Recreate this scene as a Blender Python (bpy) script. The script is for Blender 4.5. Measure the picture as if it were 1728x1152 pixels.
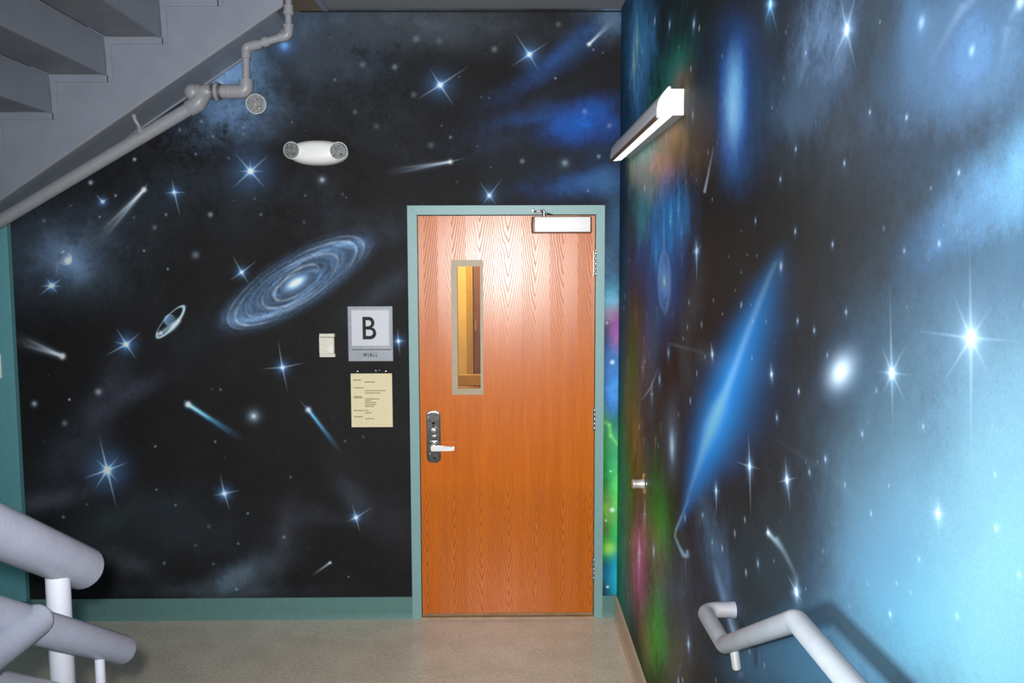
import bpy, bmesh, math, random
import numpy as np
from mathutils import Vector, Matrix

for o in list(bpy.data.objects):
    bpy.data.objects.remove(o)
S = bpy.context.scene
COL = S.collection

# ---------------------------------------------------------------- camera, light, exposure
# metres: y runs from the camera to the mural wall with the door, x to the right, z up from the lower floor
CAM_Z, D, XC, ZC = 1.8893, 4.545, 0.6048, 3.174   # eye height, mural wall, right wall, ceiling
cam = bpy.data.cameras.new('camera')
cam.sensor_width = 36.0
cam.lens = 1473.54 * 36.0 / 1728.0
cam.clip_start = 0.02
camo = bpy.data.objects.new('camera', cam); COL.objects.link(camo)
PITCH, YAW, ROLL = -0.0885, 0.0103, -0.0029
_cy, _sy, _cp, _sp, _cr, _sr = math.cos(YAW), math.sin(YAW), math.cos(PITCH), math.sin(PITCH), math.cos(ROLL), math.sin(ROLL)
_X = Vector((_cy, -_sy, 0)); _Y = Vector((_sy, _cy, 0)); _Z = Vector((0, 0, 1))
_F = _Y * _cp + _Z * _sp; _V = -_Y * _sp + _Z * _cp
_R = _X * _cr + _V * _sr; _U = _V * _cr - _X * _sr
M3 = Matrix((_R, _U, -_F)).transposed()
camo.matrix_world = Matrix.Translation((0, 0, CAM_Z)) @ M3.to_4x4()
S.camera = camo

S.view_settings.view_transform = 'Standard'
S.view_settings.look = 'None'
S.view_settings.exposure = 0.0
S.view_settings.gamma = 1.0
S.view_settings.use_curve_mapping = False

world = bpy.data.worlds.new('world'); S.world = world
world.use_nodes = True
bg = world.node_tree.nodes['Background']
bg.inputs[0].default_value = (0.72, 0.86, 1.0, 1)
bg.inputs[1].default_value = 0.55

def lamp(name, kind, loc, energy, color, aim=None, **kw):
    l = bpy.data.lights.new(name, kind)
    l.energy = energy; l.color = color
    for k, v in kw.items(): setattr(l, k, v)
    o = bpy.data.objects.new(name, l); COL.objects.link(o)
    o.location = loc
    if aim is not None:
        o.rotation_euler = (Vector(aim) - Vector(loc)).to_track_quat('-Z', 'Y').to_euler()
    return o

# the photographer's flash, just up and left of the lens
flash = lamp('camera_flash', 'SPOT', (-0.022, 0.0, CAM_Z + 0.028), 680.0, (1.0, 0.975, 0.95),
             aim=(0.05, D, 1.95), spot_size=math.radians(91), spot_blend=1.0, shadow_soft_size=0.012)
# work lamp standing low on the upper landing, turned to the right hand wall
work_lamp = lamp('landing_work_lamp', 'AREA', (-0.45, 0.86, 1.36), 19.0, (0.72, 0.92, 1.0),
                 aim=(0.6, 0.98, 1.12), shape='RECTANGLE', size=0.24, size_y=0.20, spread=math.radians(120))
# unseen area lamp that lights the room beyond the door
corridor_light = lamp('corridor_light', 'AREA', (-0.1, 5.2, 2.5), 30.0, (1.0, 0.86, 0.62),
                      aim=(-0.2, 5.6, 0.0), size=0.4)

# ---------------------------------------------------------------- helpers
def tag(o, label=None, cat=None, group=None, kind=None):
    if label: o['label'] = label
    if cat: o['category'] = cat
    if group: o['group'] = group
    if kind: o['kind'] = kind
    return o

def empty(name, loc, label=None, cat=None, group=None):
    o = bpy.data.objects.new(name, None); COL.objects.link(o)
    o.location = loc; o.empty_display_size = 0.05
    bpy.context.view_layer.update()
    return tag(o, label, cat, group)

def link(name, bm, mat, parent=None, smooth=False):
    """world-space bmesh -> one mesh object, parented without moving it"""
    me = bpy.data.meshes.new(name)
    bmesh.ops.recalc_face_normals(bm, faces=bm.faces)
    bm.to_mesh(me); bm.free()
    if mat: me.materials.append(mat)
    if smooth:
        for p in me.polygons: p.use_smooth = True
        try: me.set_sharp_from_angle(angle=math.radians(38))
        except Exception: pass
    o = bpy.data.objects.new(name, me); COL.objects.link(o)
    if parent is not None:
        o.parent = parent
        p = parent; off = Vector((0, 0, 0))
        while p is not None:
            off += p.location; p = p.parent
        me.transform(Matrix.Translation(-off))
    return o

def box(bm, x0, x1, y0, y1, z0, z1, bevel=0.0, seg=2):
    vs = [bm.verts.new((x, y, z)) for x in (x0, x1) for y in (y0, y1) for z in (z0, z1)]
    F = [(0, 1, 3, 2), (4, 6, 7, 5), (0, 4, 5, 1), (2, 3, 7, 6), (0, 2, 6, 4), (1, 5, 7, 3)]
    fs = [bm.faces.new([vs[i] for i in f]) for f in F]
    if bevel > 0:
        es = list({e for f in fs for e in f.edges})
        bmesh.ops.bevel(bm, geom=es, offset=bevel, segments=seg, affect='EDGES', profile=0.5)

def boxbm(*a, **k):
    bm = bmesh.new(); box(bm, *a, **k); return bm

def prism(bm, pts, axis, a, b):
    """polygon pts extruded along axis from a to b; axis y: pts are (x,z); x: (y,z); z: (x,y)"""
    def P(p, t):
        return {'y': (p[0], t, p[1]), 'x': (t, p[0], p[1]), 'z': (p[0], p[1], t)}[axis]
    A = [bm.verts.new(P(p, a)) for p in pts]; B = [bm.verts.new(P(p, b)) for p in pts]
    n = len(pts)
    bm.faces.new(A); bm.faces.new(B)
    for i in range(n):
        bm.faces.new((A[i], A[(i + 1) % n], B[(i + 1) % n], B[i]))

def fillet(pts, r, n=8):
    pts = [Vector(p) for p in pts]
    out = [pts[0]]
    for i in range(1, len(pts) - 1):
        p = pts[i]; a = (pts[i - 1] - p); b = (pts[i + 1] - p)
        ang = a.angle(b)
        t = min(r / math.tan(ang / 2), a.length * .49, b.length * .49)
        rr = t * math.tan(ang / 2)
        a.normalize(); b.normalize()
        c = p + (a + b).normalized() * (rr / math.sin(ang / 2))
        s0 = p + a * t - c; s1 = p + b * t - c
        tot = s0.angle(s1)
        for k in range(n + 1):
            out.append(c + (s0 * math.sin((1 - k / n) * tot) + s1 * math.sin(k / n * tot)) / math.sin(tot) if tot > 1e-4 else p.copy())
    out.append(pts[-1])
    return out

def tube(bm, pts, r, seg=20, caps=True, radii=None, round_end=0.0):
    pts = [Vector(p) for p in pts]
    n = len(pts)
    tan = [(pts[min(i + 1, n - 1)] - pts[max(i - 1, 0)]).normalized() for i in range(n)]
    ref = Vector((0, 0, 1)) if abs(tan[0].z) < .9 else Vector((1, 0, 0))
    u = tan[0].cross(ref).normalized()
    rings = []
    for i in range(n):
        u = (u - tan[i] * u.dot(tan[i])).normalized()
        v = tan[i].cross(u)
        rad = radii[i] if radii else r
        rings.append([bm.verts.new(pts[i] + (u * math.cos(2 * math.pi * k / seg) + v * math.sin(2 * math.pi * k / seg)) * rad) for k in range(seg)])
    for i in range(n - 1):
        for k in range(seg):
            bm.faces.new((rings[i][k], rings[i][(k + 1) % seg], rings[i + 1][(k + 1) % seg], rings[i + 1][k]))
    if caps:
        bm.faces.new(rings[0]); bm.faces.new(rings[-1])
    return bm

def rounded_tube(bm, a, b, r, seg=24, rb=None):
    """straight tube with softly rounded far end b"""
    a, b = Vector(a), Vector(b); d = (b - a).normalized()
    e = r * .35 if rb is None else rb
    pts = [a]; rad = [r]
    for k in range(6):
        t = math.radians(18 * k)
        pts.append(b - d * e + d * e * math.sin(t)); rad.append(r - e + e * math.cos(t))
    return tube(bm, pts, r, seg, radii=rad)

def lathe(bm, origin, axis, prof, seg=28):
    """profile [(distance along axis, radius)] turned around axis"""
    o = Vector(origin); ax = Vector(axis).normalized()
    ref = Vector((0, 0, 1)) if abs(ax.z) < .9 else Vector((1, 0, 0))
    u = ax.cross(ref).normalized(); v = ax.cross(u)
    rings = []
    for d, r in prof:
        r = max(r, 1e-4)
        rings.append([bm.verts.new(o + ax * d + (u * math.cos(2 * math.pi * k / seg) + v * math.sin(2 * math.pi * k / seg)) * r) for k in range(seg)])
    for i in range(len(rings) - 1):
        for k in range(seg):
            bm.faces.new((rings[i][k], rings[i][(k + 1) % seg], rings[i + 1][(k + 1) % seg], rings[i + 1][k]))
    bm.faces.new(rings[0]); bm.faces.new(rings[-1])
    return bm

# ---------------------------------------------------------------- materials
def srgb(r, g, b):
    f = lambda c: (c / 255) / 12.92 if c / 255 <= .04045 else ((c / 255 + .055) / 1.055) ** 2.4
    return (f(r), f(g), f(b), 1)

def mat(name, col, rough=.5, metal=0.0, spec=.5, var=.06, scale=40, bump=0.0, bscale=200, coat=0.0):
    m = bpy.data.materials.new(name); m.use_nodes = True
    nt = m.node_tree; N = nt.nodes; L = nt.links
    b = N['Principled BSDF']
    b.inputs['Roughness'].default_value = rough
    b.inputs['Metallic'].default_value = metal
    b.inputs['Specular IOR Level'].default_value = spec
    b.inputs['Coat Weight'].default_value = coat
    tc = N.new('ShaderNodeTexCoord')
    nz = N.new('ShaderNodeTexNoise'); nz.inputs['Scale'].default_value = scale; nz.inputs['Detail'].default_value = 5
    L.new(tc.outputs['Object'], nz.inputs['Vector'])
    rp = N.new('ShaderNodeMapRange')
    rp.inputs['From Min'].default_value = .3; rp.inputs['From Max'].default_value = .7
    rp.inputs['To Min'].default_value = 1 - var; rp.inputs['To Max'].default_value = 1 + var
    L.new(nz.outputs['Fac'], rp.inputs['Value'])
    mx = N.new('ShaderNodeMix'); mx.data_type = 'RGBA'; mx.blend_type = 'MULTIPLY'
    mx.inputs[0].default_value = 1.0
    mx.inputs[6].default_value = col
    L.new(rp.outputs[0], mx.inputs[7])
    L.new(mx.outputs[2], b.inputs['Base Color'])
    if bump:
        n2 = N.new('ShaderNodeTexNoise'); n2.inputs['Scale'].default_value = bscale; n2.inputs['Detail'].default_value = 4
        L.new(tc.outputs['Object'], n2.inputs['Vector'])
        bp = N.new('ShaderNodeBump'); bp.inputs['Strength'].default_value = bump; bp.inputs['Distance'].default_value = .002
        L.new(n2.outputs['Fac'], bp.inputs['Height']); L.new(bp.outputs['Normal'], b.inputs['Normal'])
    return m

M = {}
M['teal'] = mat('teal_paint', (0.22, 0.39, 0.395, 1), .42, spec=.4, var=.03, bump=.08)
M['teal_pilaster'] = mat('teal_wall_paint', (0.14, 0.40, 0.435, 1), .5, spec=.3, var=.04, bump=.15)
M['teal_base'] = mat('teal_vinyl', (0.115, 0.235, 0.22, 1), .45, spec=.35, var=.05)
M['cream_base'] = mat('cream_vinyl', (0.62, 0.52, 0.38, 1), .4, spec=.4, var=.06)
M['stair'] = mat('grey_stair_paint', (0.255, 0.29, 0.355, 1), .45, spec=.4, var=.05, scale=12, bump=.12, bscale=90)
M['stair_tread'] = mat('grey_tread_paint', (0.20, 0.205, 0.235, 1), .45, spec=.4, var=.14, scale=6, bump=.12, bscale=90)
M['pipe'] = mat('grey_pipe_paint', (0.31, 0.318, 0.35, 1), .38, spec=.5, var=.05, bump=.1, bscale=120)
M['rail'] = mat('pale_grey_rail_paint', (0.175, 0.192, 0.245, 1), .42, spec=.45, var=.06, scale=25, bump=.15, bscale=130)
M['railr'] = mat('light_grey_rail_paint', (0.225, 0.228, 0.25, 1), .42, spec=.45, var=.06, scale=25, bump=.15, bscale=130)
M['post'] = mat('white_post_paint', (0.22, 0.235, 0.275, 1), .4, spec=.45, var=.06, scale=25, bump=.1, bscale=130)
M['white'] = mat('white_plastic', (0.86, 0.87, 0.87, 1), .35, spec=.5, var=.02)
M['cream'] = mat('cream_plastic', (0.70, 0.68, 0.58, 1), .5, spec=.4, var=.10, scale=90)
M['steel'] = mat('brushed_steel', (0.17, 0.165, 0.16, 1), .27, metal=1, var=.25, scale=60, bump=.3, bscale=60)
M['lever'] = mat('satin_steel', (0.80, 0.79, 0.78, 1), .36, metal=.75, var=.05)
M['chrome'] = mat('bright_steel', (0.85, 0.84, 0.82, 1), .2, metal=1, var=.05, bump=.3, bscale=60)
M['closer'] = mat('satin_aluminium', (0.92, 0.90, 0.88, 1), .33, metal=.65, var=.02)
M['brass'] = mat('worn_fitting_metal', (0.55, 0.54, 0.50, 1), .3, metal=.9, var=.2)
M['dark'] = mat('dark_gap', (0.015, 0.015, 0.015, 1), .7, spec=.1)
M['black_print'] = mat('black_print', (0.02, 0.02, 0.022, 1), .6, spec=.2)
M['grey_print'] = mat('grey_print', (0.11, 0.09, 0.05, 1), .8, spec=.1, var=.5, scale=400)
M['sign_plate'] = mat('sign_silver', (0.30, 0.325, 0.37, 1), .4, metal=.1, spec=.5, var=.06)
M['sign_panel'] = mat('sign_panel_white', (0.58, 0.60, 0.67, 1), .45, var=.02)
M['paper'] = mat('yellow_paper', (0.76, 0.69, 0.45, 1), .8, spec=.15, var=.03)
M['lite_frame'] = mat('beige_lite_frame', (0.40, 0.32, 0.21, 1), .45, spec=.4, var=.05)
M['ceiling'] = mat('ceiling_paint', (0.26, 0.27, 0.29, 1), .8, spec=.2, var=.05)
M['closer_reflection'] = mat('brown_reflection', (0.16, 0.085, 0.055, 1), .4, metal=.3, var=.1)  # brown stands in for the door mirrored in the closer's metal sides
M['cover_glare'] = mat('white_glare', (0.93, 0.93, 0.93, 1), .3, spec=.9, var=.01)  # white stands in for the flash's blown reflection on the closer cover
M['lamp_housing'] = mat('lamp_housing_enamel', (0.30, 0.36, 0.40, 1), .5, var=.04)
M['hinge'] = mat('dull_hinge_steel', (0.40, 0.38, 0.36, 1), .3, metal=1, var=.15)
M['ceiling_brown'] = mat('ceiling_brown_board', (0.22, 0.17, 0.13, 1), .7, spec=.2, var=.1)
M['yellow_wood'] = mat('yellow_wood', (0.60, 0.41, 0.12, 1), .4, spec=.4, var=.15, scale=5)
M['brown_wood'] = mat('brown_wood', (0.17, 0.075, 0.045, 1), .45, spec=.4, var=.2, scale=6)
M['gold_bar'] = mat('gold_bar', (0.42, 0.24, 0.035, 1), .35, spec=.5, var=.1)
M['corridor'] = mat('corridor_paint', (0.35, 0.26, 0.14, 1), .7, var=.05)
M['sill'] = mat('threshold_wood', (0.34, 0.20, 0.10, 1), .5, var=.2, scale=20)
M['lamp_cover'] = mat('lamp_cover_grey', (0.78, 0.78, 0.82, 1), .5, spec=.4, var=.02)
M['lamp_white'] = mat('lamp_white_enamel', (0.80, 0.80, 0.79, 1), .4, var=.06, scale=60)
M['lamp_edge'] = mat('lamp_brown_edge', (0.16, 0.11, 0.07, 1), .6)

m = bpy.data.materials.new('lamp_diffuser'); m.use_nodes = True
b = m.node_tree.nodes['Principled BSDF']
b.inputs['Base Color'].default_value = (.9, .9, .88, 1)
b.inputs['Emission Color'].default_value = (1.0, .96, .88, 1); b.inputs['Emission Strength'].default_value = 2.6
M['diffuser'] = m

def glass(name, col, rough=0.0, ior=1.45):
    m = bpy.data.materials.new(name); m.use_nodes = True
    b = m.node_tree.nodes['Principled BSDF']
    b.inputs['Base Color'].default_value = col
    b.inputs['Roughness'].default_value = rough
    b.inputs['IOR'].default_value = ior
    b.inputs['Transmission Weight'].default_value = 1.0
    return m
M['pane'] = glass('pane_glass', (1, .97, .90, 1))
M['lens'] = glass('lens_plastic', (.97, .98, .98, 1), .06, 1.2)

# crumpled reflector behind the clear lamp lenses
m = bpy.data.materials.new('lamp_reflector'); m.use_nodes = True
nt = m.node_tree; N = nt.nodes; L = nt.links; b = N['Principled BSDF']
b.inputs['Base Color'].default_value = (.62, .62, .60, 1); b.inputs['Metallic'].default_value = .45; b.inputs['Roughness'].default_value = .25
tc = N.new('ShaderNodeTexCoord'); vz = N.new('ShaderNodeTexNoise'); vz.inputs['Scale'].default_value = 45; vz.inputs['Detail'].default_value = 2
L.new(tc.outputs['Object'], vz.inputs['Vector'])
bp = N.new('ShaderNodeBump'); bp.inputs['Strength'].default_value = 1.0; bp.inputs['Distance'].default_value = .012
L.new(vz.outputs['Fac'], bp.inputs['Height']); L.new(bp.outputs['Normal'], b.inputs['Normal'])
M['reflector'] = m

# varnished oak veneer: leaves 145 mm wide with cathedral figure, fine pores
def oak():
    m = bpy.data.materials.new('oak_veneer'); m.use_nodes = True
    nt = m.node_tree; N = nt.nodes; L = nt.links; b = N['Principled BSDF']
    def math_(op, a=None, c=None, v=None):
        n = N.new('ShaderNodeMath'); n.operation = op
        for i, q in enumerate((a, c)):
            if q is None: continue
            if isinstance(q, (int, float)): n.inputs[i].default_value = q
            else: L.new(q, n.inputs[i])
        return n.outputs[0]
    tc = N.new('ShaderNodeTexCoord'); sp = N.new('ShaderNodeSeparateXYZ')
    L.new(tc.outputs['Object'], sp.inputs[0])
    X, Zc = sp.outputs[0], sp.outputs[2]
    # slow wobble
    mp = N.new('ShaderNodeMapping'); mp.inputs['Scale'].default_value = (3.2, 1, 1.1)
    L.new(tc.outputs['Object'], mp.inputs[0])
    wob = N.new('ShaderNodeTexNoise'); wob.inputs['Scale'].default_value = 3.0; wob.inputs['Detail'].default_value = 4
    L.new(mp.outputs[0], wob.inputs['Vector'])
    wv = math_('SUBTRACT', wob.outputs['Fac'], .5)
    leafw = .145
    xs = math_('ADD', math_('DIVIDE', X, leafw), .32)
    cell = math_('FLOOR', xs)
    loc = math_('SUBTRACT', math_('FRACT', xs), .5)          # -.5 .. .5 in a leaf
    loc = math_('ADD', loc, math_('MULTIPLY', wv, .16))
    wn = N.new('ShaderNodeTexWhiteNoise'); wn.noise_dimensions = '1D'; L.new(cell, wn.inputs['W'])
    ax = math_('POWER', math_('ADD', math_('ABSOLUTE', loc), .01), 1.25)
    # the figure closes towards the middle of the door and opens again below
    t = math_('SUBTRACT', Zc, math_('MULTIPLY', ax, 1.05))
    t = math_('ADD', t, math_('MULTIPLY', wv, .16))
    t = math_('ADD', t, math_('MULTIPLY', wn.outputs[0], .7))
    ring = math_('FRACT', math_('MULTIPLY', t, 13.0))
    ring = math_('POWER', ring, 5.0)
    # figure strength: cathedral in the top third and near the floor, straight grain between
    fig = N.new('ShaderNodeFloatCurve')
    cm = fig.mapping.curves[0]
    pts = [(0, .7), (.12, 1.0), (.29, 1.0), (.36, .25), (.55, .12), (.64, .30), (.76, .75), (.9, 1.0), (1, 1)]
    cm.points[0].location = pts[0]; cm.points[1].location = pts[-1]
    for q in pts[1:-1]: cm.points.new(*q)
    fig.mapping.update()
    L.new(math_('DIVIDE', Zc, 2.14), fig.inputs['Value'])
    ring = math_('MULTIPLY', ring, fig.outputs[0])
    # pores: long vertical streaks
    mp2 = N.new('ShaderNodeMapping'); mp2.inputs['Scale'].default_value = (190, 190, 5)
    L.new(tc.outputs['Object'], mp2.inputs[0])
    po = N.new('ShaderNodeTexNoise'); po.inputs['Scale'].default_value = 1.0; po.inputs['Detail'].default_value = 3
    L.new(mp2.outputs[0], po.inputs['Vector'])
    mp3 = N.new('ShaderNodeMapping'); mp3.inputs['Scale'].default_value = (26, 26, .8)
    L.new(tc.outputs['Object'], mp3.inputs[0])
    p2 = N.new('ShaderNodeTexNoise'); p2.inputs['Scale'].default_value = 1.0; p2.inputs['Detail'].default_value = 3
    L.new(mp3.outputs[0], p2.inputs['Vector'])
    cr = N.new('ShaderNodeValToRGB')
    cr.color_ramp.elements[0].position = .25; cr.color_ramp.elements[0].color = (.47, .098, .001, 1)
    cr.color_ramp.elements[1].position = .75; cr.color_ramp.elements[1].color = (.72, .172, .002, 1)
    L.new(math_('ADD', math_('MULTIPLY', po.outputs['Fac'], .6), math_('MULTIPLY', p2.outputs['Fac'], .4)), cr.inputs[0])
    mx = N.new('ShaderNodeMix'); mx.data_type = 'RGBA'
    L.new(math_('MULTIPLY', ring, .9), mx.inputs[0])
    L.new(cr.outputs[0], mx.inputs[6]); mx.inputs[7].default_value = (.13, .030, .006, 1)
    L.new(mx.outputs[2], b.inputs['Base Color'])
    b.inputs['Roughness'].default_value = .33
    b.inputs['Specular IOR Level'].default_value = .48
    # varnish sits lower in the open grain, so the figure also shows in the gloss
    hh = math_('ADD', math_('MULTIPLY', ring, -1.0), math_('MULTIPLY', po.outputs['Fac'], .35))
    bp = N.new('ShaderNodeBump'); bp.inputs['Strength'].default_value = .22; bp.inputs['Distance'].default_value = .001
    L.new(hh, bp.inputs['Height']); L.new(bp.outputs['Normal'], b.inputs['Normal'])
    ro = math_('ADD', math_('MULTIPLY', ring, .16), .275)
    L.new(ro, b.inputs['Roughness'])
    return m
M['oak'] = oak()

def floor_mat():
    m = bpy.data.materials.new('beige_vinyl_floor'); m.use_nodes = True
    nt = m.node_tree; N = nt.nodes; L = nt.links; b = N['Principled BSDF']
    tc = N.new('ShaderNodeTexCoord')
    n1 = N.new('ShaderNodeTexNoise'); n1.inputs['Scale'].default_value = 60; n1.inputs['Detail'].default_value = 6
    n2 = N.new('ShaderNodeTexNoise'); n2.inputs['Scale'].default_value = 6; n2.inputs['Detail'].default_value = 5
    L.new(tc.outputs['Object'], n1.inputs['Vector']); L.new(tc.outputs['Object'], n2.inputs['Vector'])
    mm = N.new('ShaderNodeMix'); mm.data_type = 'FLOAT'; mm.inputs[0].default_value = .4
    L.new(n1.outputs['Fac'], mm.inputs[2]); L.new(n2.outputs['Fac'], mm.inputs[3])
    cr = N.new('ShaderNodeValToRGB')
    e = cr.color_ramp.elements
    e[0].position = .30; e[0].color = (.52, .46, .36, 1)
    e[1].position = .62; e[1].color = (.76, .685, .56, 1)
    L.new(mm.outputs[0], cr.inputs[0]); L.new(cr.outputs[0], b.inputs['Base Color'])
    b.inputs['Roughness'].default_value = .27; b.inputs['Specular IOR Level'].default_value = .45
    return m
M['floor'] = floor_mat()

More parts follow.
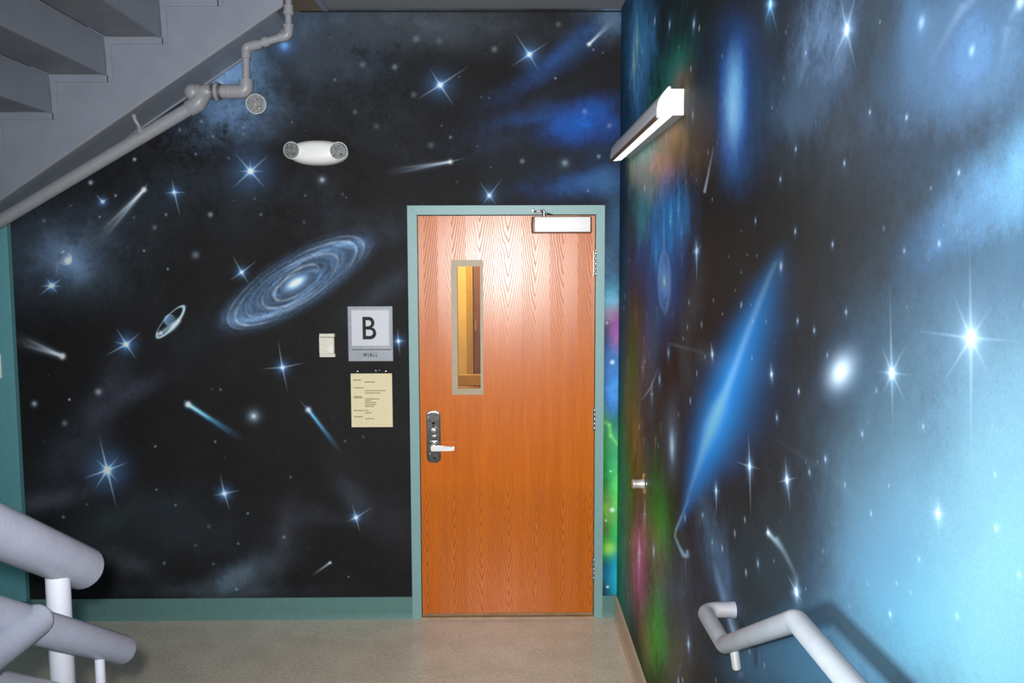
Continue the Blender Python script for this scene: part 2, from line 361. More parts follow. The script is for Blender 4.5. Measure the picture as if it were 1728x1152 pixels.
# ---------------------------------------------------------------- the painted night sky
# features are listed in metres on each wall (s along the wall, z up); colours are the paint's own linear colour
BASE_BACK = (0.0135, 0.0132, 0.0140)
BASE_RIGHT = (0.0145, 0.0132, 0.0128)
BACK = [
('c',-1.367,2.8725,56.02,8.8272,49.872,(0.104,0.186,0.295),0.9),
('c',-1.4238,2.69,82.127,-17.664,122.65,(0.0963,0.176,0.306),0.9),
('c',-1.3058,2.6158,39.581,-19.11,142.95,(0.0632,0.0932,0.138),0.9),
('c',-1.6517,2.6162,53.719,-42.367,105.88,(0.0164,0.0274,0.0451),0.9),
('c',-1.9577,2.483,66.373,-68.646,127.71,(0.0105,0.017,0.0278),0.9),
('c',-2.2224,1.9726,24.051,-8.2885,50.09,(0.064,0.0924,0.138),0.9),
('c',-2.3756,1.9427,67.816,-3.0722,120.58,(0.0407,0.0586,0.0838),0.9),
('c',-2.1347,1.8964,31.832,8.7455,85.458,(0.0338,0.0492,0.065),0.9),
('c',-2.4153,1.7599,67.354,-2.7156,220.93,(0.0259,0.0319,0.0461),0.9),
('c',-0.9184,3.1003,22.88,-0.49633,174.59,(0.0621,0.0926,0.138),0.9),
('c',-0.4699,3.1003,13.783,-0.16493,243.32,(0.0696,0.0894,0.113),0.9),
('c',-0.6816,2.9689,63.936,14.824,85.282,(0.0408,0.0598,0.0888),0.9),
('c',-0.7435,2.8662,342.24,-6.3517,72.451,(0.034,0.0508,0.0774),0.9),
('c',-0.9665,2.9544,178.41,-4.1142,46.763,(0.037,0.0514,0.0697),0.9),
('c',-0.8311,2.9836,278.74,-5.6443,187.11,(0.0463,0.0667,0.0979),0.9),
('c',-0.6267,2.6595,40.089,16.224,60.699,(0.0237,0.0312,0.0444),0.9),
('c',-0.8667,2.719,13.625,-0.25657,31.797,(0.0206,0.024,0.0289),0.9),
('c',-1.2115,2.2121,25.783,-35.177,111.57,(0.0211,0.027,0.0351),0.9),
('c',-0.6367,2.0444,64.523,-97.616,302.13,(0.0287,0.0367,0.054),0.9),
('c',-0.8777,2.1963,210.76,82.082,146.93,(0.028,0.0361,0.0537),0.9),
('c',-0.758,2.0902,36.88,-41.163,266.37,(0.0247,0.0294,0.0387),0.9),
('c',-0.5795,1.7847,260.06,-334.81,514.62,(0.0283,0.0361,0.0495),0.9),
('c',-1.0523,2.5114,22.376,-0.44988,70.433,(0.005,0.0061,0.0077),0.9),
('c',-1.526,2.3329,30.373,-0.89981,69.616,(0.0245,0.0344,0.048),0.9),
('c',-1.7864,2.2434,52.926,-41.529,103.09,(0.0247,0.0369,0.0539),0.9),
('c',-0.0075,2.5994,112.77,-210,478.08,(0.0199,0.0317,0.0665),0.9),
('c',0.1743,2.6438,75.576,-218.43,1084.9,(0.0182,0.0478,0.141),0.9),
('c',0.3409,2.6733,220.95,269.06,1725.5,(0.0167,0.0456,0.159),0.9),
('c',-0.0383,2.495,41.829,-67.985,425.91,(0.0194,0.0285,0.0501),0.9),
('c',0.4169,2.6137,162.59,-123.05,380.63,(0.0116,0.109,0.48),0.9),
('c',0.3412,2.584,126.99,-36.549,340.63,(0.0099,0.0858,0.383),0.9),
('c',0.4622,2.6583,305.2,95,544.12,(0.0103,0.0796,0.364),0.9),
('c',0.5385,2.5838,223.88,2.077,439.47,(0.0103,0.0664,0.286),0.9),
('c',0.2799,2.9303,577.9,-670.58,848.98,(0.0243,0.0729,0.232),0.9),
('c',0.4151,3.0359,335.58,-232.62,352.59,(0.0281,0.0767,0.209),0.9),
('c',0.1442,2.8215,231.55,-412.43,952.42,(0.0169,0.0394,0.116),0.9),
('c',0.0687,2.7772,420.06,-483.89,801.41,(0.0148,0.0301,0.0734),0.9),
('c',0.1744,2.8716,763.69,0.37184,1152.9,(0.0172,0.047,0.15),0.9),
('c',0.5499,3.1294,432.51,3.0628,242.76,(0.0763,0.135,0.222),0.9),
('c',0.5046,3.1586,123.22,0.69117,1177.8,(0.0473,0.0676,0.098),0.9),
('c',0.342,2.2933,39.828,-51.339,646.23,(0.0172,0.0633,0.202),0.9),
('c',0.464,2.3142,130.99,-164.5,718.11,(0.0288,0.0974,0.259),0.9),
('c',0.5405,2.299,418.55,3.9221,561.26,(0.0404,0.121,0.28),0.9),
('c',0.2352,2.2634,119.22,2.8297,1356.1,(0.012,0.0329,0.0993),0.9),
('c',0.2504,2.3747,125.95,17.605,170.99,(0.0174,0.0309,0.0572),0.9),
('c',0.0982,2.45,13.361,0.023369,30.984,(0.0155,0.0202,0.0291),0.9),
('c',0.4938,2.4493,119.81,0.81426,69.59,(0.0148,0.0302,0.0694),0.9),
('c',-2.1074,1.1392,270.07,-122.71,89.618,(0.0394,0.0464,0.0671),0.9),
('c',-1.9652,1.2168,182.02,-255.81,615.68,(0.0393,0.0463,0.0662),0.9),
('c',-2.2412,0.9194,119.78,-52.429,86.49,(0.0329,0.0394,0.0548),0.9),
('c',-2.4094,0.6502,91.143,-193.58,959.63,(0.0522,0.0601,0.0805),0.9),
('c',-2.0717,0.5361,125.78,-110.27,249.21,(0.0295,0.04,0.0461),0.9),
('c',-1.4241,0.225,184.16,-185.99,391.29,(0.084,0.123,0.165),0.9),
('c',-1.5208,0.1605,12.461,7.6469,1161.7,(0.0468,0.06,0.0783),0.9),
('c',-1.2967,0.2729,143.73,-140.98,300.55,(0.0484,0.0613,0.0786),0.9),
('c',-1.1664,0.4339,982.1,-180.29,109.41,(0.0432,0.0466,0.0611),0.9),
('c',-1.1012,0.5302,333.86,-384.95,770.41,(0.0307,0.0335,0.0455),0.9),
('c',-0.9749,0.5616,71.995,166.8,932.66,(0.0264,0.0289,0.0366),0.9),
('c',-1.9873,0.3099,179.53,185.83,364.31,(0.0436,0.0514,0.0638),0.9),
('c',-0.7851,0.6408,471.19,270.91,341.79,(0.0328,0.0389,0.0511),0.9),
('c',-0.8605,0.785,239.66,40.644,123.62,(0.0193,0.0191,0.0204),0.9),
('c',-0.5985,0.5272,171.13,66.048,183.65,(0.0217,0.0217,0.0282),0.9),
('c',-0.5052,0.446,699.18,-5.1508,665.07,(0.0224,0.0185,0.0246),0.9),
('c',-1.7302,0.4697,12.58,0.20541,107.15,(0.0241,0.028,0.0348),0.9),
('c',-1.9142,0.5673,54.227,-72.155,223.58,(0.0229,0.0301,0.0372),0.9),
('c',-1.2545,0.6595,2.5554,0.085653,27.122,(0.0102,0.0108,0.0128),0.9),
('c',-0.711,1.2895,41.675,-0.45503,63.912,(0.0018,0.0018,0.0019),0.9),
('c',-0.8941,1.415,197.46,233.25,353.3,(0.0024,0.0024,0.0032),0.9),
('c',-1.5999,1.5109,67.545,-68.228,147.91,(0.0175,0.0195,0.0243),0.9),
('c',-0.9808,2.9836,2.7913,-0.054206,32.487,(0.0162,0.0182,0.0217),0.9),
('c',-0.0815,2.9246,2.7616,-0.0038096,23.657,(0.0104,0.0104,0.0113),0.9),
('c',-0.2684,2.2101,4.7813,0.2177,121.82,(0.0075,0.0077,0.0105),0.9),
('c',-0.5105,2.3311,30.089,-0.36108,30.785,(0.0109,0.0124,0.0167),0.9),
('c',-1.3891,2.8373,87.603,10.107,80.805,(0.201,0.368,0.65),0.7),
('c',-1.3736,2.6603,122.91,-3.6364,169.02,(0.169,0.306,0.544),0.8),
('c',-1.4307,2.9399,385.79,78.727,289.51,(0.0844,0.146,0.228),0.7),
('c',-0.4402,3.0857,5.6913,-0.053203,173.98,(0.052,0.0664,0.0841),0.6),
('c',-0.9047,3.042,44.734,-0.97309,47.004,(0.0482,0.0649,0.091),0.9),
('c',-1.5033,2.5567,49.312,-53.818,180.96,(0.0535,0.0819,0.132),0.9),
('c',0.5588,1.8733,537.56,3.9985,66.52,(0.0635,0.154,0.28),0.7),
('c',0.5882,2.0565,1060.9,8.2532,43.226,(0.032,0.0923,0.183),0.7),
('c',0.5661,1.7041,534,4.9173,324.08,(0.107,0.405,0.579),0.7),
('c',0.5605,1.6268,1043.6,9.9174,724.83,(0.255,0.21,0.287),0.6),
('c',0.592,1.5492,1284.1,10.423,153.52,(0.37,0.102,0.383),0.4),
('c',0.5809,1.3779,527.23,4.3843,113.77,(0.0674,0.193,0.499),0.6),
('c',0.5883,1.2211,713.25,5.8888,112.41,(0.0758,0.315,0.821),0.5),
('c',0.5647,1.0319,708.24,5.7894,159.53,(0.0316,0.19,0.0302),0.8),
('c',0.5723,0.8411,516.52,3.9753,48.538,(0.0163,0.245,0.0411),0.7),
('c',0.5455,1.0952,1597.7,13.146,511.18,(0.0581,0.22,0.0089),0.6),
('c',0.5841,0.9525,2074.7,16.683,247.79,(0.07,0.345,0.0665),0.6),
('c',0.5987,0.6809,1571.8,12.413,60.737,(0.101,0.696,0.0285),0.5),
('c',0.5552,0.5847,1002.7,8.6125,297.39,(0.175,0.383,0.0115),0.8),
('c',0.5432,0.4879,1561.1,14.372,664.23,(0.0889,0.127,0.0054),0.7),
('c',0.5694,0.3744,388.53,5.1193,370.36,(0.0129,0.346,0.0374),0.5),
('c',0.6002,0.4876,2038,16.299,106.36,(0.0315,0.555,0.0508),0.4),
('c',0.5704,0.2278,386.37,4.3139,234.43,(0.0071,0.119,0.238),0.6),
('c',0.6023,0.2113,1544.1,12.664,119.52,(0.019,0.438,0.61),0.4),
('c',0.567,0.7132,310.95,2.268,12.026,(0.005,0.0897,0.0334),0.5),
('c',0.5965,0.9683,1017.1,7.8437,6.9478,(0.0139,0.123,0.196),0.4),
('k',0.5332,1.0574,0.5584,1.0446,319.5,2.1458,-1.5261,-315.97,2.5,2,0.8,0.8,(0.0945,0.243,0.0062)),
('k',0.5584,1.0446,0.565,0.9843,319.25,2.2401,-1.5506,-315.52,2,2,0.8,0.7,(0.144,0.481,0.0124)),
('k',0.565,0.9843,0.603,0.9365,318.89,2.3717,-1.5867,-314.85,2,2,0.7,0.5,(0.149,0.497,0.0313)),
('d',0.563,0.3744,2030,26.503,1935,(0.347,0.353,0.0036)),
('d',0.563,0.3744,8119.9,106.01,7740.1,(-0.0466,-0.0209,-0)),
('d',0.5716,1.3748,21350,241.18,21147,(0.672,0.782,0.881)),
('d',0.5773,0.5846,20713,267.97,19904,(0.822,0.965,1.09)),
('d',0.543,0.5267,69488,861.06,66615,(0.524,0.443,0.499)),
('d',0.5549,0.1625,68530,910.86,64800,(0.949,1.11,1.27)),
('d',0.5422,1.5804,46305,477.47,46225,(0.334,0.294,0.33)),
('d',0.5664,0.7932,101060,1246.4,97884,(0.773,0.901,1.02)),
('d',-0.3158,2.7967,22109,-206.79,23059,(1.08,1.25,1.38)),
('d',-0.3158,2.7967,3777.1,-35.328,3939.6,(0.0882,0.216,0.463)),
('d',-0.3158,2.7967,419.68,-3.9253,437.73,(0.0264,0.0648,0.139)),
('k',-0.3158,2.7967,-0.3676,2.8807,332.19,-3.5519,-0.23224,-339.51,1.0886,0.45,0.5,0.02,(0.511,0.744,0.931)),
('k',-0.3158,2.7967,-0.3391,2.8346,332.02,-3.4543,-0.25022,-339.18,2.88,0.5,0.13,0,(0.319,0.55,0.926)),
('k',-0.3158,2.7967,-0.175,2.8865,332.06,-2.9143,-0.22989,-339.47,1.0886,0.45,0.5,0.02,(0.508,0.739,0.926)),
('k',-0.3158,2.7967,-0.2524,2.8372,331.96,-3.1676,-0.24917,-339.17,2.88,0.5,0.13,0,(0.317,0.548,0.923)),
('k',-0.3158,2.7967,-0.4327,2.7245,331.73,-3.7553,-0.29304,-338.48,1.0886,0.45,0.5,0.02,(0.505,0.735,0.919)),
('k',-0.3158,2.7967,-0.3684,2.7642,331.81,-3.546,-0.27758,-338.72,2.88,0.5,0.13,0,(0.317,0.547,0.921)),
('k',-0.3158,2.7967,-0.2459,2.6917,331.48,-3.1374,-0.30557,-338.19,1.0886,0.45,0.5,0.02,(0.498,0.724,0.906)),
('k',-0.3158,2.7967,-0.2844,2.7495,331.7,-3.2678,-0.28323,-338.59,2.88,0.5,0.13,0,(0.313,0.541,0.914)),
('d',0.1383,2.948,26169,-18.262,27514,(0.836,1.19,1.43)),
('d',0.1383,2.948,4470.8,-3.12,4700.6,(0.0911,0.223,0.479)),
('d',0.1383,2.948,605.45,-0.42252,636.58,(0.0273,0.0669,0.144)),
('k',0.1383,2.948,0.0604,3.0594,332.61,-0.6417,-0.10248,-341.4,1.0015,0.45,0.5,0.02,(0.397,0.716,0.968)),
('k',0.1383,2.948,0.1032,2.9982,332.37,-0.4987,-0.1266,-340.97,2.6496,0.5,0.13,0,(0.328,0.567,0.958)),
('k',0.1383,2.948,0.2376,3.0096,332.31,-0.053026,-0.12208,-340.99,1.0015,0.45,0.5,0.02,(0.396,0.71,0.961)),
('k',0.1383,2.948,0.183,2.9757,332.24,-0.23391,-0.13541,-340.78,2.6496,0.5,0.13,0,(0.328,0.567,0.957)),
('k',0.1383,2.948,0.0448,2.8864,332.05,-0.6904,-0.17051,-340.23,1.0015,0.45,0.5,0.02,(0.387,0.693,0.94)),
('k',0.1383,2.948,0.0963,2.9203,332.12,-0.52073,-0.1572,-340.44,2.6496,0.5,0.13,0,(0.324,0.559,0.943)),
('k',0.1383,2.948,0.1865,2.8657,331.87,-0.22221,-0.17854,-340.03,1.0015,0.45,0.5,0.02,(0.387,0.694,0.94)),
('k',0.1383,2.948,0.16,2.911,332.04,-0.30997,-0.16082,-340.35,2.6496,0.5,0.13,0,(0.324,0.558,0.943)),
('d',-0.0685,2.2399,41623,-128.1,42514,(0.836,1.06,1.22)),
('d',-0.0685,2.2399,7111.1,-21.885,7263.3,(0.078,0.191,0.409)),
('d',-0.0685,2.2399,1096.8,-3.3754,1120.2,(0.0234,0.0573,0.123)),
('k',-0.0685,2.2399,-0.1214,2.3153,328.15,-1.8774,-0.65952,-331.86,0.78382,0.45,0.5,0.02,(0.393,0.625,0.814)),
('k',-0.0685,2.2399,-0.0923,2.2738,327.99,-1.7819,-0.67493,-331.58,2.0736,0.5,0.13,0,(0.28,0.483,0.812)),
('k',-0.0685,2.2399,-0.0026,2.3241,328.09,-1.4936,-0.65607,-331.88,0.78382,0.45,0.5,0.02,(0.392,0.627,0.818)),
('k',-0.0685,2.2399,-0.0388,2.2778,327.97,-1.6093,-0.67337,-331.59,2.0736,0.5,0.13,0,(0.28,0.482,0.812)),
('k',-0.0685,2.2399,-0.1038,2.1916,327.74,-1.8161,-0.70548,-331.05,0.78382,0.45,0.5,0.02,(0.391,0.619,0.808)),
('k',-0.0685,2.2399,-0.0844,2.2181,327.81,-1.7544,-0.6956,-331.21,2.0736,0.5,0.13,0,(0.279,0.481,0.812)),
('k',-0.0685,2.2399,-0.0306,2.1914,327.68,-1.5802,-0.70542,-331.02,0.78382,0.45,0.5,0.02,(0.391,0.617,0.805)),
('k',-0.0685,2.2399,-0.0514,2.2181,327.78,-1.6482,-0.69558,-331.2,2.0736,0.5,0.13,0,(0.279,0.482,0.812)),
('d',-1.2905,2.3655,21929,-602.1,22400,(1.27,1.46,1.6)),
('d',-1.2905,2.3655,3746.4,-102.87,3826.8,(0.104,0.253,0.538)),
('d',-1.2905,2.3655,234.15,-6.4291,239.18,(0.0311,0.0758,0.161)),
('k',-1.2905,2.3655,-1.3649,2.4553,330.87,-9.9401,-0.56322,-334.53,1.0886,0.45,0.5,0.02,(0.604,0.874,1.09)),
('k',-1.2905,2.3655,-1.324,2.4059,330.68,-9.7961,-0.58186,-334.19,2.88,0.5,0.13,0,(0.374,0.643,1.08)),
('k',-1.2905,2.3655,-1.196,2.4461,330.72,-9.3834,-0.56651,-334.41,1.0886,0.45,0.5,0.02,(0.587,0.848,1.06)),
('k',-1.2905,2.3655,-1.248,2.4018,330.61,-9.5457,-0.58333,-334.14,2.88,0.5,0.13,0,(0.368,0.632,1.06)),
('k',-1.2905,2.3655,-1.2158,2.2783,330.18,-9.4175,-0.62976,-333.31,1.0886,0.45,0.5,0.02,(0.578,0.836,1.04)),
('k',-1.2905,2.3655,-1.2569,2.3263,330.37,-9.5609,-0.6118,-333.64,2.88,0.5,0.13,0,(0.365,0.628,1.05)),
('k',-1.2905,2.3655,-1.3855,2.2787,330.31,-9.9724,-0.62989,-333.38,1.0886,0.45,0.5,0.02,(0.599,0.866,1.08)),
('k',-1.2905,2.3655,-1.3332,2.3264,330.43,-9.8107,-0.61185,-333.67,2.88,0.5,0.13,0,(0.371,0.638,1.07)),
('k',-1.2905,2.3655,-1.2902,2.4283,330.73,-9.6894,-0.57336,-334.33,1.0886,0.45,0.5,0.02,(0.594,0.86,1.07)),
('k',-1.2905,2.3655,-1.2904,2.3938,330.62,-9.6833,-0.58641,-334.1,2.88,0.5,0.13,0,(0.371,0.638,1.07)),
('k',-1.2905,2.3655,-1.2194,2.3653,330.47,-9.4454,-0.59704,-333.88,1.0886,0.45,0.5,0.02,(0.583,0.843,1.05)),
('k',-1.2905,2.3655,-1.2585,2.3654,330.5,-9.5735,-0.59707,-333.9,2.88,0.5,0.13,0,(0.368,0.631,1.06)),
('k',-1.2905,2.3655,-1.3555,2.3656,330.57,-9.8916,-0.59714,-333.94,1.0886,0.45,0.5,0.02,(0.598,0.867,1.07)),
('k',-1.2905,2.3655,-1.3198,2.3655,330.55,-9.7744,-0.59711,-333.92,2.88,0.5,0.13,0,(0.372,0.639,1.07)),
('d',-1.6828,2.2597,69885,-2436.7,70994,(1.49,1.72,1.87)),
('d',-1.6828,2.2597,11939,-416.3,12129,(0.122,0.296,0.629)),
('d',-1.6828,2.2597,2106.1,-73.435,2139.6,(0.0366,0.0888,0.189)),
('k',-1.6828,2.2597,-1.6924,2.3273,330.65,-12.252,-0.65239,-333.26,0.75,0.45,0.5,0.02,(0.704,1.01,1.26)),
('k',-1.6828,2.2597,-1.6872,2.2901,330.53,-12.225,-0.66634,-333.02,1.6128,0.5,0.13,0,(0.438,0.751,1.26)),
('k',-1.6828,2.2597,-1.6571,2.1347,330,-12.09,-0.72437,-331.99,0.75,0.45,0.5,0.02,(0.689,0.994,1.23)),
('k',-1.6828,2.2597,-1.6713,2.2035,330.23,-12.152,-0.69873,-332.44,1.6128,0.5,0.13,0,(0.433,0.742,1.24)),
('k',-1.6828,2.2597,-1.7314,2.2553,330.45,-12.362,-0.67946,-332.8,0.75,0.45,0.5,0.02,(0.707,1.02,1.27)),
('k',-1.6828,2.2597,-1.7047,2.2577,330.43,-12.275,-0.67851,-332.81,1.6128,0.5,0.13,0,(0.438,0.75,1.25)),
('k',-1.6828,2.2597,-1.6224,2.2581,330.37,-12.005,-0.67825,-332.78,0.75,0.45,0.5,0.02,(0.688,0.993,1.23)),
('k',-1.6828,2.2597,-1.6556,2.259,330.4,-12.114,-0.67797,-332.8,1.6128,0.5,0.13,0,(0.434,0.744,1.24)),
('d',-2.0508,2.2124,113370,-4756.3,114830,(1.86,2.13,2.32)),
('d',-2.0508,2.2124,19369,-812.6,19617,(0.152,0.367,0.778)),
('d',-2.0508,2.2124,3749.8,-157.32,3797.9,(0.0456,0.11,0.234)),
('k',-2.0508,2.2124,-2.0853,2.253,330.83,-14.716,-0.69918,-332.75,0.75,0.45,0.5,0.02,(0.884,1.27,1.57)),
('k',-2.0508,2.2124,-2.0663,2.2307,330.74,-14.647,-0.70751,-332.59,1.2672,0.5,0.13,0,(0.548,0.932,1.56)),
('k',-2.0508,2.2124,-2.0229,2.2289,330.7,-14.504,-0.70813,-332.57,0.75,0.45,0.5,0.02,(0.861,1.24,1.53)),
('k',-2.0508,2.2124,-2.0383,2.2198,330.69,-14.552,-0.71154,-332.51,1.2672,0.5,0.13,0,(0.541,0.922,1.54)),
('d',-2.3318,1.7841,52821,-2435.2,52568,(2.24,2.53,2.74)),
('d',-2.3318,1.7841,9024.2,-416.04,8981,(0.183,0.436,0.921)),
('d',-2.3318,1.7841,2079.2,-95.856,2069.2,(0.0548,0.131,0.276)),
('k',-2.3318,1.7841,-2.3952,1.7353,328.19,-16.352,-1.0483,-326.83,0.75,0.45,0.5,0.02,(1.07,1.5,1.85)),
('k',-2.3318,1.7841,-2.3603,1.7621,328.25,-16.248,-1.0385,-326.99,1.8432,0.5,0.13,0,(0.659,1.11,1.84)),
('k',-2.3318,1.7841,-2.2751,1.8236,328.39,-15.992,-1.0161,-327.35,0.75,0.45,0.5,0.02,(1.02,1.45,1.79)),
('k',-2.3318,1.7841,-2.3063,1.8019,328.34,-16.086,-1.024,-327.22,1.8432,0.5,0.13,0,(0.647,1.09,1.82)),
('k',-2.3318,1.7841,-2.3573,1.8239,328.45,-16.258,-1.0162,-327.38,0.75,0.45,0.5,0.02,(1.06,1.51,1.86)),
('k',-2.3318,1.7841,-2.3433,1.802,328.37,-16.205,-1.0241,-327.24,1.8432,0.5,0.13,0,(0.656,1.1,1.84)),
('k',-2.3318,1.7841,-2.3033,1.7442,328.15,-16.058,-1.0449,-326.85,0.75,0.45,0.5,0.02,(1.03,1.46,1.8)),
('k',-2.3318,1.7841,-2.319,1.7661,328.24,-16.115,-1.037,-327,1.8432,0.5,0.13,0,(0.648,1.09,1.81)),
('k',-2.3318,1.7841,-2.3898,1.7812,328.34,-16.349,-1.0317,-327.12,0.75,0.45,0.5,0.02,(1.07,1.52,1.86)),
('k',-2.3318,1.7841,-2.3579,1.7828,328.32,-16.247,-1.031,-327.12,1.8432,0.5,0.13,0,(0.658,1.11,1.84)),
('k',-2.3318,1.7841,-2.2802,1.7809,328.26,-15.995,-1.0316,-327.08,0.75,0.45,0.5,0.02,(1.02,1.45,1.79)),
('k',-2.3318,1.7841,-2.3086,1.7826,328.28,-16.087,-1.031,-327.1,1.8432,0.5,0.13,0,(0.646,1.09,1.81)),
('d',-1.9605,1.4782,33290,-1263.5,32774,(1.75,1.98,2.15)),
('d',-1.9605,1.4782,5687.4,-215.86,5599.3,(0.142,0.341,0.723)),
('d',-1.9605,1.4782,909.99,-34.538,895.89,(0.0428,0.102,0.217)),
('k',-1.9605,1.4782,-2.0089,1.5649,326.1,-13.779,-1.2166,-323.54,0.87091,0.45,0.5,0.02,(0.822,1.17,1.45)),
('k',-1.9605,1.4782,-1.9823,1.5173,325.93,-13.682,-1.2334,-323.23,2.304,0.5,0.13,0,(0.511,0.865,1.44)),
('k',-1.9605,1.4782,-1.8843,1.5398,325.93,-13.375,-1.2251,-323.33,0.87091,0.45,0.5,0.02,(0.793,1.13,1.4)),
('k',-1.9605,1.4782,-1.9262,1.5059,325.85,-13.5,-1.2372,-323.13,2.304,0.5,0.13,0,(0.502,0.851,1.42)),
('k',-1.9605,1.4782,-2.0704,1.4197,325.69,-13.936,-1.268,-322.64,0.87091,0.45,0.5,0.02,(0.847,1.21,1.49)),
('k',-1.9605,1.4782,-2.0099,1.4519,325.74,-13.752,-1.2565,-322.83,2.304,0.5,0.13,0,(0.518,0.875,1.46)),
('k',-1.9605,1.4782,-1.9115,1.4005,325.51,-13.425,-1.2743,-322.47,0.87091,0.45,0.5,0.02,(0.803,1.14,1.41)),
('k',-1.9605,1.4782,-1.9384,1.4433,325.66,-13.522,-1.2593,-322.75,2.304,0.5,0.13,0,(0.506,0.854,1.43)),
('k',-1.9605,1.4782,-2.0213,1.4908,325.88,-13.799,-1.2428,-323.07,0.87091,0.45,0.5,0.02,(0.832,1.18,1.46)),
('k',-1.9605,1.4782,-1.9879,1.4839,325.83,-13.69,-1.2452,-323.02,2.304,0.5,0.13,0,(0.514,0.868,1.45)),
('d',-1.3511,1.8498,59720,-1623.2,59768,(1.25,1.43,1.56)),
('d',-1.3511,1.8498,10203,-277.31,10211,(0.102,0.247,0.524)),
('d',-1.3511,1.8498,2066.1,-56.156,2067.7,(0.0306,0.074,0.157)),
('k',-1.3511,1.8498,-1.3961,1.9369,327.58,-10.035,-0.94693,-327.83,0.75,0.45,0.5,0.02,(0.589,0.85,1.06)),
('k',-1.3511,1.8498,-1.3714,1.8891,327.41,-9.9464,-0.96427,-327.51,1.728,0.5,0.13,0,(0.366,0.627,1.05)),
('k',-1.3511,1.8498,-1.2718,1.9091,327.4,-9.6298,-0.95676,-327.6,0.75,0.45,0.5,0.02,(0.573,0.827,1.03)),
('k',-1.3511,1.8498,-1.3154,1.8765,327.33,-9.764,-0.96869,-327.41,1.728,0.5,0.13,0,(0.362,0.619,1.04)),
('k',-1.3511,1.8498,-1.4123,1.8087,327.18,-10.062,-0.99344,-327.01,0.75,0.45,0.5,0.02,(0.592,0.855,1.06)),
('k',-1.3511,1.8498,-1.3787,1.8313,327.23,-9.9585,-0.98519,-327.14,1.728,0.5,0.13,0,(0.368,0.629,1.05)),
('k',-1.3511,1.8498,-1.315,1.7901,327.05,-9.7462,-0.99996,-326.86,0.75,0.45,0.5,0.02,(0.575,0.829,1.03)),
('k',-1.3511,1.8498,-1.3349,1.823,327.17,-9.8163,-0.98813,-327.07,1.728,0.5,0.13,0,(0.36,0.615,1.03)),
('d',-1.1534,1.3538,45521,-1001.2,44720,(1.19,1.37,1.51)),
('d',-1.1534,1.3538,7777,-171.05,7640.2,(0.0975,0.237,0.507)),
('d',-1.1534,1.3538,1598.3,-35.153,1570.2,(0.0292,0.0711,0.152)),
('k',-1.1534,1.3538,-1.1728,1.4969,324.29,-8.5243,-1.2796,-321.75,0.75,0.45,0.5,0.02,(0.557,0.805,1)),
('k',-1.1534,1.3538,-1.1622,1.4183,324.03,-8.4777,-1.3071,-321.26,1.9584,0.5,0.13,0,(0.347,0.595,1)),
('k',-1.1534,1.3538,-1.1304,1.2287,323.41,-8.347,-1.3728,-320.07,0.75,0.45,0.5,0.02,(0.565,0.815,1.02)),
('k',-1.1534,1.3538,-1.1431,1.2976,323.64,-8.3979,-1.349,-320.5,1.9584,0.5,0.13,0,(0.35,0.6,1.01)),
('k',-1.1534,1.3538,-1.2601,1.348,323.88,-8.7744,-1.3318,-320.85,0.75,0.45,0.5,0.02,(0.568,0.821,1.02)),
('k',-1.1534,1.3538,-1.2014,1.3512,323.85,-8.5903,-1.3306,-320.85,1.9584,0.5,0.13,0,(0.351,0.602,1.01)),
('k',-1.1534,1.3538,-1.037,1.3783,323.81,-8.0773,-1.3207,-320.96,0.75,0.45,0.5,0.02,(0.549,0.792,0.988)),
('k',-1.1534,1.3538,-1.101,1.3648,323.82,-8.2766,-1.3255,-320.9,1.9584,0.5,0.13,0,(0.346,0.593,0.997)),
('d',-0.5469,1.4898,58459,-619.92,57869,(1.01,1.16,1.28)),
('d',-0.5469,1.4898,9987.4,-105.91,9886.6,(0.0822,0.2,0.43)),
('d',-0.5469,1.4898,2022.5,-21.447,2002,(0.0247,0.06,0.129)),
('k',-0.5469,1.4898,-0.549,1.5627,324.02,-4.6713,-1.2054,-322.58,0.75,0.45,0.5,0.02,(0.462,0.669,0.837)),
('k',-0.5469,1.4898,-0.5479,1.5226,323.9,-4.6642,-1.2195,-322.33,1.728,0.5,0.13,0,(0.292,0.502,0.849)),
('k',-0.5469,1.4898,-0.5388,1.4136,323.55,-4.6258,-1.2577,-321.65,0.75,0.45,0.5,0.02,(0.47,0.679,0.851)),
('k',-0.5469,1.4898,-0.5433,1.4556,323.68,-4.6437,-1.243,-321.91,1.728,0.5,0.13,0,(0.295,0.506,0.854)),
('k',-0.5469,1.4898,-0.5964,1.4885,323.83,-4.8137,-1.2316,-322.13,0.75,0.45,0.5,0.02,(0.14,0.194,0.222)),
('k',-0.5469,1.4898,-0.5692,1.4892,323.81,-4.7282,-1.2313,-322.13,1.728,0.5,0.13,0,(0.201,0.338,0.545)),
('k',-0.5469,1.4898,-0.5037,1.4912,323.77,-4.5224,-1.2304,-322.12,0.75,0.45,0.5,0.02,(0.465,0.673,0.842)),
('k',-0.5469,1.4898,-0.5275,1.4904,323.78,-4.5971,-1.2307,-322.12,1.728,0.5,0.13,0,(0.292,0.501,0.845)),
('d',-2.0877,0.814,19219,-739.29,18436,(2.18,2.43,2.63)),
('d',-2.0877,0.814,3283.4,-126.3,3149.7,(0.178,0.419,0.885)),
('d',-2.0877,0.814,264.15,-10.161,253.39,(0.0535,0.126,0.266)),
('k',-2.0877,0.814,-2.123,0.9977,322.4,-14.207,-1.6426,-316,1.1322,0.45,0.5,0.02,(1,1.41,1.74)),
('k',-2.0877,0.814,-2.1036,0.8968,322.07,-14.119,-1.6766,-315.38,2.9952,0.5,0.13,0,(0.63,1.05,1.74)),
('k',-2.0877,0.814,-2.0494,0.6193,321.17,-13.876,-1.7689,-313.69,1.1322,0.45,0.5,0.02,(1.04,1.45,1.79)),
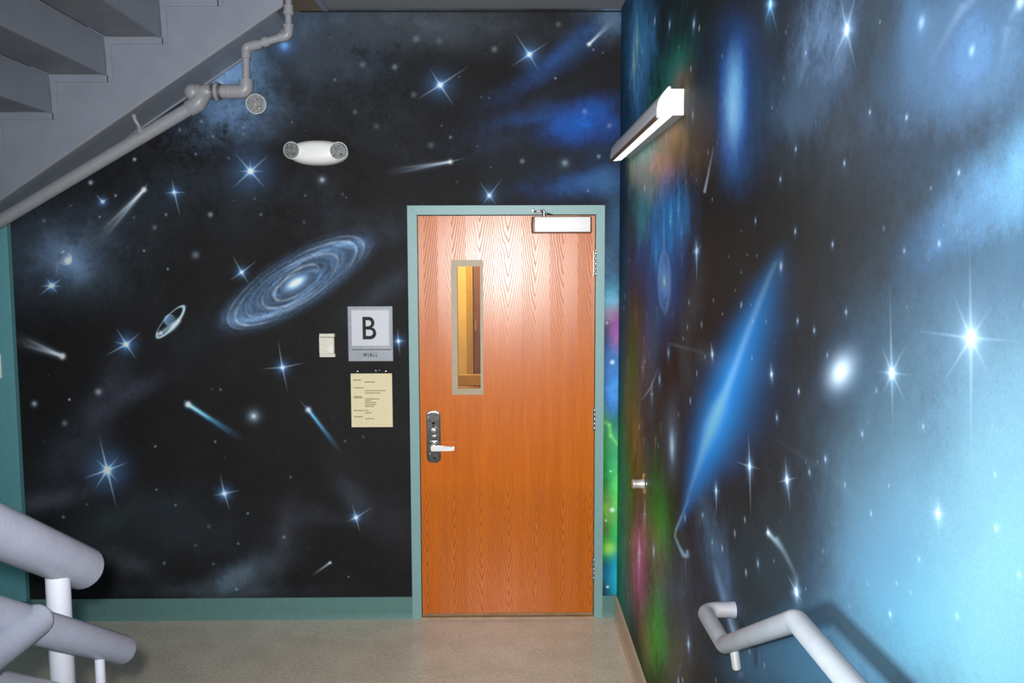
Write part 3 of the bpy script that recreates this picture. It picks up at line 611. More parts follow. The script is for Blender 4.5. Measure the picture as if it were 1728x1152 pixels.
('k',-2.0877,0.814,-2.0705,0.7266,321.51,-13.97,-1.7334,-314.34,2.9952,0.5,0.13,0,(0.643,1.07,1.78)),
('k',-2.0877,0.814,-2.214,0.7702,321.75,-14.427,-1.7194,-314.65,1.1322,0.45,0.5,0.02,(1.06,1.48,1.81)),
('k',-2.0877,0.814,-2.1445,0.7943,321.78,-14.218,-1.7111,-314.77,2.9952,0.5,0.13,0,(0.646,1.07,1.77)),
('k',-2.0877,0.814,-1.9772,0.8547,321.84,-13.714,-1.6903,-315.08,1.1322,0.45,0.5,0.02,(0.978,1.38,1.7)),
('k',-2.0877,0.814,-2.0379,0.8323,321.82,-13.897,-1.698,-314.96,2.9952,0.5,0.13,0,(0.625,1.04,1.73)),
('k',-2.0877,0.814,-2.1441,0.8714,322.02,-14.238,-1.6853,-315.24,1.1322,0.45,0.5,0.02,(1.03,1.44,1.77)),
('k',-2.0877,0.814,-2.1131,0.8398,321.9,-14.133,-1.6957,-315.04,2.9952,0.5,0.13,0,(0.639,1.06,1.76)),
('k',-2.0877,0.814,-2.0255,0.8866,321.98,-13.873,-1.6797,-315.29,1.1322,0.45,0.5,0.02,(0.987,1.39,1.71)),
('k',-2.0877,0.814,-2.0597,0.8467,321.88,-13.969,-1.6932,-315.06,2.9952,0.5,0.13,0,(0.628,1.05,1.73)),
('k',-2.0877,0.814,-2.1576,0.7094,321.52,-14.235,-1.7395,-314.26,1.1322,0.45,0.5,0.02,(1.05,1.46,1.8)),
('k',-2.0877,0.814,-2.1191,0.767,321.67,-14.132,-1.7201,-314.6,2.9952,0.5,0.13,0,(0.65,1.08,1.8)),
('k',-2.0877,0.814,-2.0374,0.7533,321.57,-13.875,-1.7244,-314.49,1.1322,0.45,0.5,0.02,(1.01,1.42,1.75)),
('k',-2.0877,0.814,-2.0651,0.7867,321.7,-13.969,-1.7133,-314.7,2.9952,0.5,0.13,0,(0.635,1.06,1.76)),
('d',-1.4772,0.6848,39683,-1049.6,37953,(1.59,1.81,1.99)),
('d',-1.4772,0.6848,6779.6,-179.33,6484,(0.13,0.313,0.67)),
('d',-1.4772,0.6848,1562,-41.317,1493.9,(0.0389,0.0938,0.201)),
('k',-1.4772,0.6848,-1.4972,0.7917,320.47,-10.296,-1.7501,-313.56,0.78382,0.45,0.5,0.02,(0.73,1.05,1.31)),
('k',-1.4772,0.6848,-1.4862,0.7329,320.28,-10.25,-1.7696,-313.2,2.0736,0.5,0.13,0,(0.46,0.783,1.32)),
('k',-1.4772,0.6848,-1.4505,0.5901,319.82,-10.113,-1.8166,-312.33,0.78382,0.45,0.5,0.02,(0.748,1.07,1.34)),
('k',-1.4772,0.6848,-1.4652,0.6422,319.99,-10.168,-1.7995,-312.65,2.0736,0.5,0.13,0,(0.465,0.792,1.33)),
('k',-1.4772,0.6848,-1.5354,0.6739,320.13,-10.39,-1.7893,-312.86,0.78382,0.45,0.5,0.02,(0.755,1.08,1.35)),
('k',-1.4772,0.6848,-1.5034,0.6799,320.13,-10.293,-1.7872,-312.89,2.0736,0.5,0.13,0,(0.469,0.796,1.34)),
('k',-1.4772,0.6848,-1.397,0.7019,320.12,-9.9699,-1.7795,-312.98,0.78382,0.45,0.5,0.02,(0.725,1.04,1.3)),
('k',-1.4772,0.6848,-1.4411,0.6925,320.12,-10.104,-1.7828,-312.94,2.0736,0.5,0.13,0,(0.458,0.779,1.32)),
('d',-0.7852,0.5508,49661,-642.13,47374,(1.29,1.49,1.65)),
('d',-0.7852,0.5508,8484.3,-109.7,8093.5,(0.105,0.257,0.554)),
('d',-0.7852,0.5508,2553.2,-33.013,2435.6,(0.0316,0.0771,0.166)),
('k',-0.7852,0.5508,-0.8042,0.6248,318.57,-6.0065,-1.8437,-311.3,0.75,0.45,0.5,0.02,(0.595,0.867,1.09)),
('k',-0.7852,0.5508,-0.7937,0.5842,318.44,-5.97,-1.857,-311.06,1.8432,0.5,0.13,0,(0.374,0.645,1.09)),
('k',-0.7852,0.5508,-0.7662,0.4734,318.08,-5.8738,-1.8929,-310.39,0.75,0.45,0.5,0.02,(0.607,0.883,1.11)),
('k',-0.7852,0.5508,-0.7766,0.516,318.22,-5.9103,-1.8791,-310.65,1.8432,0.5,0.13,0,(0.378,0.65,1.1)),
('k',-0.7852,0.5508,-0.6978,0.605,318.43,-5.6805,-1.8498,-311.15,0.75,0.45,0.5,0.02,(0.589,0.859,1.08)),
('k',-0.7852,0.5508,-0.7459,0.5752,318.37,-5.8233,-1.8597,-310.99,1.8432,0.5,0.13,0,(0.372,0.643,1.09)),
('k',-0.7852,0.5508,-0.8343,0.5286,318.29,-6.0869,-1.8753,-310.74,0.75,0.45,0.5,0.02,(0.605,0.882,1.11)),
('k',-0.7852,0.5508,-0.8073,0.5408,318.31,-6.0062,-1.8712,-310.81,1.8432,0.5,0.13,0,(0.377,0.65,1.1)),
('d',-2.2031,2.3805,104570,-4756.4,106570,(0.851,0.909,0.861)),
('d',-2.2031,2.3805,17865,-812.61,18206,(0.0695,0.157,0.289)),
('d',-2.2031,2.3805,2777.3,-126.33,2830.4,(0.0209,0.047,0.0868)),
('k',-2.2031,2.3805,-2.2105,2.4149,332.13,-15.73,-0.57515,-335.03,0.75,0.45,0.5,0.02,(0.517,0.671,0.705)),
('k',-2.2031,2.3805,-2.2064,2.396,332.06,-15.711,-0.58231,-334.91,1.3248,0.5,0.13,0,(0.293,0.457,0.657)),
('d',-1.1003,2.9924,5521.8,-140.87,5786.2,(0.0999,0.301,0.631)),
('d',-1.1003,2.9924,776.5,-19.809,813.69,(0.0312,0.0896,0.218)),
('d',-2.1069,2.3101,23323,-1011.4,23709,(0.378,0.477,0.62)),
('d',-1.8787,2.4263,36534,-1433.4,37336,(0.38,0.481,0.623)),
('d',-1.5019,2.1464,17643,-546.55,17854,(0.189,0.236,0.305)),
('d',-1.585,1.9405,7783.8,-249.12,7811.6,(0.108,0.135,0.174)),
('d',-2.1158,1.23,7606.8,-305.95,7414,(0.186,0.228,0.292)),
('d',-2.1158,1.23,43815,-1762.3,42705,(0.186,0.228,0.292)),
('d',-2.4515,1.1689,10961,-509.73,10648,(0.243,0.292,0.371)),
('d',-2.4515,1.1689,68505,-3185.8,66550,(0.405,0.486,0.619)),
('d',-1.3106,1.0977,4226.3,-102.9,4108.8,(0.227,0.283,0.366)),
('d',-1.3106,1.0977,23398,-569.69,22748,(0.371,0.463,0.599)),
('d',-1.3106,1.0977,1202.1,-29.269,1168.7,(0.0412,0.0515,0.0665)),
('d',-2.2686,1.19,68449,-2946.5,66583,(0.421,0.513,0.655)),
('d',-2.2993,1.0647,13459,-582.23,13028,(0.147,0.179,0.228)),
('d',-1.849,1.9625,70284,-2616.7,70536,(0.249,0.311,0.4)),
('d',-1.7309,1.8678,69947,-2423,69964,(0.232,0.291,0.374)),
('d',-0.9251,2.3213,21817,-439.32,22277,(0.302,0.382,0.496)),
('d',-0.9251,2.3213,4418,-88.962,4511,(0.0672,0.0849,0.11)),
('d',-1.9679,2.5247,11512,-475.5,11807,(0.175,0.201,0.222)),
('d',-1.8331,2.5126,14187,-547.68,14550,(0.0459,0.0571,0.0685)),
('d',-1.3943,2.8608,42921,-1329.5,44694,(0.123,0.144,0.162)),
('d',-1.4291,2.805,18099,-570.08,18803,(0.148,0.184,0.224)),
('d',-1.4291,2.805,3575.2,-112.61,3714.2,(0.0618,0.0767,0.0932)),
('d',-0.5449,2.8867,13618,-192.65,14241,(0.124,0.158,0.204)),
('d',-0.4505,2.7481,11453,-136.3,11916,(0.0675,0.0855,0.111)),
('d',-0.4349,3.0244,9569,-117.95,10066,(0.0907,0.115,0.149)),
('d',-0.3181,3.0156,9555.3,-95.276,10053,(0.0429,0.0544,0.0707)),
('d',-0.0391,2.9745,11513,-49.508,12108,(0.104,0.132,0.171)),
('d',0.2856,3.0973,14241,26.754,15073,(0.0659,0.0838,0.109)),
('d',-0.3659,2.4955,11330,-108.42,11675,(0.0632,0.0799,0.104)),
('d',0.1012,2.414,17571,-2.6507,18084,(0.121,0.154,0.2)),
('d',0.3204,2.4046,13255,55.569,13651,(0.171,0.216,0.28)),
('d',0.3204,2.4046,2804.7,11.758,2888.5,(0.0372,0.0471,0.0611)),
('d',0.4938,2.4374,31154,234.92,32153,(0.197,0.249,0.324)),
('d',0.4197,2.6643,17694,98.472,18419,(0.117,0.148,0.193)),
('d',0.5476,2.5927,17623,145.54,18305,(0.102,0.129,0.168)),
('d',0.4398,2.263,44577,305.9,45679,(0.122,0.155,0.202)),
('d',0.271,2.8302,88074,196.13,92226,(0.239,0.302,0.392)),
('d',0.4636,2.9714,88413,506.56,93188,(0.181,0.23,0.299)),
('d',0.5119,2.9567,135800,913.49,143090,(0.146,0.185,0.24)),
('d',-0.8495,2.8222,32026,-641.41,33365,(0.0934,0.118,0.153)),
('d',-0.7503,2.6626,22079,-388.97,22866,(0.077,0.0973,0.126)),
('d',-0.6429,2.5912,11402,-174.42,11780,(0.0471,0.0596,0.077)),
('d',-0.7068,2.8985,11549,-201,12076,(0.081,0.103,0.133)),
('d',-1.831,0.9394,67521,-2289.5,65135,(0.221,0.271,0.348)),
('d',-1.5165,0.9631,67394,-1883.2,65137,(0.186,0.233,0.3)),
('d',-1.8337,0.7075,66922,-2229.6,63986,(0.179,0.221,0.284)),
('d',-1.737,0.6239,55083,-1720.9,52514,(0.144,0.178,0.229)),
('d',-1.357,0.5768,81859,-1954.7,78001,(0.242,0.303,0.392)),
('d',-1.1265,0.7706,92268,-1843,88644,(0.145,0.183,0.237)),
('d',-1.5659,0.5073,29445,-814.88,27964,(0.0764,0.0951,0.123)),
('d',-1.8083,0.3087,54456,-1728.9,51288,(0.191,0.234,0.3)),
('d',-1.5476,0.3037,54321,-1455.6,51193,(0.105,0.131,0.169)),
('d',-2.3296,0.5633,42781,-1812.1,40621,(0.179,0.214,0.271)),
('d',-2.2017,0.6298,66941,-2685.4,63745,(0.117,0.142,0.181)),
('d',-1.4121,0.4129,81387,-1994.6,77055,(0.209,0.261,0.339)),
('d',-1.6384,0.4046,42262,-1216.4,39970,(0.0712,0.0884,0.114)),
('d',-1.1692,0.4469,38975,-778.75,36980,(0.163,0.205,0.267)),
('d',-0.8351,0.9628,66984,-996.31,64900,(0.0904,0.114,0.148)),
('d',-0.7381,0.9845,92709,-1211.3,89933,(0.0879,0.111,0.144)),
('d',-1.4796,1.2397,68097,-1905.6,66528,(0.13,0.162,0.209)),
('d',-1.4292,0.1631,53975,-1306,50617,(0.232,0.29,0.376)),
('d',-0.8307,0.2275,115780,-1509.6,109080,(0.157,0.2,0.262)),
('d',-0.2655,2.5357,49208,-378.28,50807,(0.157,0.2,0.258)),
('d',-0.2175,2.8365,136070,-1020.8,142200,(0.101,0.128,0.166)),
('d',-0.3103,2.5938,134880,-1176.4,139550,(0.128,0.162,0.21)),
('d',-0.1294,2.4892,134100,-654.77,138280,(0.0925,0.117,0.152)),
('d',-0.1067,2.736,126790,-639.7,132050,(0.0976,0.124,0.16)),
('d',-0.0674,2.733,135320,-576.33,140940,(0.0973,0.123,0.16)),
('d',-0.8219,2.2474,70415,-1260.9,71718,(0.0662,0.0833,0.108)),
('d',-0.804,2.2323,125090,-2190.7,127340,(0.0987,0.124,0.161)),
('d',-0.4087,2.2013,70023,-677.02,71308,(0.0216,0.0208,0.0269)),
('d',-0.234,2.3095,70210,-456.59,71856,(0.0454,0.0574,0.0745)),
('d',-1.5258,1.243,121130,-3498.6,118330,(0.0883,0.11,0.142)),
('d',-2.0477,2.2139,45514,-1906.9,46102,(0.345,0.431,0.554)),
('d',-1.2718,2.2273,70650,-1885.8,71780,(0.0766,0.0963,0.124)),
('d',-1.5314,2.6161,31965,-1053.4,32948,(0.141,0.179,0.232)),
('d',-1.7574,2.6015,72029,-2692.7,74148,(0.0364,0.0447,0.0525)),
('d',-1.6441,2.5747,49914,-1750,51347,(0.148,0.188,0.245)),
('d',-1.6421,2.631,59535,-2095.2,61381,(0.028,0.0348,0.0416)),
('d',-1.4767,2.5418,42409,-1342.2,43594,(0.11,0.139,0.179)),
('d',-1.5672,2.4526,88244,-2926.9,90363,(0.226,0.284,0.367)),
('d',-1.3988,2.4314,71307,-2123.8,73000,(0.104,0.131,0.169)),
('d',-1.3217,2.5862,88514,-2541.7,91195,(0.167,0.211,0.274)),
('d',-1.3227,2.5535,135920,-3892.7,139860,(0.166,0.209,0.27)),
('d',-1.0134,2.2418,70523,-1527.2,71760,(0.104,0.131,0.169)),
('d',-1.0709,2.6126,88402,-2106.5,91258,(0.0953,0.121,0.155)),
('d',-1.0227,2.106,44897,-963.78,45440,(0.0624,0.0785,0.102)),
('d',-1.2438,2.1458,45059,-1167.5,45638,(0.113,0.142,0.183)),
('d',-1.9829,2.2438,58808,-2394.6,59649,(0.278,0.346,0.445)),
('d',-2.0694,2.1356,70909,-2983.6,71600,(0.233,0.291,0.374)),
('d',-2.212,2.1932,135090,-6086.8,136660,(0.13,0.163,0.209)),
('d',-1.8938,2.1322,70786,-2733.9,71503,(0.0776,0.0968,0.125)),
('d',-1.7295,2.1469,49112,-1740.7,49663,(0.189,0.236,0.305)),
('d',-1.7897,2.0806,17644,-642.66,17792,(0.0967,0.121,0.155)),
('d',-2.3547,2.1182,31576,-1503.6,31836,(0.109,0.136,0.175)),
('k',-1.8366,2.2736,-2.0932,2.0087,330.08,-13.987,-0.76696,-331.47,2.2,7,0.4125,0.02,(0.492,0.617,0.753)),
('k',-1.8366,2.2736,-2.0297,2.0503,330.16,-13.791,-0.75141,-331.72,1.21,1.1,0.4125,0.02,(0.881,1.1,1.35)),
('k',-1.8366,2.2736,-2.0537,2.0733,330.26,-13.876,-0.74292,-331.88,1.21,1.1,0.4125,0.02,(0.888,1.11,1.36)),
('k',-1.8366,2.2736,-1.9789,2.1296,330.38,-13.647,-0.72188,-332.22,1.21,1.1,0.4125,0.02,(0.876,1.1,1.34)),
('d',-1.8366,2.2736,18680,-708.57,18977,(0.815,0.912,1.02)),
('k',-1.8366,2.2736,-1.8171,2.3065,330.84,-13.164,-0.65543,-333.32,0.9,0.5,0.3,0.02,(0.842,1.05,1.29)),
('k',-0.2666,2.4116,-0.5861,2.3582,329.34,-4.0388,-0.5801,-333.52,2.2,4.5,0.33,0.02,(0.286,0.361,0.445)),
('k',-0.2666,2.4116,-0.5204,2.3582,329.29,-3.8253,-0.58,-333.49,1.21,1.1,0.33,0.02,(0.518,0.655,0.806)),
('k',-0.2666,2.4116,-0.5238,2.3795,329.36,-3.8381,-0.572,-333.63,1.21,1.1,0.33,0.02,(0.518,0.654,0.806)),
('k',-0.2666,2.4116,-0.4425,2.3836,329.32,-3.5736,-0.57037,-333.63,1.21,1.1,0.33,0.02,(0.517,0.654,0.804)),
('d',-0.2666,2.4116,18514,-136.97,19021,(0.398,0.451,0.506)),
('k',-0.2666,2.4116,-0.1844,2.4325,329.28,-2.7371,-0.55162,-333.85,0.9,0.5,0.24,0.02,(0.511,0.647,0.797)),
('k',0.4408,2.9978,0.5739,3.1265,332.37,2.0675,-0.056166,-341.87,2,3.5,0.3575,0.02,(0.344,0.436,0.54)),
('k',0.4408,2.9978,0.5414,3.1066,332.33,1.9587,-0.064043,-341.75,1.1,1,0.3575,0.02,(0.622,0.789,0.974)),
('k',0.4408,2.9978,0.5533,3.095,332.28,1.9977,-0.068646,-341.67,1.1,1,0.3575,0.02,(0.622,0.789,0.973)),
('k',0.4408,2.9978,0.5149,3.0679,332.22,1.8691,-0.079349,-341.5,1.1,1,0.3575,0.02,(0.616,0.782,0.964)),
('d',0.4408,2.9978,22780,118.79,24033,(0.508,0.575,0.649)),
('k',-2.2931,1.4175,-2.523,1.5082,326.35,-16.449,-1.2604,-323.1,2.6,7,0.33,0.02,(0.685,0.831,1.01)),
('k',-2.2931,1.4175,-2.484,1.4739,326.21,-16.313,-1.2724,-322.87,1.43,1.3,0.33,0.02,(1.23,1.49,1.8)),
('k',-2.2931,1.4175,-2.4702,1.5062,326.31,-16.279,-1.2609,-323.07,1.43,1.3,0.33,0.02,(1.22,1.48,1.79)),
('k',-2.2931,1.4175,-2.4188,1.4695,326.15,-16.103,-1.2738,-322.82,1.43,1.3,0.33,0.02,(1.19,1.46,1.76)),
('d',-2.2931,1.4175,12985,-574.06,12741,(0.887,0.969,1.07)),
('k',-1.6523,1.1621,-1.3793,0.9782,322.57,-10.608,-1.527,-317.61,2.6,3.6,0.4125,0.02,(0.107,0.366,0.637)),
('k',-1.6523,1.1621,-1.429,1.0227,322.75,-10.772,-1.512,-317.89,1.43,1.3,0.4125,0.02,(0.196,0.669,1.16)),
('k',-1.6523,1.1621,-1.4392,1.0075,322.71,-10.8,-1.5173,-317.8,1.43,1.3,0.4125,0.02,(0.197,0.671,1.17)),
('k',-1.6523,1.1621,-1.5031,1.0602,322.92,-11.011,-1.4995,-318.15,1.43,1.3,0.4125,0.02,(0.199,0.677,1.18)),
('d',-1.6523,1.1621,12782,-397.48,12443,(0.768,0.853,0.953)),
('k',-1.6523,1.1621,-1.676,1.1905,323.45,-11.58,-1.4555,-319.01,0.9,0.5,0.3,0.02,(0.205,0.696,1.21)),
('k',-1.0243,1.131,-0.8551,0.8995,321.4,-7.0053,-1.5603,-316.54,2.4,2.6,0.4125,0.02,(0.0871,0.284,0.497)),
('k',-1.0243,1.131,-0.8838,0.95,321.58,-7.1008,-1.5434,-316.86,1.32,1.2,0.4125,0.02,(0.158,0.514,0.899)),
('k',-1.0243,1.131,-0.8943,0.942,321.56,-7.1321,-1.5461,-316.81,1.32,1.2,0.4125,0.02,(0.158,0.516,0.902)),
('k',-1.0243,1.131,-0.9321,1.0035,321.78,-7.2575,-1.5254,-317.2,1.32,1.2,0.4125,0.02,(0.158,0.515,0.901)),
('d',-1.0243,1.131,14899,-282,14519,(0.596,0.671,0.753)),
('k',-1.0243,1.131,-1.0726,1.1846,322.44,-7.7208,-1.4642,-318.36,0.9,0.5,0.3,0.02,(0.159,0.518,0.905)),
('k',-1.6523,1.1621,-1.5464,1.0894,323.04,-11.152,-1.4897,-318.34,2.2,2,0.4,0.1,(0.624,0.993,1.25)),
('k',-0.927,0.3061,-1.0264,0.2353,316.9,-7.0302,-2.0502,-307.69,1.4,1.4,0.1925,0.02,(0.42,0.532,0.661)),
('k',-0.927,0.3061,-1.0045,0.2465,316.92,-6.9658,-2.0466,-307.75,0.77,0.7,0.1925,0.02,(0.761,0.964,1.2)),
('k',-0.927,0.3061,-1.0085,0.2525,316.94,-6.9785,-2.0447,-307.78,0.77,0.7,0.1925,0.02,(0.761,0.964,1.2)),
('k',-0.927,0.3061,-0.9819,0.2676,316.97,-6.9004,-2.0397,-307.86,0.77,0.7,0.1925,0.02,(0.759,0.96,1.19)),
('d',-0.927,0.3061,42386,-637.7,40037,(0.339,0.383,0.434)),
('k',-2.2292,1.9574,-2.2025,2.009,329.42,-15.534,-0.88481,-329.6,1.2,0.8,0.3,0.02,(0.68,0.921,1.17)),
('k',-2.2186,1.924,-2.1545,1.8629,328.8,-15.289,-0.95039,-328.42,2.4,1,0.18,0.02,(0.669,0.988,1.32)),
('k',-2.2927,1.8999,-2.3084,1.8268,328.77,-16.01,-0.97285,-328.11,1,0.7,0.3,0.02,(0.913,1.07,1.25)),
('c',-2.2374,1.9119,188,39.561,238.41,(0.173,0.294,0.483),0.6),
('g',-1.073,1.7954,326.51,-8.0714,-1.0165,-326.36,140,46,-0.54978,[(2,2.2,0.85),(2,9,0.9)],3.1,(0.122,0.244,0.444)),
('d',-1.073,1.7954,1534.8,-850.54,2526.7,(0.282,0.47,0.709)),
('l',326.38,-8.2368,-1.0354,-326.04,[(-0.99037,1.7958,0.935,0.0176),(-1.0122,1.7688,1.11,0.0988),(-1.0435,1.743,1.27,0.0925),(-1.08,1.7217,1.41,0.264),(-1.1171,1.7077,1.53,0.244),(-1.15,1.7028,1.62,0.212),(-1.1744,1.7076,1.68,0.425),(-1.1871,1.7215,1.7,0.241),(-1.1865,1.7428,1.68,0.292),(-1.1727,1.7685,1.62,0.377),(-1.1475,1.7955,1.53,0.16),(-1.1142,1.8202,1.41,0.238),(-1.077,1.8394,1.27,0.166),(-1.0408,1.8507,1.11,0.0537),(-1.0102,1.8526,0.935,0.0211)],(0.588,0.7,0.857)),
('l',326.78,-7.9391,-0.98127,-326.96,[(-1.1466,1.7619,0.88,0.00904),(-1.1493,1.774,1.04,0.0912),(-1.1453,1.7892,1.19,0.145),(-1.1349,1.8064,1.33,0.124),(-1.1188,1.8245,1.44,0.309),(-1.0981,1.8423,1.53,0.225),(-1.0742,1.8584,1.58,0.234),(-1.0487,1.8719,1.6,0.392),(-1.0234,1.8817,1.58,0.193),(-1.0001,1.8874,1.53,0.276),(-0.98015,1.8884,1.44,0.283),(-0.96508,1.8846,1.33,0.116),(-0.95586,1.8764,1.19,0.168),(-0.95312,1.8644,1.04,0.0774),(-0.95706,1.8492,0.88,0.0101)],(0.575,0.688,0.843)),
('l',326.07,-8.5061,-1.078,-325.32,[(-0.94651,1.7816,0.99,0.0157),(-0.97675,1.7551,1.17,0.0602),(-1.0112,1.7303,1.34,0.201),(-1.0483,1.7081,1.5,0.158),(-1.0864,1.6895,1.62,0.233),(-1.1238,1.6755,1.72,0.38),(-1.1588,1.6666,1.78,0.199),(-1.1898,1.6632,1.8,0.365),(-1.2154,1.6656,1.78,0.357),(-1.2345,1.6735,1.72,0.184),(-1.2462,1.6867,1.62,0.332),(-1.25,1.7045,1.5,0.189),(-1.2457,1.7261,1.34,0.113),(-1.2336,1.7505,1.17,0.114),(-1.2142,1.7768,0.99,0.0115)],(0.599,0.714,0.877)),
('l',326.92,-7.5218,-0.95439,-327.38,[(-1.2454,1.7838,0.99,0.0146),(-1.2016,1.8196,1.17,0.0957),(-1.1522,1.8536,1.34,0.0833),(-1.0997,1.8843,1.5,0.227),(-1.0467,1.9099,1.62,0.244),(-0.99578,1.9294,1.72,0.177),(-0.94959,1.9417,1.78,0.382),(-0.91037,1.9461,1.8,0.243),(-0.88008,1.9426,1.78,0.239),(-0.86022,1.9312,1.72,0.354),(-0.8518,1.9126,1.62,0.154),(-0.85525,1.8875,1.5,0.199),(-0.8704,1.8574,1.34,0.163),(-0.89653,1.8236,1.17,0.0472),(-0.93234,1.788,0.99,0.0183)],(0.566,0.678,0.831)),
('l',327.2,-6.7004,-0.89986,-328.24,[(-1.0762,1.9257,0.935,0.0109),(-1.0249,1.9509,1.11,0.117),(-0.975,1.9721,1.27,0.155),(-0.92764,1.9886,1.41,0.164),(-0.8841,2.0001,1.53,0.377),(-0.8455,2.0063,1.62,0.238),(-0.81284,2.0069,1.68,0.319),(-0.78697,2.002,1.7,0.454),(-0.76856,1.9917,1.68,0.215),(-0.7581,1.9763,1.62,0.366),(-0.75586,1.9561,1.53,0.311),(-0.76192,1.9318,1.41,0.144),(-0.77613,1.9038,1.27,0.213),(-0.79813,1.8729,1.11,0.0821),(-0.82735,1.84,0.935,0.0136)],(0.544,0.651,0.8)),
('l',325.76,-9.6382,-1.1431,-324.31,[(-1.1735,1.6111,0.935,0.0212),(-1.2131,1.5971,1.11,0.0591),(-1.2501,1.5865,1.27,0.215),(-1.2838,1.5795,1.41,0.221),(-1.3138,1.5761,1.53,0.211),(-1.3394,1.5766,1.62,0.445),(-1.3603,1.5808,1.68,0.263),(-1.376,1.5887,1.7,0.34),(-1.3864,1.6001,1.68,0.457),(-1.3911,1.6148,1.62,0.206),(-1.3903,1.6326,1.53,0.333),(-1.3838,1.6532,1.41,0.259),(-1.3717,1.6762,1.27,0.107),(-1.3544,1.7013,1.11,0.125),(-1.3321,1.7279,0.935,0.0161)],(0.643,0.766,0.939)),
('l',325.93,-8.6041,-1.0967,-325.01,[(-0.86609,1.8276,0.88,0.0095),(-0.90413,1.7908,1.04,0.0578),(-0.94935,1.7542,1.19,0.149),(-0.99984,1.7192,1.33,0.101),(-1.0535,1.6875,1.44,0.219),(-1.108,1.6603,1.53,0.255),(-1.1611,1.6388,1.58,0.151),(-1.2105,1.6239,1.6,0.318),(-1.254,1.6162,1.58,0.222),(-1.29,1.6161,1.53,0.167),(-1.3167,1.6236,1.44,0.264),(-1.3331,1.6384,1.33,0.114),(-1.3385,1.6598,1.19,0.109),(-1.3328,1.6869,1.04,0.0819),(-1.316,1.7185,0.88,0.00763)],(0.603,0.719,0.881)),
('l',327.29,-6.2926,-0.87831,-328.57,[(-0.95703,1.9995,0.77,0.00881),(-0.91425,2.0139,0.91,0.0572),(-0.87419,2.0246,1.04,0.05),(-0.83753,2.0314,1.16,0.137),(-0.80488,2.0341,1.26,0.146),(-0.7768,2.0328,1.34,0.107),(-0.75376,2.0274,1.38,0.229),(-0.73615,2.0181,1.4,0.145),(-0.72428,2.005,1.38,0.144),(-0.71836,1.9883,1.34,0.212),(-0.71848,1.9683,1.26,0.0921),(-0.72465,1.9453,1.16,0.12),(-0.73678,1.9197,1.04,0.0973),(-0.75467,1.892,0.91,0.0283),(-0.77803,1.8626,0.77,0.011)],(0.532,0.637,0.783)),
('l',326.06,-9.7815,-1.1139,-324.85,[(-1.2469,1.5712,0.715,0.00734),(-1.2951,1.56,0.845,0.0477),(-1.3374,1.555,0.969,0.0416),(-1.3729,1.5563,1.08,0.114),(-1.4004,1.564,1.17,0.121),(-1.4192,1.5777,1.24,0.0889),(-1.429,1.5971,1.29,0.191),(-1.4294,1.6217,1.3,0.121),(-1.4205,1.6509,1.29,0.12),(-1.4024,1.6838,1.24,0.177),(-1.3757,1.7196,1.17,0.0768),(-1.3411,1.7573,1.08,0.1),(-1.2996,1.796,0.969,0.0811),(-1.2522,1.8347,0.845,0.0236),(-1.2001,1.8722,0.715,0.00921)],(0.645,0.769,0.94)),
('p',-2.2551,1.9241,329.1,-15.753,-0.92831,-328.87,11.5,0.61087,(0.599,0.813,1.18)),
('d',-2.242,1.9119,8836,-395.43,8839.8,(0.612,0.773,0.945)),
('k',-2.272,1.9515,-2.2594,1.9606,329.32,-15.841,-0.90497,-329.29,0.9,0.9,0.4,0.4,(1.07,1.05,1.22)),
('p',-1.7301,1.604,326.25,-12.195,-1.1567,-324.4,10,3.4907,(0.163,0.298,0.474)),
('o',-1.7289,1.5948,326.19,-12.183,-1.1633,-324.28,34,9.5,-0.85521,2.3,1.309,(0.69,0.992,1.18)),
('k',-1.7957,1.5302,-1.7771,1.5363,325.88,-12.521,-1.2073,-323.54,2.2,2,0.5,0.5,(1.04,1.16,1.29)),
('k',-1.7771,1.5363,-1.6825,1.6038,326.04,-12.177,-1.1808,-323.97,2,2.6,0.4,0.3,(0.691,0.996,1.18)),
]
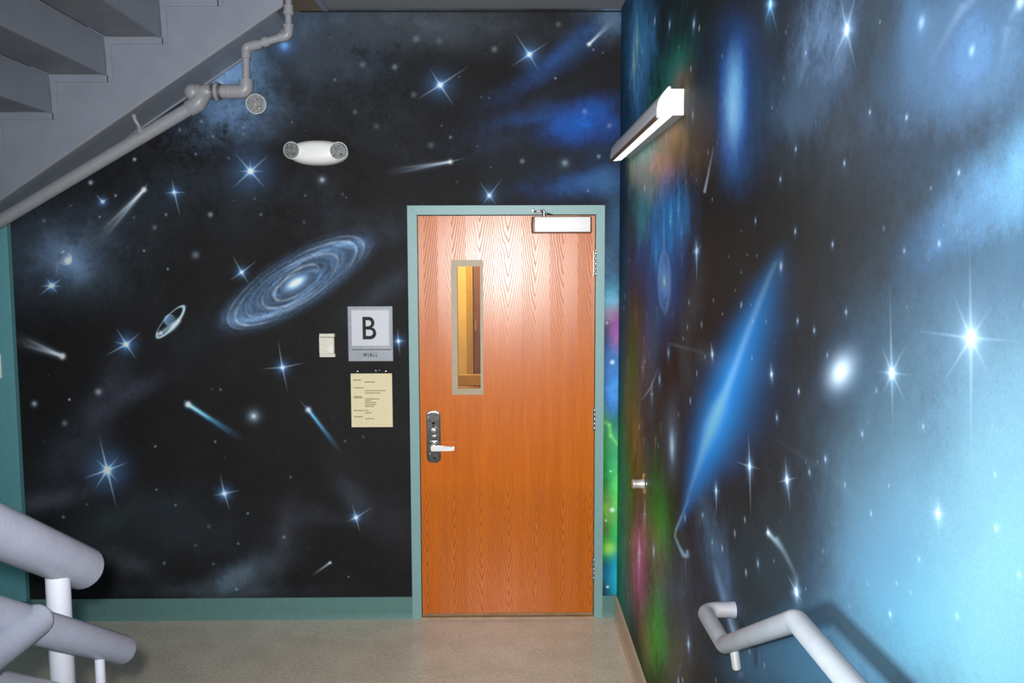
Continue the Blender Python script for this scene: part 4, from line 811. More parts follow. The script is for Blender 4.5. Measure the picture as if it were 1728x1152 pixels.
RIGHT = [
('c',4.4464,2.8442,27.073,-2.7823,5.4399,(0.0088,0.0626,0.122),0.5),
('c',4.3927,1.9624,33.577,-2.1457,5.9756,(0.0077,0.0492,0.116),0.5),
('c',4.4109,1.544,42.037,-1.2077,17.339,(0.0087,0.0769,0.113),0.5),
('c',4.3384,1.0705,27.021,2.5986,22.418,(0.0117,0.116,0.0586),0.6),
('c',4.3486,0.517,42.247,0.19802,8.7618,(0.013,0.367,0.281),0.5),
('c',4.3128,0.6509,33.901,1.0495,10.818,(0.0314,0.346,0.0478),0.6),
('c',3.8368,2.8374,18.246,-12.207,45.398,(0.061,0.277,0.595),0.9),
('c',4.0003,2.8002,34.53,-7.4314,23.432,(0.0975,0.37,0.744),0.9),
('c',3.3554,2.5225,14.2,1.1694,117.81,(0.0183,0.207,0.185),0.8),
('c',3.7384,2.5216,7.4496,-1.6692,54.4,(0.016,0.16,0.107),0.8),
('c',3.1611,2.5475,36.61,-6.866,413.53,(0.0297,0.218,0.185),0.8),
('c',3.0028,2.495,79.237,-126.07,917.68,(0.203,0.127,0.0406),0.6),
('c',3.6012,2.6626,4.2027,-5.0647,22.614,(0.0112,0.0557,0.0752),0.7),
('c',3.4394,2.2673,10.673,-22.694,382.64,(0.486,0.269,0.0568),0.6),
('c',3.0914,2.3106,23.527,-56.278,337.02,(0.257,0.147,0.0398),0.6),
('c',3.7992,2.2566,26.902,-60.878,339.39,(0.329,0.281,0.102),0.7),
('c',2.8487,2.2962,29.711,-27.321,178.13,(0.0904,0.0639,0.0484),0.6),
('c',3.7926,2.1552,27.494,-4.8352,43.649,(0.0321,0.295,0.407),0.9),
('c',3.4232,2.0263,33.259,10.646,76.375,(0.0168,0.226,0.686),1),
('c',3.1262,2.0415,41.293,9.645,105.14,(0.0196,0.252,0.708),1),
('c',2.9711,2.0418,162.2,-18.766,144.47,(0.0335,0.194,0.489),0.9),
('c',3.626,1.9493,10.947,7.9593,76.661,(0.0125,0.111,0.428),0.9),
('c',3.2292,1.8991,22.572,-1.8419,84.493,(0.0122,0.0796,0.293),0.8),
('c',3.7222,2.2738,22.927,-12.085,102.99,(0.129,0.374,0.352),0.8),
('c',3.5664,1.707,50.589,23.219,36.189,(0.0105,0.104,0.297),0.8),
('c',3.4898,1.6157,107.42,1.4322,110.2,(0.0123,0.121,0.228),0.7),
('c',3.9755,1.5779,48.831,-0.15924,37.793,(0.117,0.0766,0.0231),0.6),
('c',3.7009,1.4723,64.531,0.63217,43.125,(0.133,0.127,0.11),0.6),
('c',4.0342,1.3516,59.355,-0.21843,26.546,(0.0345,0.197,0.034),0.6),
('c',4.1375,1.1659,41.283,3.3378,33.716,(0.175,0.206,0.0353),0.7),
('c',3.8885,1.0464,34.049,-12.358,37.889,(0.312,0.218,0.0224),0.7),
('c',4.0046,0.8807,37.613,6.5241,35.015,(0.0514,0.0374,0.0039),0.7),
('c',3.6554,1.2499,29.9,1.4113,19.227,(0.0744,0.0969,0.127),0.6),
('c',4.2344,0.7633,37.929,6.0327,31.18,(0.0443,0.336,0.0389),0.6),
('c',3.482,0.8641,23.214,12.051,45.518,(0.0283,0.271,0.0293),0.7),
('c',3.2799,0.8533,48.181,33.494,114.51,(0.0357,0.409,0.0312),0.6),
('c',3.5013,0.7212,29.805,20.182,156.85,(0.292,0.248,0.065),0.6),
('c',3.8067,0.5788,48.5,15.771,53.997,(0.911,0.271,0.498),0.6),
('c',3.7349,0.5096,41.962,29.947,86.731,(0.557,0.154,0.435),0.6),
('c',3.3337,0.6933,43.345,37.02,109.19,(0.209,0.172,0.148),0.6),
('c',4.0411,0.5561,36.99,8.8759,33.468,(0.14,0.261,0.0523),0.6),
('c',3.3834,0.4311,54.125,39.279,69.172,(0.049,0.569,0.0303),0.5),
('c',3.4826,0.439,46.854,15.482,43.726,(0.14,0.31,0.0597),0.6),
('c',3.2879,0.4003,54.974,50.904,137.8,(0.0776,0.547,0.0287),0.5),
('c',3.5926,0.2889,45.016,5.6341,140.51,(0.277,0.214,0.0945),0.6),
('c',3.0874,0.6702,28.424,30.522,80.434,(0.108,0.145,0.233),0.8),
('c',3.0183,0.4779,38.512,36.793,82.111,(0.187,0.166,0.118),0.5),
('c',4.0841,0.3075,38.35,15.842,46.205,(0.0426,0.226,0.251),0.6),
('c',3.1992,0.5799,11.255,8.8731,23.023,(0.0523,0.0783,0.106),0.8),
('c',2.3223,2.3198,104.02,-28.421,113.64,(0.0159,0.148,0.589),0.6),
('c',2.3326,2.2988,356.72,-64.937,223.72,(0.209,0.477,0.811),0.5),
('c',2.3127,2.3482,618,-120.46,384.28,(0.17,0.443,0.793),0.5),
('c',2.3406,2.2465,187.57,-19.602,267.42,(0.0241,0.138,0.455),0.7),
('c',2.284,2.4241,94.254,-72.81,286.28,(0.0151,0.0542,0.155),0.7),
('c',2.3002,2.1798,78.057,-39.821,271.52,(0.0194,0.0701,0.179),0.7),
('c',2.1203,2.2754,66.304,-31.011,144.96,(0.0212,0.054,0.108),0.7),
('c',2.6122,2.3992,41.145,-21.438,96.033,(0.0224,0.0486,0.0873),0.8),
('c',1.6948,2.319,75.357,-3.0144,149.91,(0.0818,0.142,0.243),0.9),
('c',1.7356,2.2279,140.47,6.8746,241.35,(0.0458,0.0769,0.122),0.9),
('c',1.8388,2.212,81.862,-105.99,905.91,(0.0414,0.0725,0.119),0.9),
('c',1.581,2.1667,142.11,-8.7589,148.73,(0.0303,0.0398,0.0523),0.9),
('c',1.4411,2.2732,72.261,-67.421,236.81,(0.031,0.0455,0.0612),0.8),
('c',1.2823,2.1644,68.595,3.7778,145.05,(0.032,0.0544,0.0893),0.8),
('c',1.1466,2.1651,314.36,-22.067,584.9,(0.0568,0.117,0.221),0.7),
('c',1.2091,2.1958,165.71,5.3197,483.23,(0.0506,0.0957,0.166),0.8),
('c',1.0667,2.1597,282.05,58.57,471.29,(0.0505,0.0999,0.172),0.7),
('c',1.233,2.0893,68.945,-19.178,199.63,(0.0209,0.0338,0.0509),0.8),
('c',1.3144,2.2225,1488.7,-215.49,394.24,(0.0466,0.0923,0.161),0.7),
('c',1.521,2.076,45.668,-28.254,201.92,(0.017,0.0233,0.0289),0.8),
('c',2.014,2.3999,22.292,-31.738,120.88,(0.0233,0.0341,0.0478),0.8),
('c',1.912,2.1621,28.388,-26.981,175.38,(0.0219,0.0289,0.0349),0.8),
('c',1.3342,1.9909,15.575,-7.9629,87.705,(0.0149,0.0187,0.0215),0.6),
('c',1.1031,1.9731,85.515,-16.791,128.48,(0.0181,0.0287,0.0392),0.6),
('c',1.1031,1.9731,465.14,186.28,1017.3,(0.0541,0.115,0.194),0.9),
('c',1.1286,1.9448,307.02,35.998,1105.7,(0.052,0.108,0.185),0.8),
('c',1.1954,1.9281,469.07,328.19,1610.3,(0.0363,0.0759,0.136),0.9),
('c',1.2521,1.9005,422.76,68.9,1749.1,(0.0249,0.0494,0.0883),0.9),
('c',1.029,1.9948,995.81,102.11,635.49,(0.0701,0.163,0.264),0.6),
('c',1.0481,1.9337,183.63,-39.496,560.93,(0.0317,0.0577,0.0913),0.7),
('c',1.2785,1.8921,1332,835.74,1126.9,(0.0213,0.0405,0.0641),0.8),
('c',1.3524,1.7073,28.919,6.7275,67.642,(0.0171,0.0273,0.0397),0.6),
('c',1.1926,1.7943,31.927,7.0639,123.58,(0.024,0.0407,0.0603),0.6),
('c',1.0916,1.8321,85.062,2.1622,180.31,(0.0309,0.0556,0.0871),0.6),
('c',1.5887,1.5431,23.842,25.753,105.22,(0.0186,0.0274,0.038),0.6),
('c',1.1094,1.7087,52.482,18.187,138.72,(0.0486,0.0887,0.129),0.5),
('c',1.0272,1.6788,188.45,17.162,160.18,(0.0649,0.122,0.173),0.4),
('c',1.2295,1.6207,39.621,33.108,165.48,(0.0356,0.0662,0.0914),0.6),
('c',1.3787,1.491,39.424,27.312,104.21,(0.0408,0.0704,0.0986),0.6),
('c',1.1558,1.5383,43.76,33.843,121.71,(0.0611,0.12,0.167),0.4),
('c',1.0071,1.583,202.55,24.683,135.52,(0.082,0.159,0.197),0.3),
('c',0.988,1.4963,167.27,41.093,136.03,(0.0891,0.175,0.217),0.25),
('c',1.1166,1.4375,74.161,71.652,188.06,(0.062,0.144,0.197),0.25),
('c',1.3264,1.3823,52.044,62.226,170.17,(0.0592,0.123,0.188),0.4),
('c',1.2089,1.3654,87.72,109.59,262.72,(0.0601,0.156,0.222),0.3),
('c',1.005,1.4088,215.84,232.12,508.79,(0.0793,0.18,0.231),0.25),
('c',1.5161,1.3432,69.74,42.743,131.56,(0.0261,0.0505,0.0791),0.5),
('c',1.5611,1.1913,65.54,93.061,213.8,(0.0211,0.0523,0.0867),0.4),
('c',1.9951,0.9401,82.537,136.89,292.03,(0.0397,0.0902,0.15),0.5),
('c',1.4271,1.209,101.72,116.15,253.22,(0.0538,0.114,0.174),0.4),
('c',1.7144,1.073,78.371,117.96,252.9,(0.0359,0.0909,0.149),0.4),
('c',1.1492,1.4578,214.27,136.97,404.01,(0.0403,0.0673,0.0936),0.5),
('c',0.9979,1.4706,73.218,35.435,96.941,(0.0993,0.198,0.231),0.15),
('c',1.0894,1.4643,60.104,47.955,132.94,(0.0586,0.131,0.182),0.2),
('c',0.9966,1.6004,157.84,27.378,138.73,(0.0847,0.163,0.206),0.2),
('c',0.9965,1.671,474.42,30.76,320.72,(0.0707,0.138,0.19),0.3),
('c',1.2123,1.408,70.615,76.423,202.56,(0.0512,0.116,0.167),0.25),
('c',0.8779,1.5587,108.8,28.069,97.434,(0.0879,0.163,0.204),0.3),
('c',0.8922,1.7311,147.46,14.62,153.02,(0.0538,0.102,0.149),0.4),
('c',0.9352,1.9036,117.67,20.457,162.26,(0.0354,0.0698,0.108),0.7),
('c',0.7779,1.6407,104.92,17.154,80.977,(0.0582,0.115,0.163),0.5),
('c',0.9022,2.071,149.66,-37.739,247.99,(0.0394,0.0752,0.128),0.8),
('c',2.8412,1.5491,60.85,4.3906,72.757,(0.0406,0.0538,0.0626),0.8),
('c',2.8097,1.7453,131.85,97.365,235.33,(0.0472,0.0605,0.0689),0.8),
('c',2.6717,1.606,14.952,97.322,1947.7,(0.0454,0.0522,0.0546),0.8),
('c',2.1122,1.8379,10.997,0.95808,76.219,(0.0142,0.0169,0.017),0.7),
('c',1.6059,1.7622,14.868,6.8067,102.01,(0.0105,0.0116,0.0123),0.5),
('c',3.1275,1.2546,56.486,8.0219,58.364,(0.052,0.0698,0.0869),0.7),
('c',2.1671,1.1571,21.967,38.09,115.37,(0.0166,0.024,0.0287),0.7),
('c',1.9224,1.1979,27.957,37.093,106.88,(0.0195,0.032,0.04),0.6),
('c',2.6271,0.9836,31.319,25.311,78.472,(0.0288,0.0421,0.0567),0.8),
('c',2.4803,1.0873,81.947,-39.978,233.33,(0.0823,0.165,0.273),0.9),
('c',2.372,1.0372,127.44,-82.03,306.72,(0.0616,0.119,0.205),0.9),
('c',2.8822,0.7717,35.054,23.006,64.298,(0.0513,0.0714,0.103),0.8),
('k',4.2865,2.4456,4.2709,2.2995,-49.571,3.0648,40.027,-353.67,0.75648,0.6,0.1,0.02,(0.643,0.857,1.14)),
('k',3.6676,1.6867,3.6498,1.6324,-65.978,4.3192,-24.941,-400.8,0.7682,0.6,0.1,0.02,(0.857,0.786,0.714)),
('k',3.7314,1.5737,3.7203,1.4869,-63.3,4.1137,-37.454,-391.26,1.1427,0.6,0.1,0.02,(0.857,0.786,0.714)),
('k',2.905,2.1622,2.8916,2.076,-107.41,7.5694,41.333,-518.63,0.87563,0.6,0.1,0.02,(0.643,0.857,1.14)),
('k',4.2279,-0.0233,4.2383,-0.116,-46.512,2.845,-149.25,-323.3,1.235,0.6,0.1,0.02,(0.857,0.786,0.714)),
('k',3.4184,1.7208,3.4355,1.6032,-75.14,5.0291,-28.059,-427.6,1.1242,0.6,0.1,0.02,(0.643,0.857,1.14)),
('k',3.8402,2.8046,3.8052,2.686,-63.185,4.099,90.423,-403.77,0.82431,0.6,0.1,0.02,(0.643,0.857,1.14)),
('k',3.3772,2.1711,3.3586,2.0612,-79.427,5.3609,30.172,-445.5,0.83123,0.6,0.1,0.02,(0.643,0.857,1.14)),
('k',3.0178,1.2984,2.998,1.2063,-95.28,6.6121,-100.07,-474.81,0.95714,0.6,0.1,0.02,(0.857,0.786,0.714)),
('k',3.0826,0.7355,3.0643,0.699,-88.932,6.1142,-171.49,-451.29,0.93636,0.6,0.1,0.02,(0.857,0.786,0.714)),
('k',3.6501,2.6095,3.6549,2.4997,-68.763,4.5298,76.466,-419.38,1.2227,0.6,0.1,0.02,(0.643,0.857,1.14)),
('k',3.9198,1.4196,3.9063,1.3323,-57.105,3.64,-48.339,-370.31,0.81798,0.6,0.1,0.02,(0.857,0.786,0.714)),
('k',4.0405,0.8106,4.0269,0.6748,-52.541,3.296,-99.125,-349.81,1.2526,0.6,0.1,0.02,(0.857,0.786,0.714)),
('k',3.9784,0.4912,3.9408,0.4405,-53.915,3.4014,-126.1,-351.76,1.0742,0.6,0.1,0.02,(0.857,0.786,0.714)),
('k',3.2952,0.4056,3.2727,0.2949,-76.942,5.1763,-194.45,-416.17,0.73246,0.6,0.1,0.02,(0.857,0.786,0.714)),
('k',3.8499,2.8238,3.8647,2.7681,-62.164,4.0204,94.277,-400.97,1.2152,0.6,0.1,0.02,(0.643,0.857,1.14)),
('k',4.2145,2.2457,4.1805,2.1394,-51.191,3.1877,25.953,-357.89,1.2791,0.6,0.1,0.02,(0.643,0.857,1.14)),
('k',3.2703,2.3703,3.2547,2.2832,-85.529,5.8377,62.516,-465.37,0.73113,0.6,0.1,0.02,(0.643,0.857,1.14)),
('k',3.2874,1.9881,3.273,1.8962,-83.054,5.6457,7.5219,-453.24,1.1015,0.6,0.1,0.02,(0.643,0.857,1.14)),
('k',3.5041,1.4886,3.5006,1.4313,-71.326,4.7338,-50.487,-414.29,0.77525,0.6,0.1,0.02,(0.857,0.786,0.714)),
('k',3.5773,1.5321,3.5754,1.4096,-68.472,4.5127,-47.224,-406.12,0.71176,0.6,0.1,0.02,(0.857,0.786,0.714)),
('k',3.5592,2.4353,3.5579,2.3219,-71.936,4.7764,58.826,-426.99,0.92828,0.6,0.1,0.02,(0.643,0.857,1.14)),
('k',2.9506,1.922,2.9523,1.8609,-102.29,7.164,0.66251,-502.24,0.98846,0.6,0.1,0.02,(0.643,0.857,1.14)),
('k',4.2133,1.4344,4.1982,1.2725,-49.483,3.0625,-43.72,-344.8,1.1463,0.6,0.1,0.02,(0.857,0.786,0.714)),
('k',2.8292,0.9143,2.8109,0.8226,-105.84,7.4524,-177.91,-493.39,1.1921,0.6,0.1,0.02,(0.857,0.786,0.714)),
('k',3.9718,1.661,3.9836,1.5777,-55.798,3.5394,-24.789,-368.37,1.0429,0.6,0.1,0.02,(0.857,0.786,0.714)),
('k',3.8367,1.2576,3.8564,1.1438,-58.668,3.7601,-66.577,-373.57,0.96545,0.6,0.1,0.02,(0.857,0.786,0.714)),
('k',3.6979,1.0212,3.7156,0.9675,-62.567,4.0598,-92.229,-383.45,1.0076,0.6,0.1,0.02,(0.857,0.786,0.714)),
('k',3.6808,1.1467,3.6947,1.0663,-63.487,4.13,-81.888,-387.38,1.2591,0.6,0.1,0.02,(0.857,0.786,0.714)),
('k',4.0535,2.687,4.0604,2.6153,-55.777,3.5332,71.038,-378.02,0.83507,0.6,0.1,0.02,(0.643,0.857,1.14)),
('k',3.413,0.4478,3.4143,0.396,-71.653,4.7643,-172.71,-403.03,1.1009,0.6,0.1,0.02,(0.857,0.786,0.714)),
('k',2.8864,0.5187,2.8819,0.4754,-99.368,6.9402,-227.34,-472.61,1.2287,0.6,0.1,0.02,(0.857,0.786,0.714)),
('k',4.2581,1.2906,4.2321,1.2274,-48.422,2.983,-50.326,-340.35,1.2626,0.6,0.1,0.02,(0.857,0.786,0.714)),
('k',3.5767,2.9563,3.5786,2.916,-72.935,4.8511,127.79,-436.79,1.2084,0.6,0.1,0.02,(0.643,0.857,1.14)),
('k',3.9635,1.0779,3.9747,0.9831,-54.806,3.4666,-77.535,-359.7,1.1223,0.6,0.1,0.02,(0.857,0.786,0.714)),
('k',3.9005,1.9961,3.8925,1.8663,-58.841,3.77,4.2653,-381.3,1.1704,0.6,0.1,0.02,(0.643,0.857,1.14)),
('k',3.5863,2.5606,3.5598,2.4742,-71.784,4.7639,75.333,-428.2,1.039,0.6,0.1,0.02,(0.643,0.857,1.14)),
('k',2.9375,2.7824,2.9233,2.7214,-108.79,7.6751,156.92,-533.22,1.1117,0.6,0.1,0.02,(0.643,0.857,1.14)),
('k',3.4229,1.2029,3.4045,1.0766,-73.961,4.94,-91.378,-417.89,1.0283,0.6,0.1,0.02,(0.857,0.786,0.714)),
('k',3.42,1.1963,3.4063,1.1285,-74.058,4.9475,-88.738,-418.44,1.069,0.6,0.1,0.02,(0.857,0.786,0.714)),
('k',3.1099,1.7143,3.1059,1.6802,-91.372,6.3009,-28.828,-471.77,1.2146,0.6,0.1,0.02,(0.857,0.786,0.714)),
('k',3.3014,1.2804,3.3036,1.2048,-79.291,5.355,-84.534,-433.72,1.1313,0.6,0.1,0.02,(0.857,0.786,0.714)),
('k',4.1692,0.3714,4.1226,0.2266,-49.034,3.033,-128.03,-334.59,0.78141,0.6,0.1,0.02,(0.857,0.786,0.714)),
('k',4.1107,0.2996,4.1228,0.1964,-49.616,3.0771,-133.63,-336.08,0.92933,0.6,0.1,0.02,(0.857,0.786,0.714)),
('k',3.3544,2.5133,3.341,2.4302,-81.75,5.5406,79.559,-456.82,1.1325,0.6,0.1,0.02,(0.643,0.857,1.14)),
('k',4.2548,0.5331,4.2539,0.4285,-46.937,2.8747,-108.63,-329.02,1.0374,0.6,0.1,0.02,(0.857,0.786,0.714)),
('k',3.8058,0.5655,3.8169,0.7387,-58.464,3.7471,-118.96,-367.61,1.5,0.8,0.7,0.03,(0.692,0.337,0.611)),
('k',3.8058,0.5655,3.7947,0.3919,-58.401,3.743,-135.36,-365.75,1.5,0.8,0.7,0.03,(0.708,0.338,0.61)),
('k',3.7913,0.6044,3.796,0.6774,-58.97,3.7858,-121.07,-369.05,1.5,0.8,0.7,0.03,(0.868,0.757,1.24)),
('k',3.7913,0.6044,3.7866,0.5314,-58.943,3.7841,-128.04,-368.25,1.5,0.8,0.7,0.03,(0.875,0.762,1.25)),
('k',3.6583,0.8188,3.6645,0.9143,-63.753,4.1516,-107.34,-385.65,1.5,0.8,0.7,0.03,(0.384,0.449,0.658)),
('k',3.6583,0.8188,3.6521,0.7232,-63.715,4.1491,-117.25,-384.53,1.5,0.8,0.7,0.03,(0.395,0.462,0.679)),
('k',3.7463,1.4415,3.7513,1.5182,-62.407,4.0453,-42.122,-388,1.5,0.8,0.7,0.03,(0.21,0.276,0.411)),
('k',3.7463,1.4415,3.7414,1.3646,-62.377,4.0433,-50.01,-387.11,1.5,0.8,0.7,0.03,(0.211,0.279,0.419)),
('k',3.0813,1.2316,3.0864,1.306,-90.81,6.259,-92.904,-463.98,1.5,0.8,0.7,0.03,(0.208,0.344,0.544)),
('k',3.0813,1.2316,3.0761,1.1571,-90.767,6.2561,-103.98,-462.78,1.5,0.8,0.7,0.03,(0.21,0.35,0.551)),
('k',3.5149,1.3597,3.5188,1.42,-70.53,4.6724,-58.081,-411.18,1.5,0.8,0.7,0.03,(0.248,0.45,0.739)),
('k',3.5149,1.3597,3.5109,1.2994,-70.504,4.6706,-65.064,-410.4,1.5,0.8,0.7,0.03,(0.251,0.457,0.751)),
('k',4.0885,2.7938,4.1004,2.9817,-55.236,3.491,92.293,-378.38,1.5,0.8,0.7,0.03,(0.505,0.986,1.67)),
('k',4.0885,2.7938,4.0766,2.6055,-55.17,3.4869,74.757,-376.38,1.5,0.8,0.7,0.03,(0.488,0.945,1.61)),
('k',4.0054,2.879,4.0137,3.0102,-57.778,3.6842,102.06,-387.73,1.5,0.8,0.7,0.03,(0.585,1.09,1.8)),
('k',4.0054,2.879,3.997,2.7477,-57.729,3.6811,89.236,-386.28,1.5,0.8,0.7,0.03,(0.57,1.07,1.76)),
('k',3.1603,2.0579,3.1654,2.1321,-90.011,6.1914,31.037,-474.13,1.5,0.8,0.7,0.03,(0.0579,0.368,0.948)),
('k',3.1603,2.0579,3.1552,1.9837,-89.968,6.1885,19.92,-472.92,1.5,0.8,0.7,0.03,(0.0515,0.351,0.92)),
('k',3.2963,2.0101,3.3053,2.1429,-82.546,5.6051,25.921,-453.68,1.5,0.8,0.7,0.03,(0.0394,0.312,0.857)),
('k',3.2963,2.0101,3.2873,1.8771,-82.476,5.6004,7.6808,-451.68,1.5,0.8,0.7,0.03,(0.0346,0.306,0.875)),
('k',3.4567,1.9348,3.4637,2.0395,-74.791,5.0002,12.376,-430.63,1.5,0.8,0.7,0.03,(0.0237,0.262,0.788)),
('k',3.4567,1.9348,3.4497,1.83,-74.741,4.9969,-0.63728,-429.19,1.5,0.8,0.7,0.03,(0.0228,0.274,0.852)),
('k',3.0231,2.0707,3.0322,2.2024,-98.477,6.8599,40.768,-496.73,1.5,0.8,0.7,0.03,(0.0797,0.309,0.741)),
('k',3.0231,2.0707,3.0139,1.9389,-98.395,6.8542,19.172,-494.4,1.5,0.8,0.7,0.03,(0.0689,0.291,0.716)),
('k',2.9677,1.9929,2.9722,2.0577,-101.75,7.1203,23.293,-503.14,1.5,0.8,0.7,0.03,(0.0521,0.202,0.549)),
('k',2.9677,1.9929,2.9631,1.9281,-101.71,7.1174,12.324,-501.96,1.5,0.8,0.7,0.03,(0.0488,0.201,0.558)),
('k',4.1599,2.7557,4.0151,3.0312,-55.489,3.5102,93.506,-379.34,0.9,0.7,0.3,0.08,(0.375,0.625,1)),
('k',3.8661,2.7947,4.0689,3.0517,-59.05,3.7815,101.88,-391.84,0.9,0.7,0.3,0.08,(0.375,0.625,1)),
('k',4.129,2.8563,3.906,2.652,-57.199,3.641,82.469,-383.86,0.9,0.7,0.3,0.08,(0.375,0.625,1)),
('k',3.9466,2.7624,3.776,2.6265,-61.83,3.9953,83.092,-398.79,0.9,0.7,0.3,0.08,(0.375,0.625,1)),
('k',4.234,2.716,4.091,2.8341,-53.223,3.3388,78.946,-370.25,0.9,0.7,0.3,0.08,(0.375,0.625,1)),
('d',2.3283,2.3209,1802.9,-202.22,383.98,(0.0428,0.0612,0.0688)),
('c',2.3156,2.3864,428.42,-3.8358,399.09,(0.0193,0.111,0.401),0.9),
('c',2.3395,2.231,464.87,-172.4,397.18,(0.0175,0.102,0.371),0.9),
('d',3.2714,1.8219,766.19,-33.908,909.58,(0.165,0.316,0.688)),
('d',3.2714,1.8219,85.138,-3.4691,115.96,(0.0186,0.0683,0.301)),
('l',-155.07,11.408,-96.756,-608.98,[(1.925,1.9048,9,0.06),(2.0152,1.8265,16,0.22),(2.1444,1.7203,22,0.5),(2.2867,1.5992,27,0.8),(2.4235,1.4644,29,1),(2.5367,1.3561,27,1),(2.6617,1.2366,20,0.8),(2.8096,1.1012,10,0.45),(2.9173,0.98825,5,0.15)],(0,0.161,0.485)),
('l',-155.07,11.408,-96.756,-608.98,[(1.925,1.9048,5.4,0.06),(2.0152,1.8265,9.6,0.22),(2.1444,1.7203,13.2,0.5),(2.2867,1.5992,16.2,0.8),(2.4235,1.4644,17.4,1),(2.5367,1.3561,16.2,1),(2.6617,1.2366,12,0.8),(2.8096,1.1012,6,0.45),(2.9173,0.98825,3,0.15)],(0,0.125,0.373)),
('l',-158.59,11.693,-89.659,-616.65,[(1.9405,1.8879,2.5,0.15),(2.0373,1.812,3,0.25),(2.1444,1.7203,3.5,0.4),(2.2585,1.6183,4,0.6),(2.3441,1.5433,5,0.8),(2.4247,1.4811,8,1),(2.5041,1.4155,9,1),(2.5886,1.3362,6,0.8),(2.687,1.2398,3.5,0.5),(2.811,1.1207,2.5,0.3)],(0.174,0.286,0.307)),
('l',-100.97,7.0644,-156.78,-483.52,[(2.9006,1.0346,1.5,0.15),(2.9873,0.96244,1.4,0.3),(3.0062,0.92877,1.4,0.4),(2.9325,0.91662,1.6,0.5),(2.853,0.91226,2.2,0.7),(2.8065,0.92609,2.2,0.6),(2.7986,0.94485,1.5,0.5)],(0.476,0.766,1.02)),
('l',-101.79,7.1294,-142.64,-486.95,[(2.8103,1.111,2,0.2),(2.8816,1.0443,1.5,0.2),(2.9869,0.95619,1.2,0.2)],(0.347,0.743,1.32)),
('g',3.2714,1.8219,-83.021,5.6437,-9.0462,-451.51,58,12.5,1.5359,[(2,3,1.1)],2.6,(0.095,0.204,0.347)),
('c',3.2714,1.8219,35.198,-0.75677,81.706,(0.0222,0.115,0.333),0.4),
('l',-86.497,5.9164,-6.7646,-461.11,[(3.2988,1.931,1.5,0.0182),(3.265,1.9314,1.5,0.0688),(3.2324,1.9223,1.5,0.114),(3.2037,1.9049,1.5,0.151),(3.1812,1.8807,1.5,0.174),(3.1665,1.8517,1.5,0.182),(3.1608,1.8204,1.5,0.174),(3.1644,1.7891,1.5,0.151),(3.1772,1.7604,1.5,0.114),(3.1981,1.7367,1.5,0.0688),(3.2258,1.7199,1.5,0.0182)],(0.423,0.834,1.33)),
('l',-79.615,5.3773,-11.227,-441.91,[(3.2443,1.7139,1.5,0.0182),(3.2779,1.7113,1.5,0.0688),(3.3116,1.7184,1.5,0.114),(3.3424,1.7349,1.5,0.151),(3.3672,1.7595,1.5,0.174),(3.3836,1.79,1.5,0.182),(3.39,1.8235,1.5,0.174),(3.3856,1.8569,1.5,0.151),(3.371,1.8868,1.5,0.114),(3.3477,1.9106,1.5,0.0688),(3.3181,1.9262,1.5,0.0182)],(0.423,0.87,1.41)),
('l',-84.838,5.7863,-11.618,-456.18,[(3.2393,1.8756,1.5,0.013),(3.2214,1.8637,1.5,0.0492),(3.2085,1.8479,1.5,0.0818),(3.2016,1.8296,1.5,0.108),(3.2014,1.8107,1.5,0.124),(3.208,1.7927,1.5,0.13),(3.2207,1.7775,1.5,0.124),(3.2385,1.7664,1.5,0.108),(3.2597,1.7606,1.5,0.0818),(3.2824,1.7607,1.5,0.0492),(3.3042,1.7669,1.5,0.013)],(0.42,0.843,1.35)),
('l',-81.223,5.5029,-6.5275,-446.83,[(3.3042,1.7669,1.5,0.013),(3.3231,1.7786,1.5,0.0492),(3.337,1.7948,1.5,0.0818),(3.3443,1.8138,1.5,0.108),(3.3444,1.8336,1.5,0.124),(3.3373,1.8522,1.5,0.13),(3.3236,1.8676,1.5,0.124),(3.3049,1.8784,1.5,0.108),(3.2832,1.8834,1.5,0.0818),(3.2606,1.8825,1.5,0.0492),(3.2393,1.8756,1.5,0.013)],(0.423,0.855,1.38)),
('d',1.567,2.2956,40564,0,40564,(0.589,0.669,0.727)),
('d',1.567,2.2956,6930.2,0,6930.2,(0.0824,0.136,0.231)),
('d',1.567,2.2956,1786.3,0,1786.3,(0.0247,0.0407,0.0692)),
('k',1.567,2.2956,1.6145,2.3816,-368.11,29.032,276.05,-978.49,1.2545,0.45,0.5,0.02,(0.293,0.419,0.518)),
('k',1.567,2.2956,1.5881,2.3338,-373.37,29.473,265.37,-984.27,6.336,0.5,0.13,0,(0.176,0.3,0.502)),
('k',1.567,2.2956,1.5254,2.3545,-389.57,30.832,283.98,-1006.6,1.2545,0.45,0.5,0.02,(0.276,0.396,0.489)),
('k',1.567,2.2956,1.5479,2.3226,-383.02,30.283,268.77,-996.9,6.336,0.5,0.13,0,(0.172,0.293,0.489)),
('k',1.567,2.2956,1.6413,2.2501,-359.66,28.324,230.92,-963.28,1.2545,0.45,0.5,0.02,(0.278,0.397,0.49)),
('k',1.567,2.2956,1.5995,2.2757,-369.53,29.151,244.87,-977.41,6.336,0.5,0.13,0,(0.172,0.291,0.486)),
('k',1.567,2.2956,1.5192,2.2133,-388.08,30.708,236.55,-1000.3,1.2545,0.45,0.5,0.02,(0.257,0.366,0.452)),
('k',1.567,2.2956,1.5452,2.2581,-382.35,30.227,247.6,-994.07,6.336,0.5,0.13,0,(0.167,0.282,0.471)),
('k',1.567,2.2956,1.565,2.2709,-377.67,29.834,248.67,-988.21,1.2545,0.45,0.5,0.02,(0.271,0.387,0.479)),
('k',1.567,2.2956,1.5661,2.2845,-377.69,29.835,252.97,-988.64,6.336,0.5,0.13,0,(0.171,0.289,0.482)),
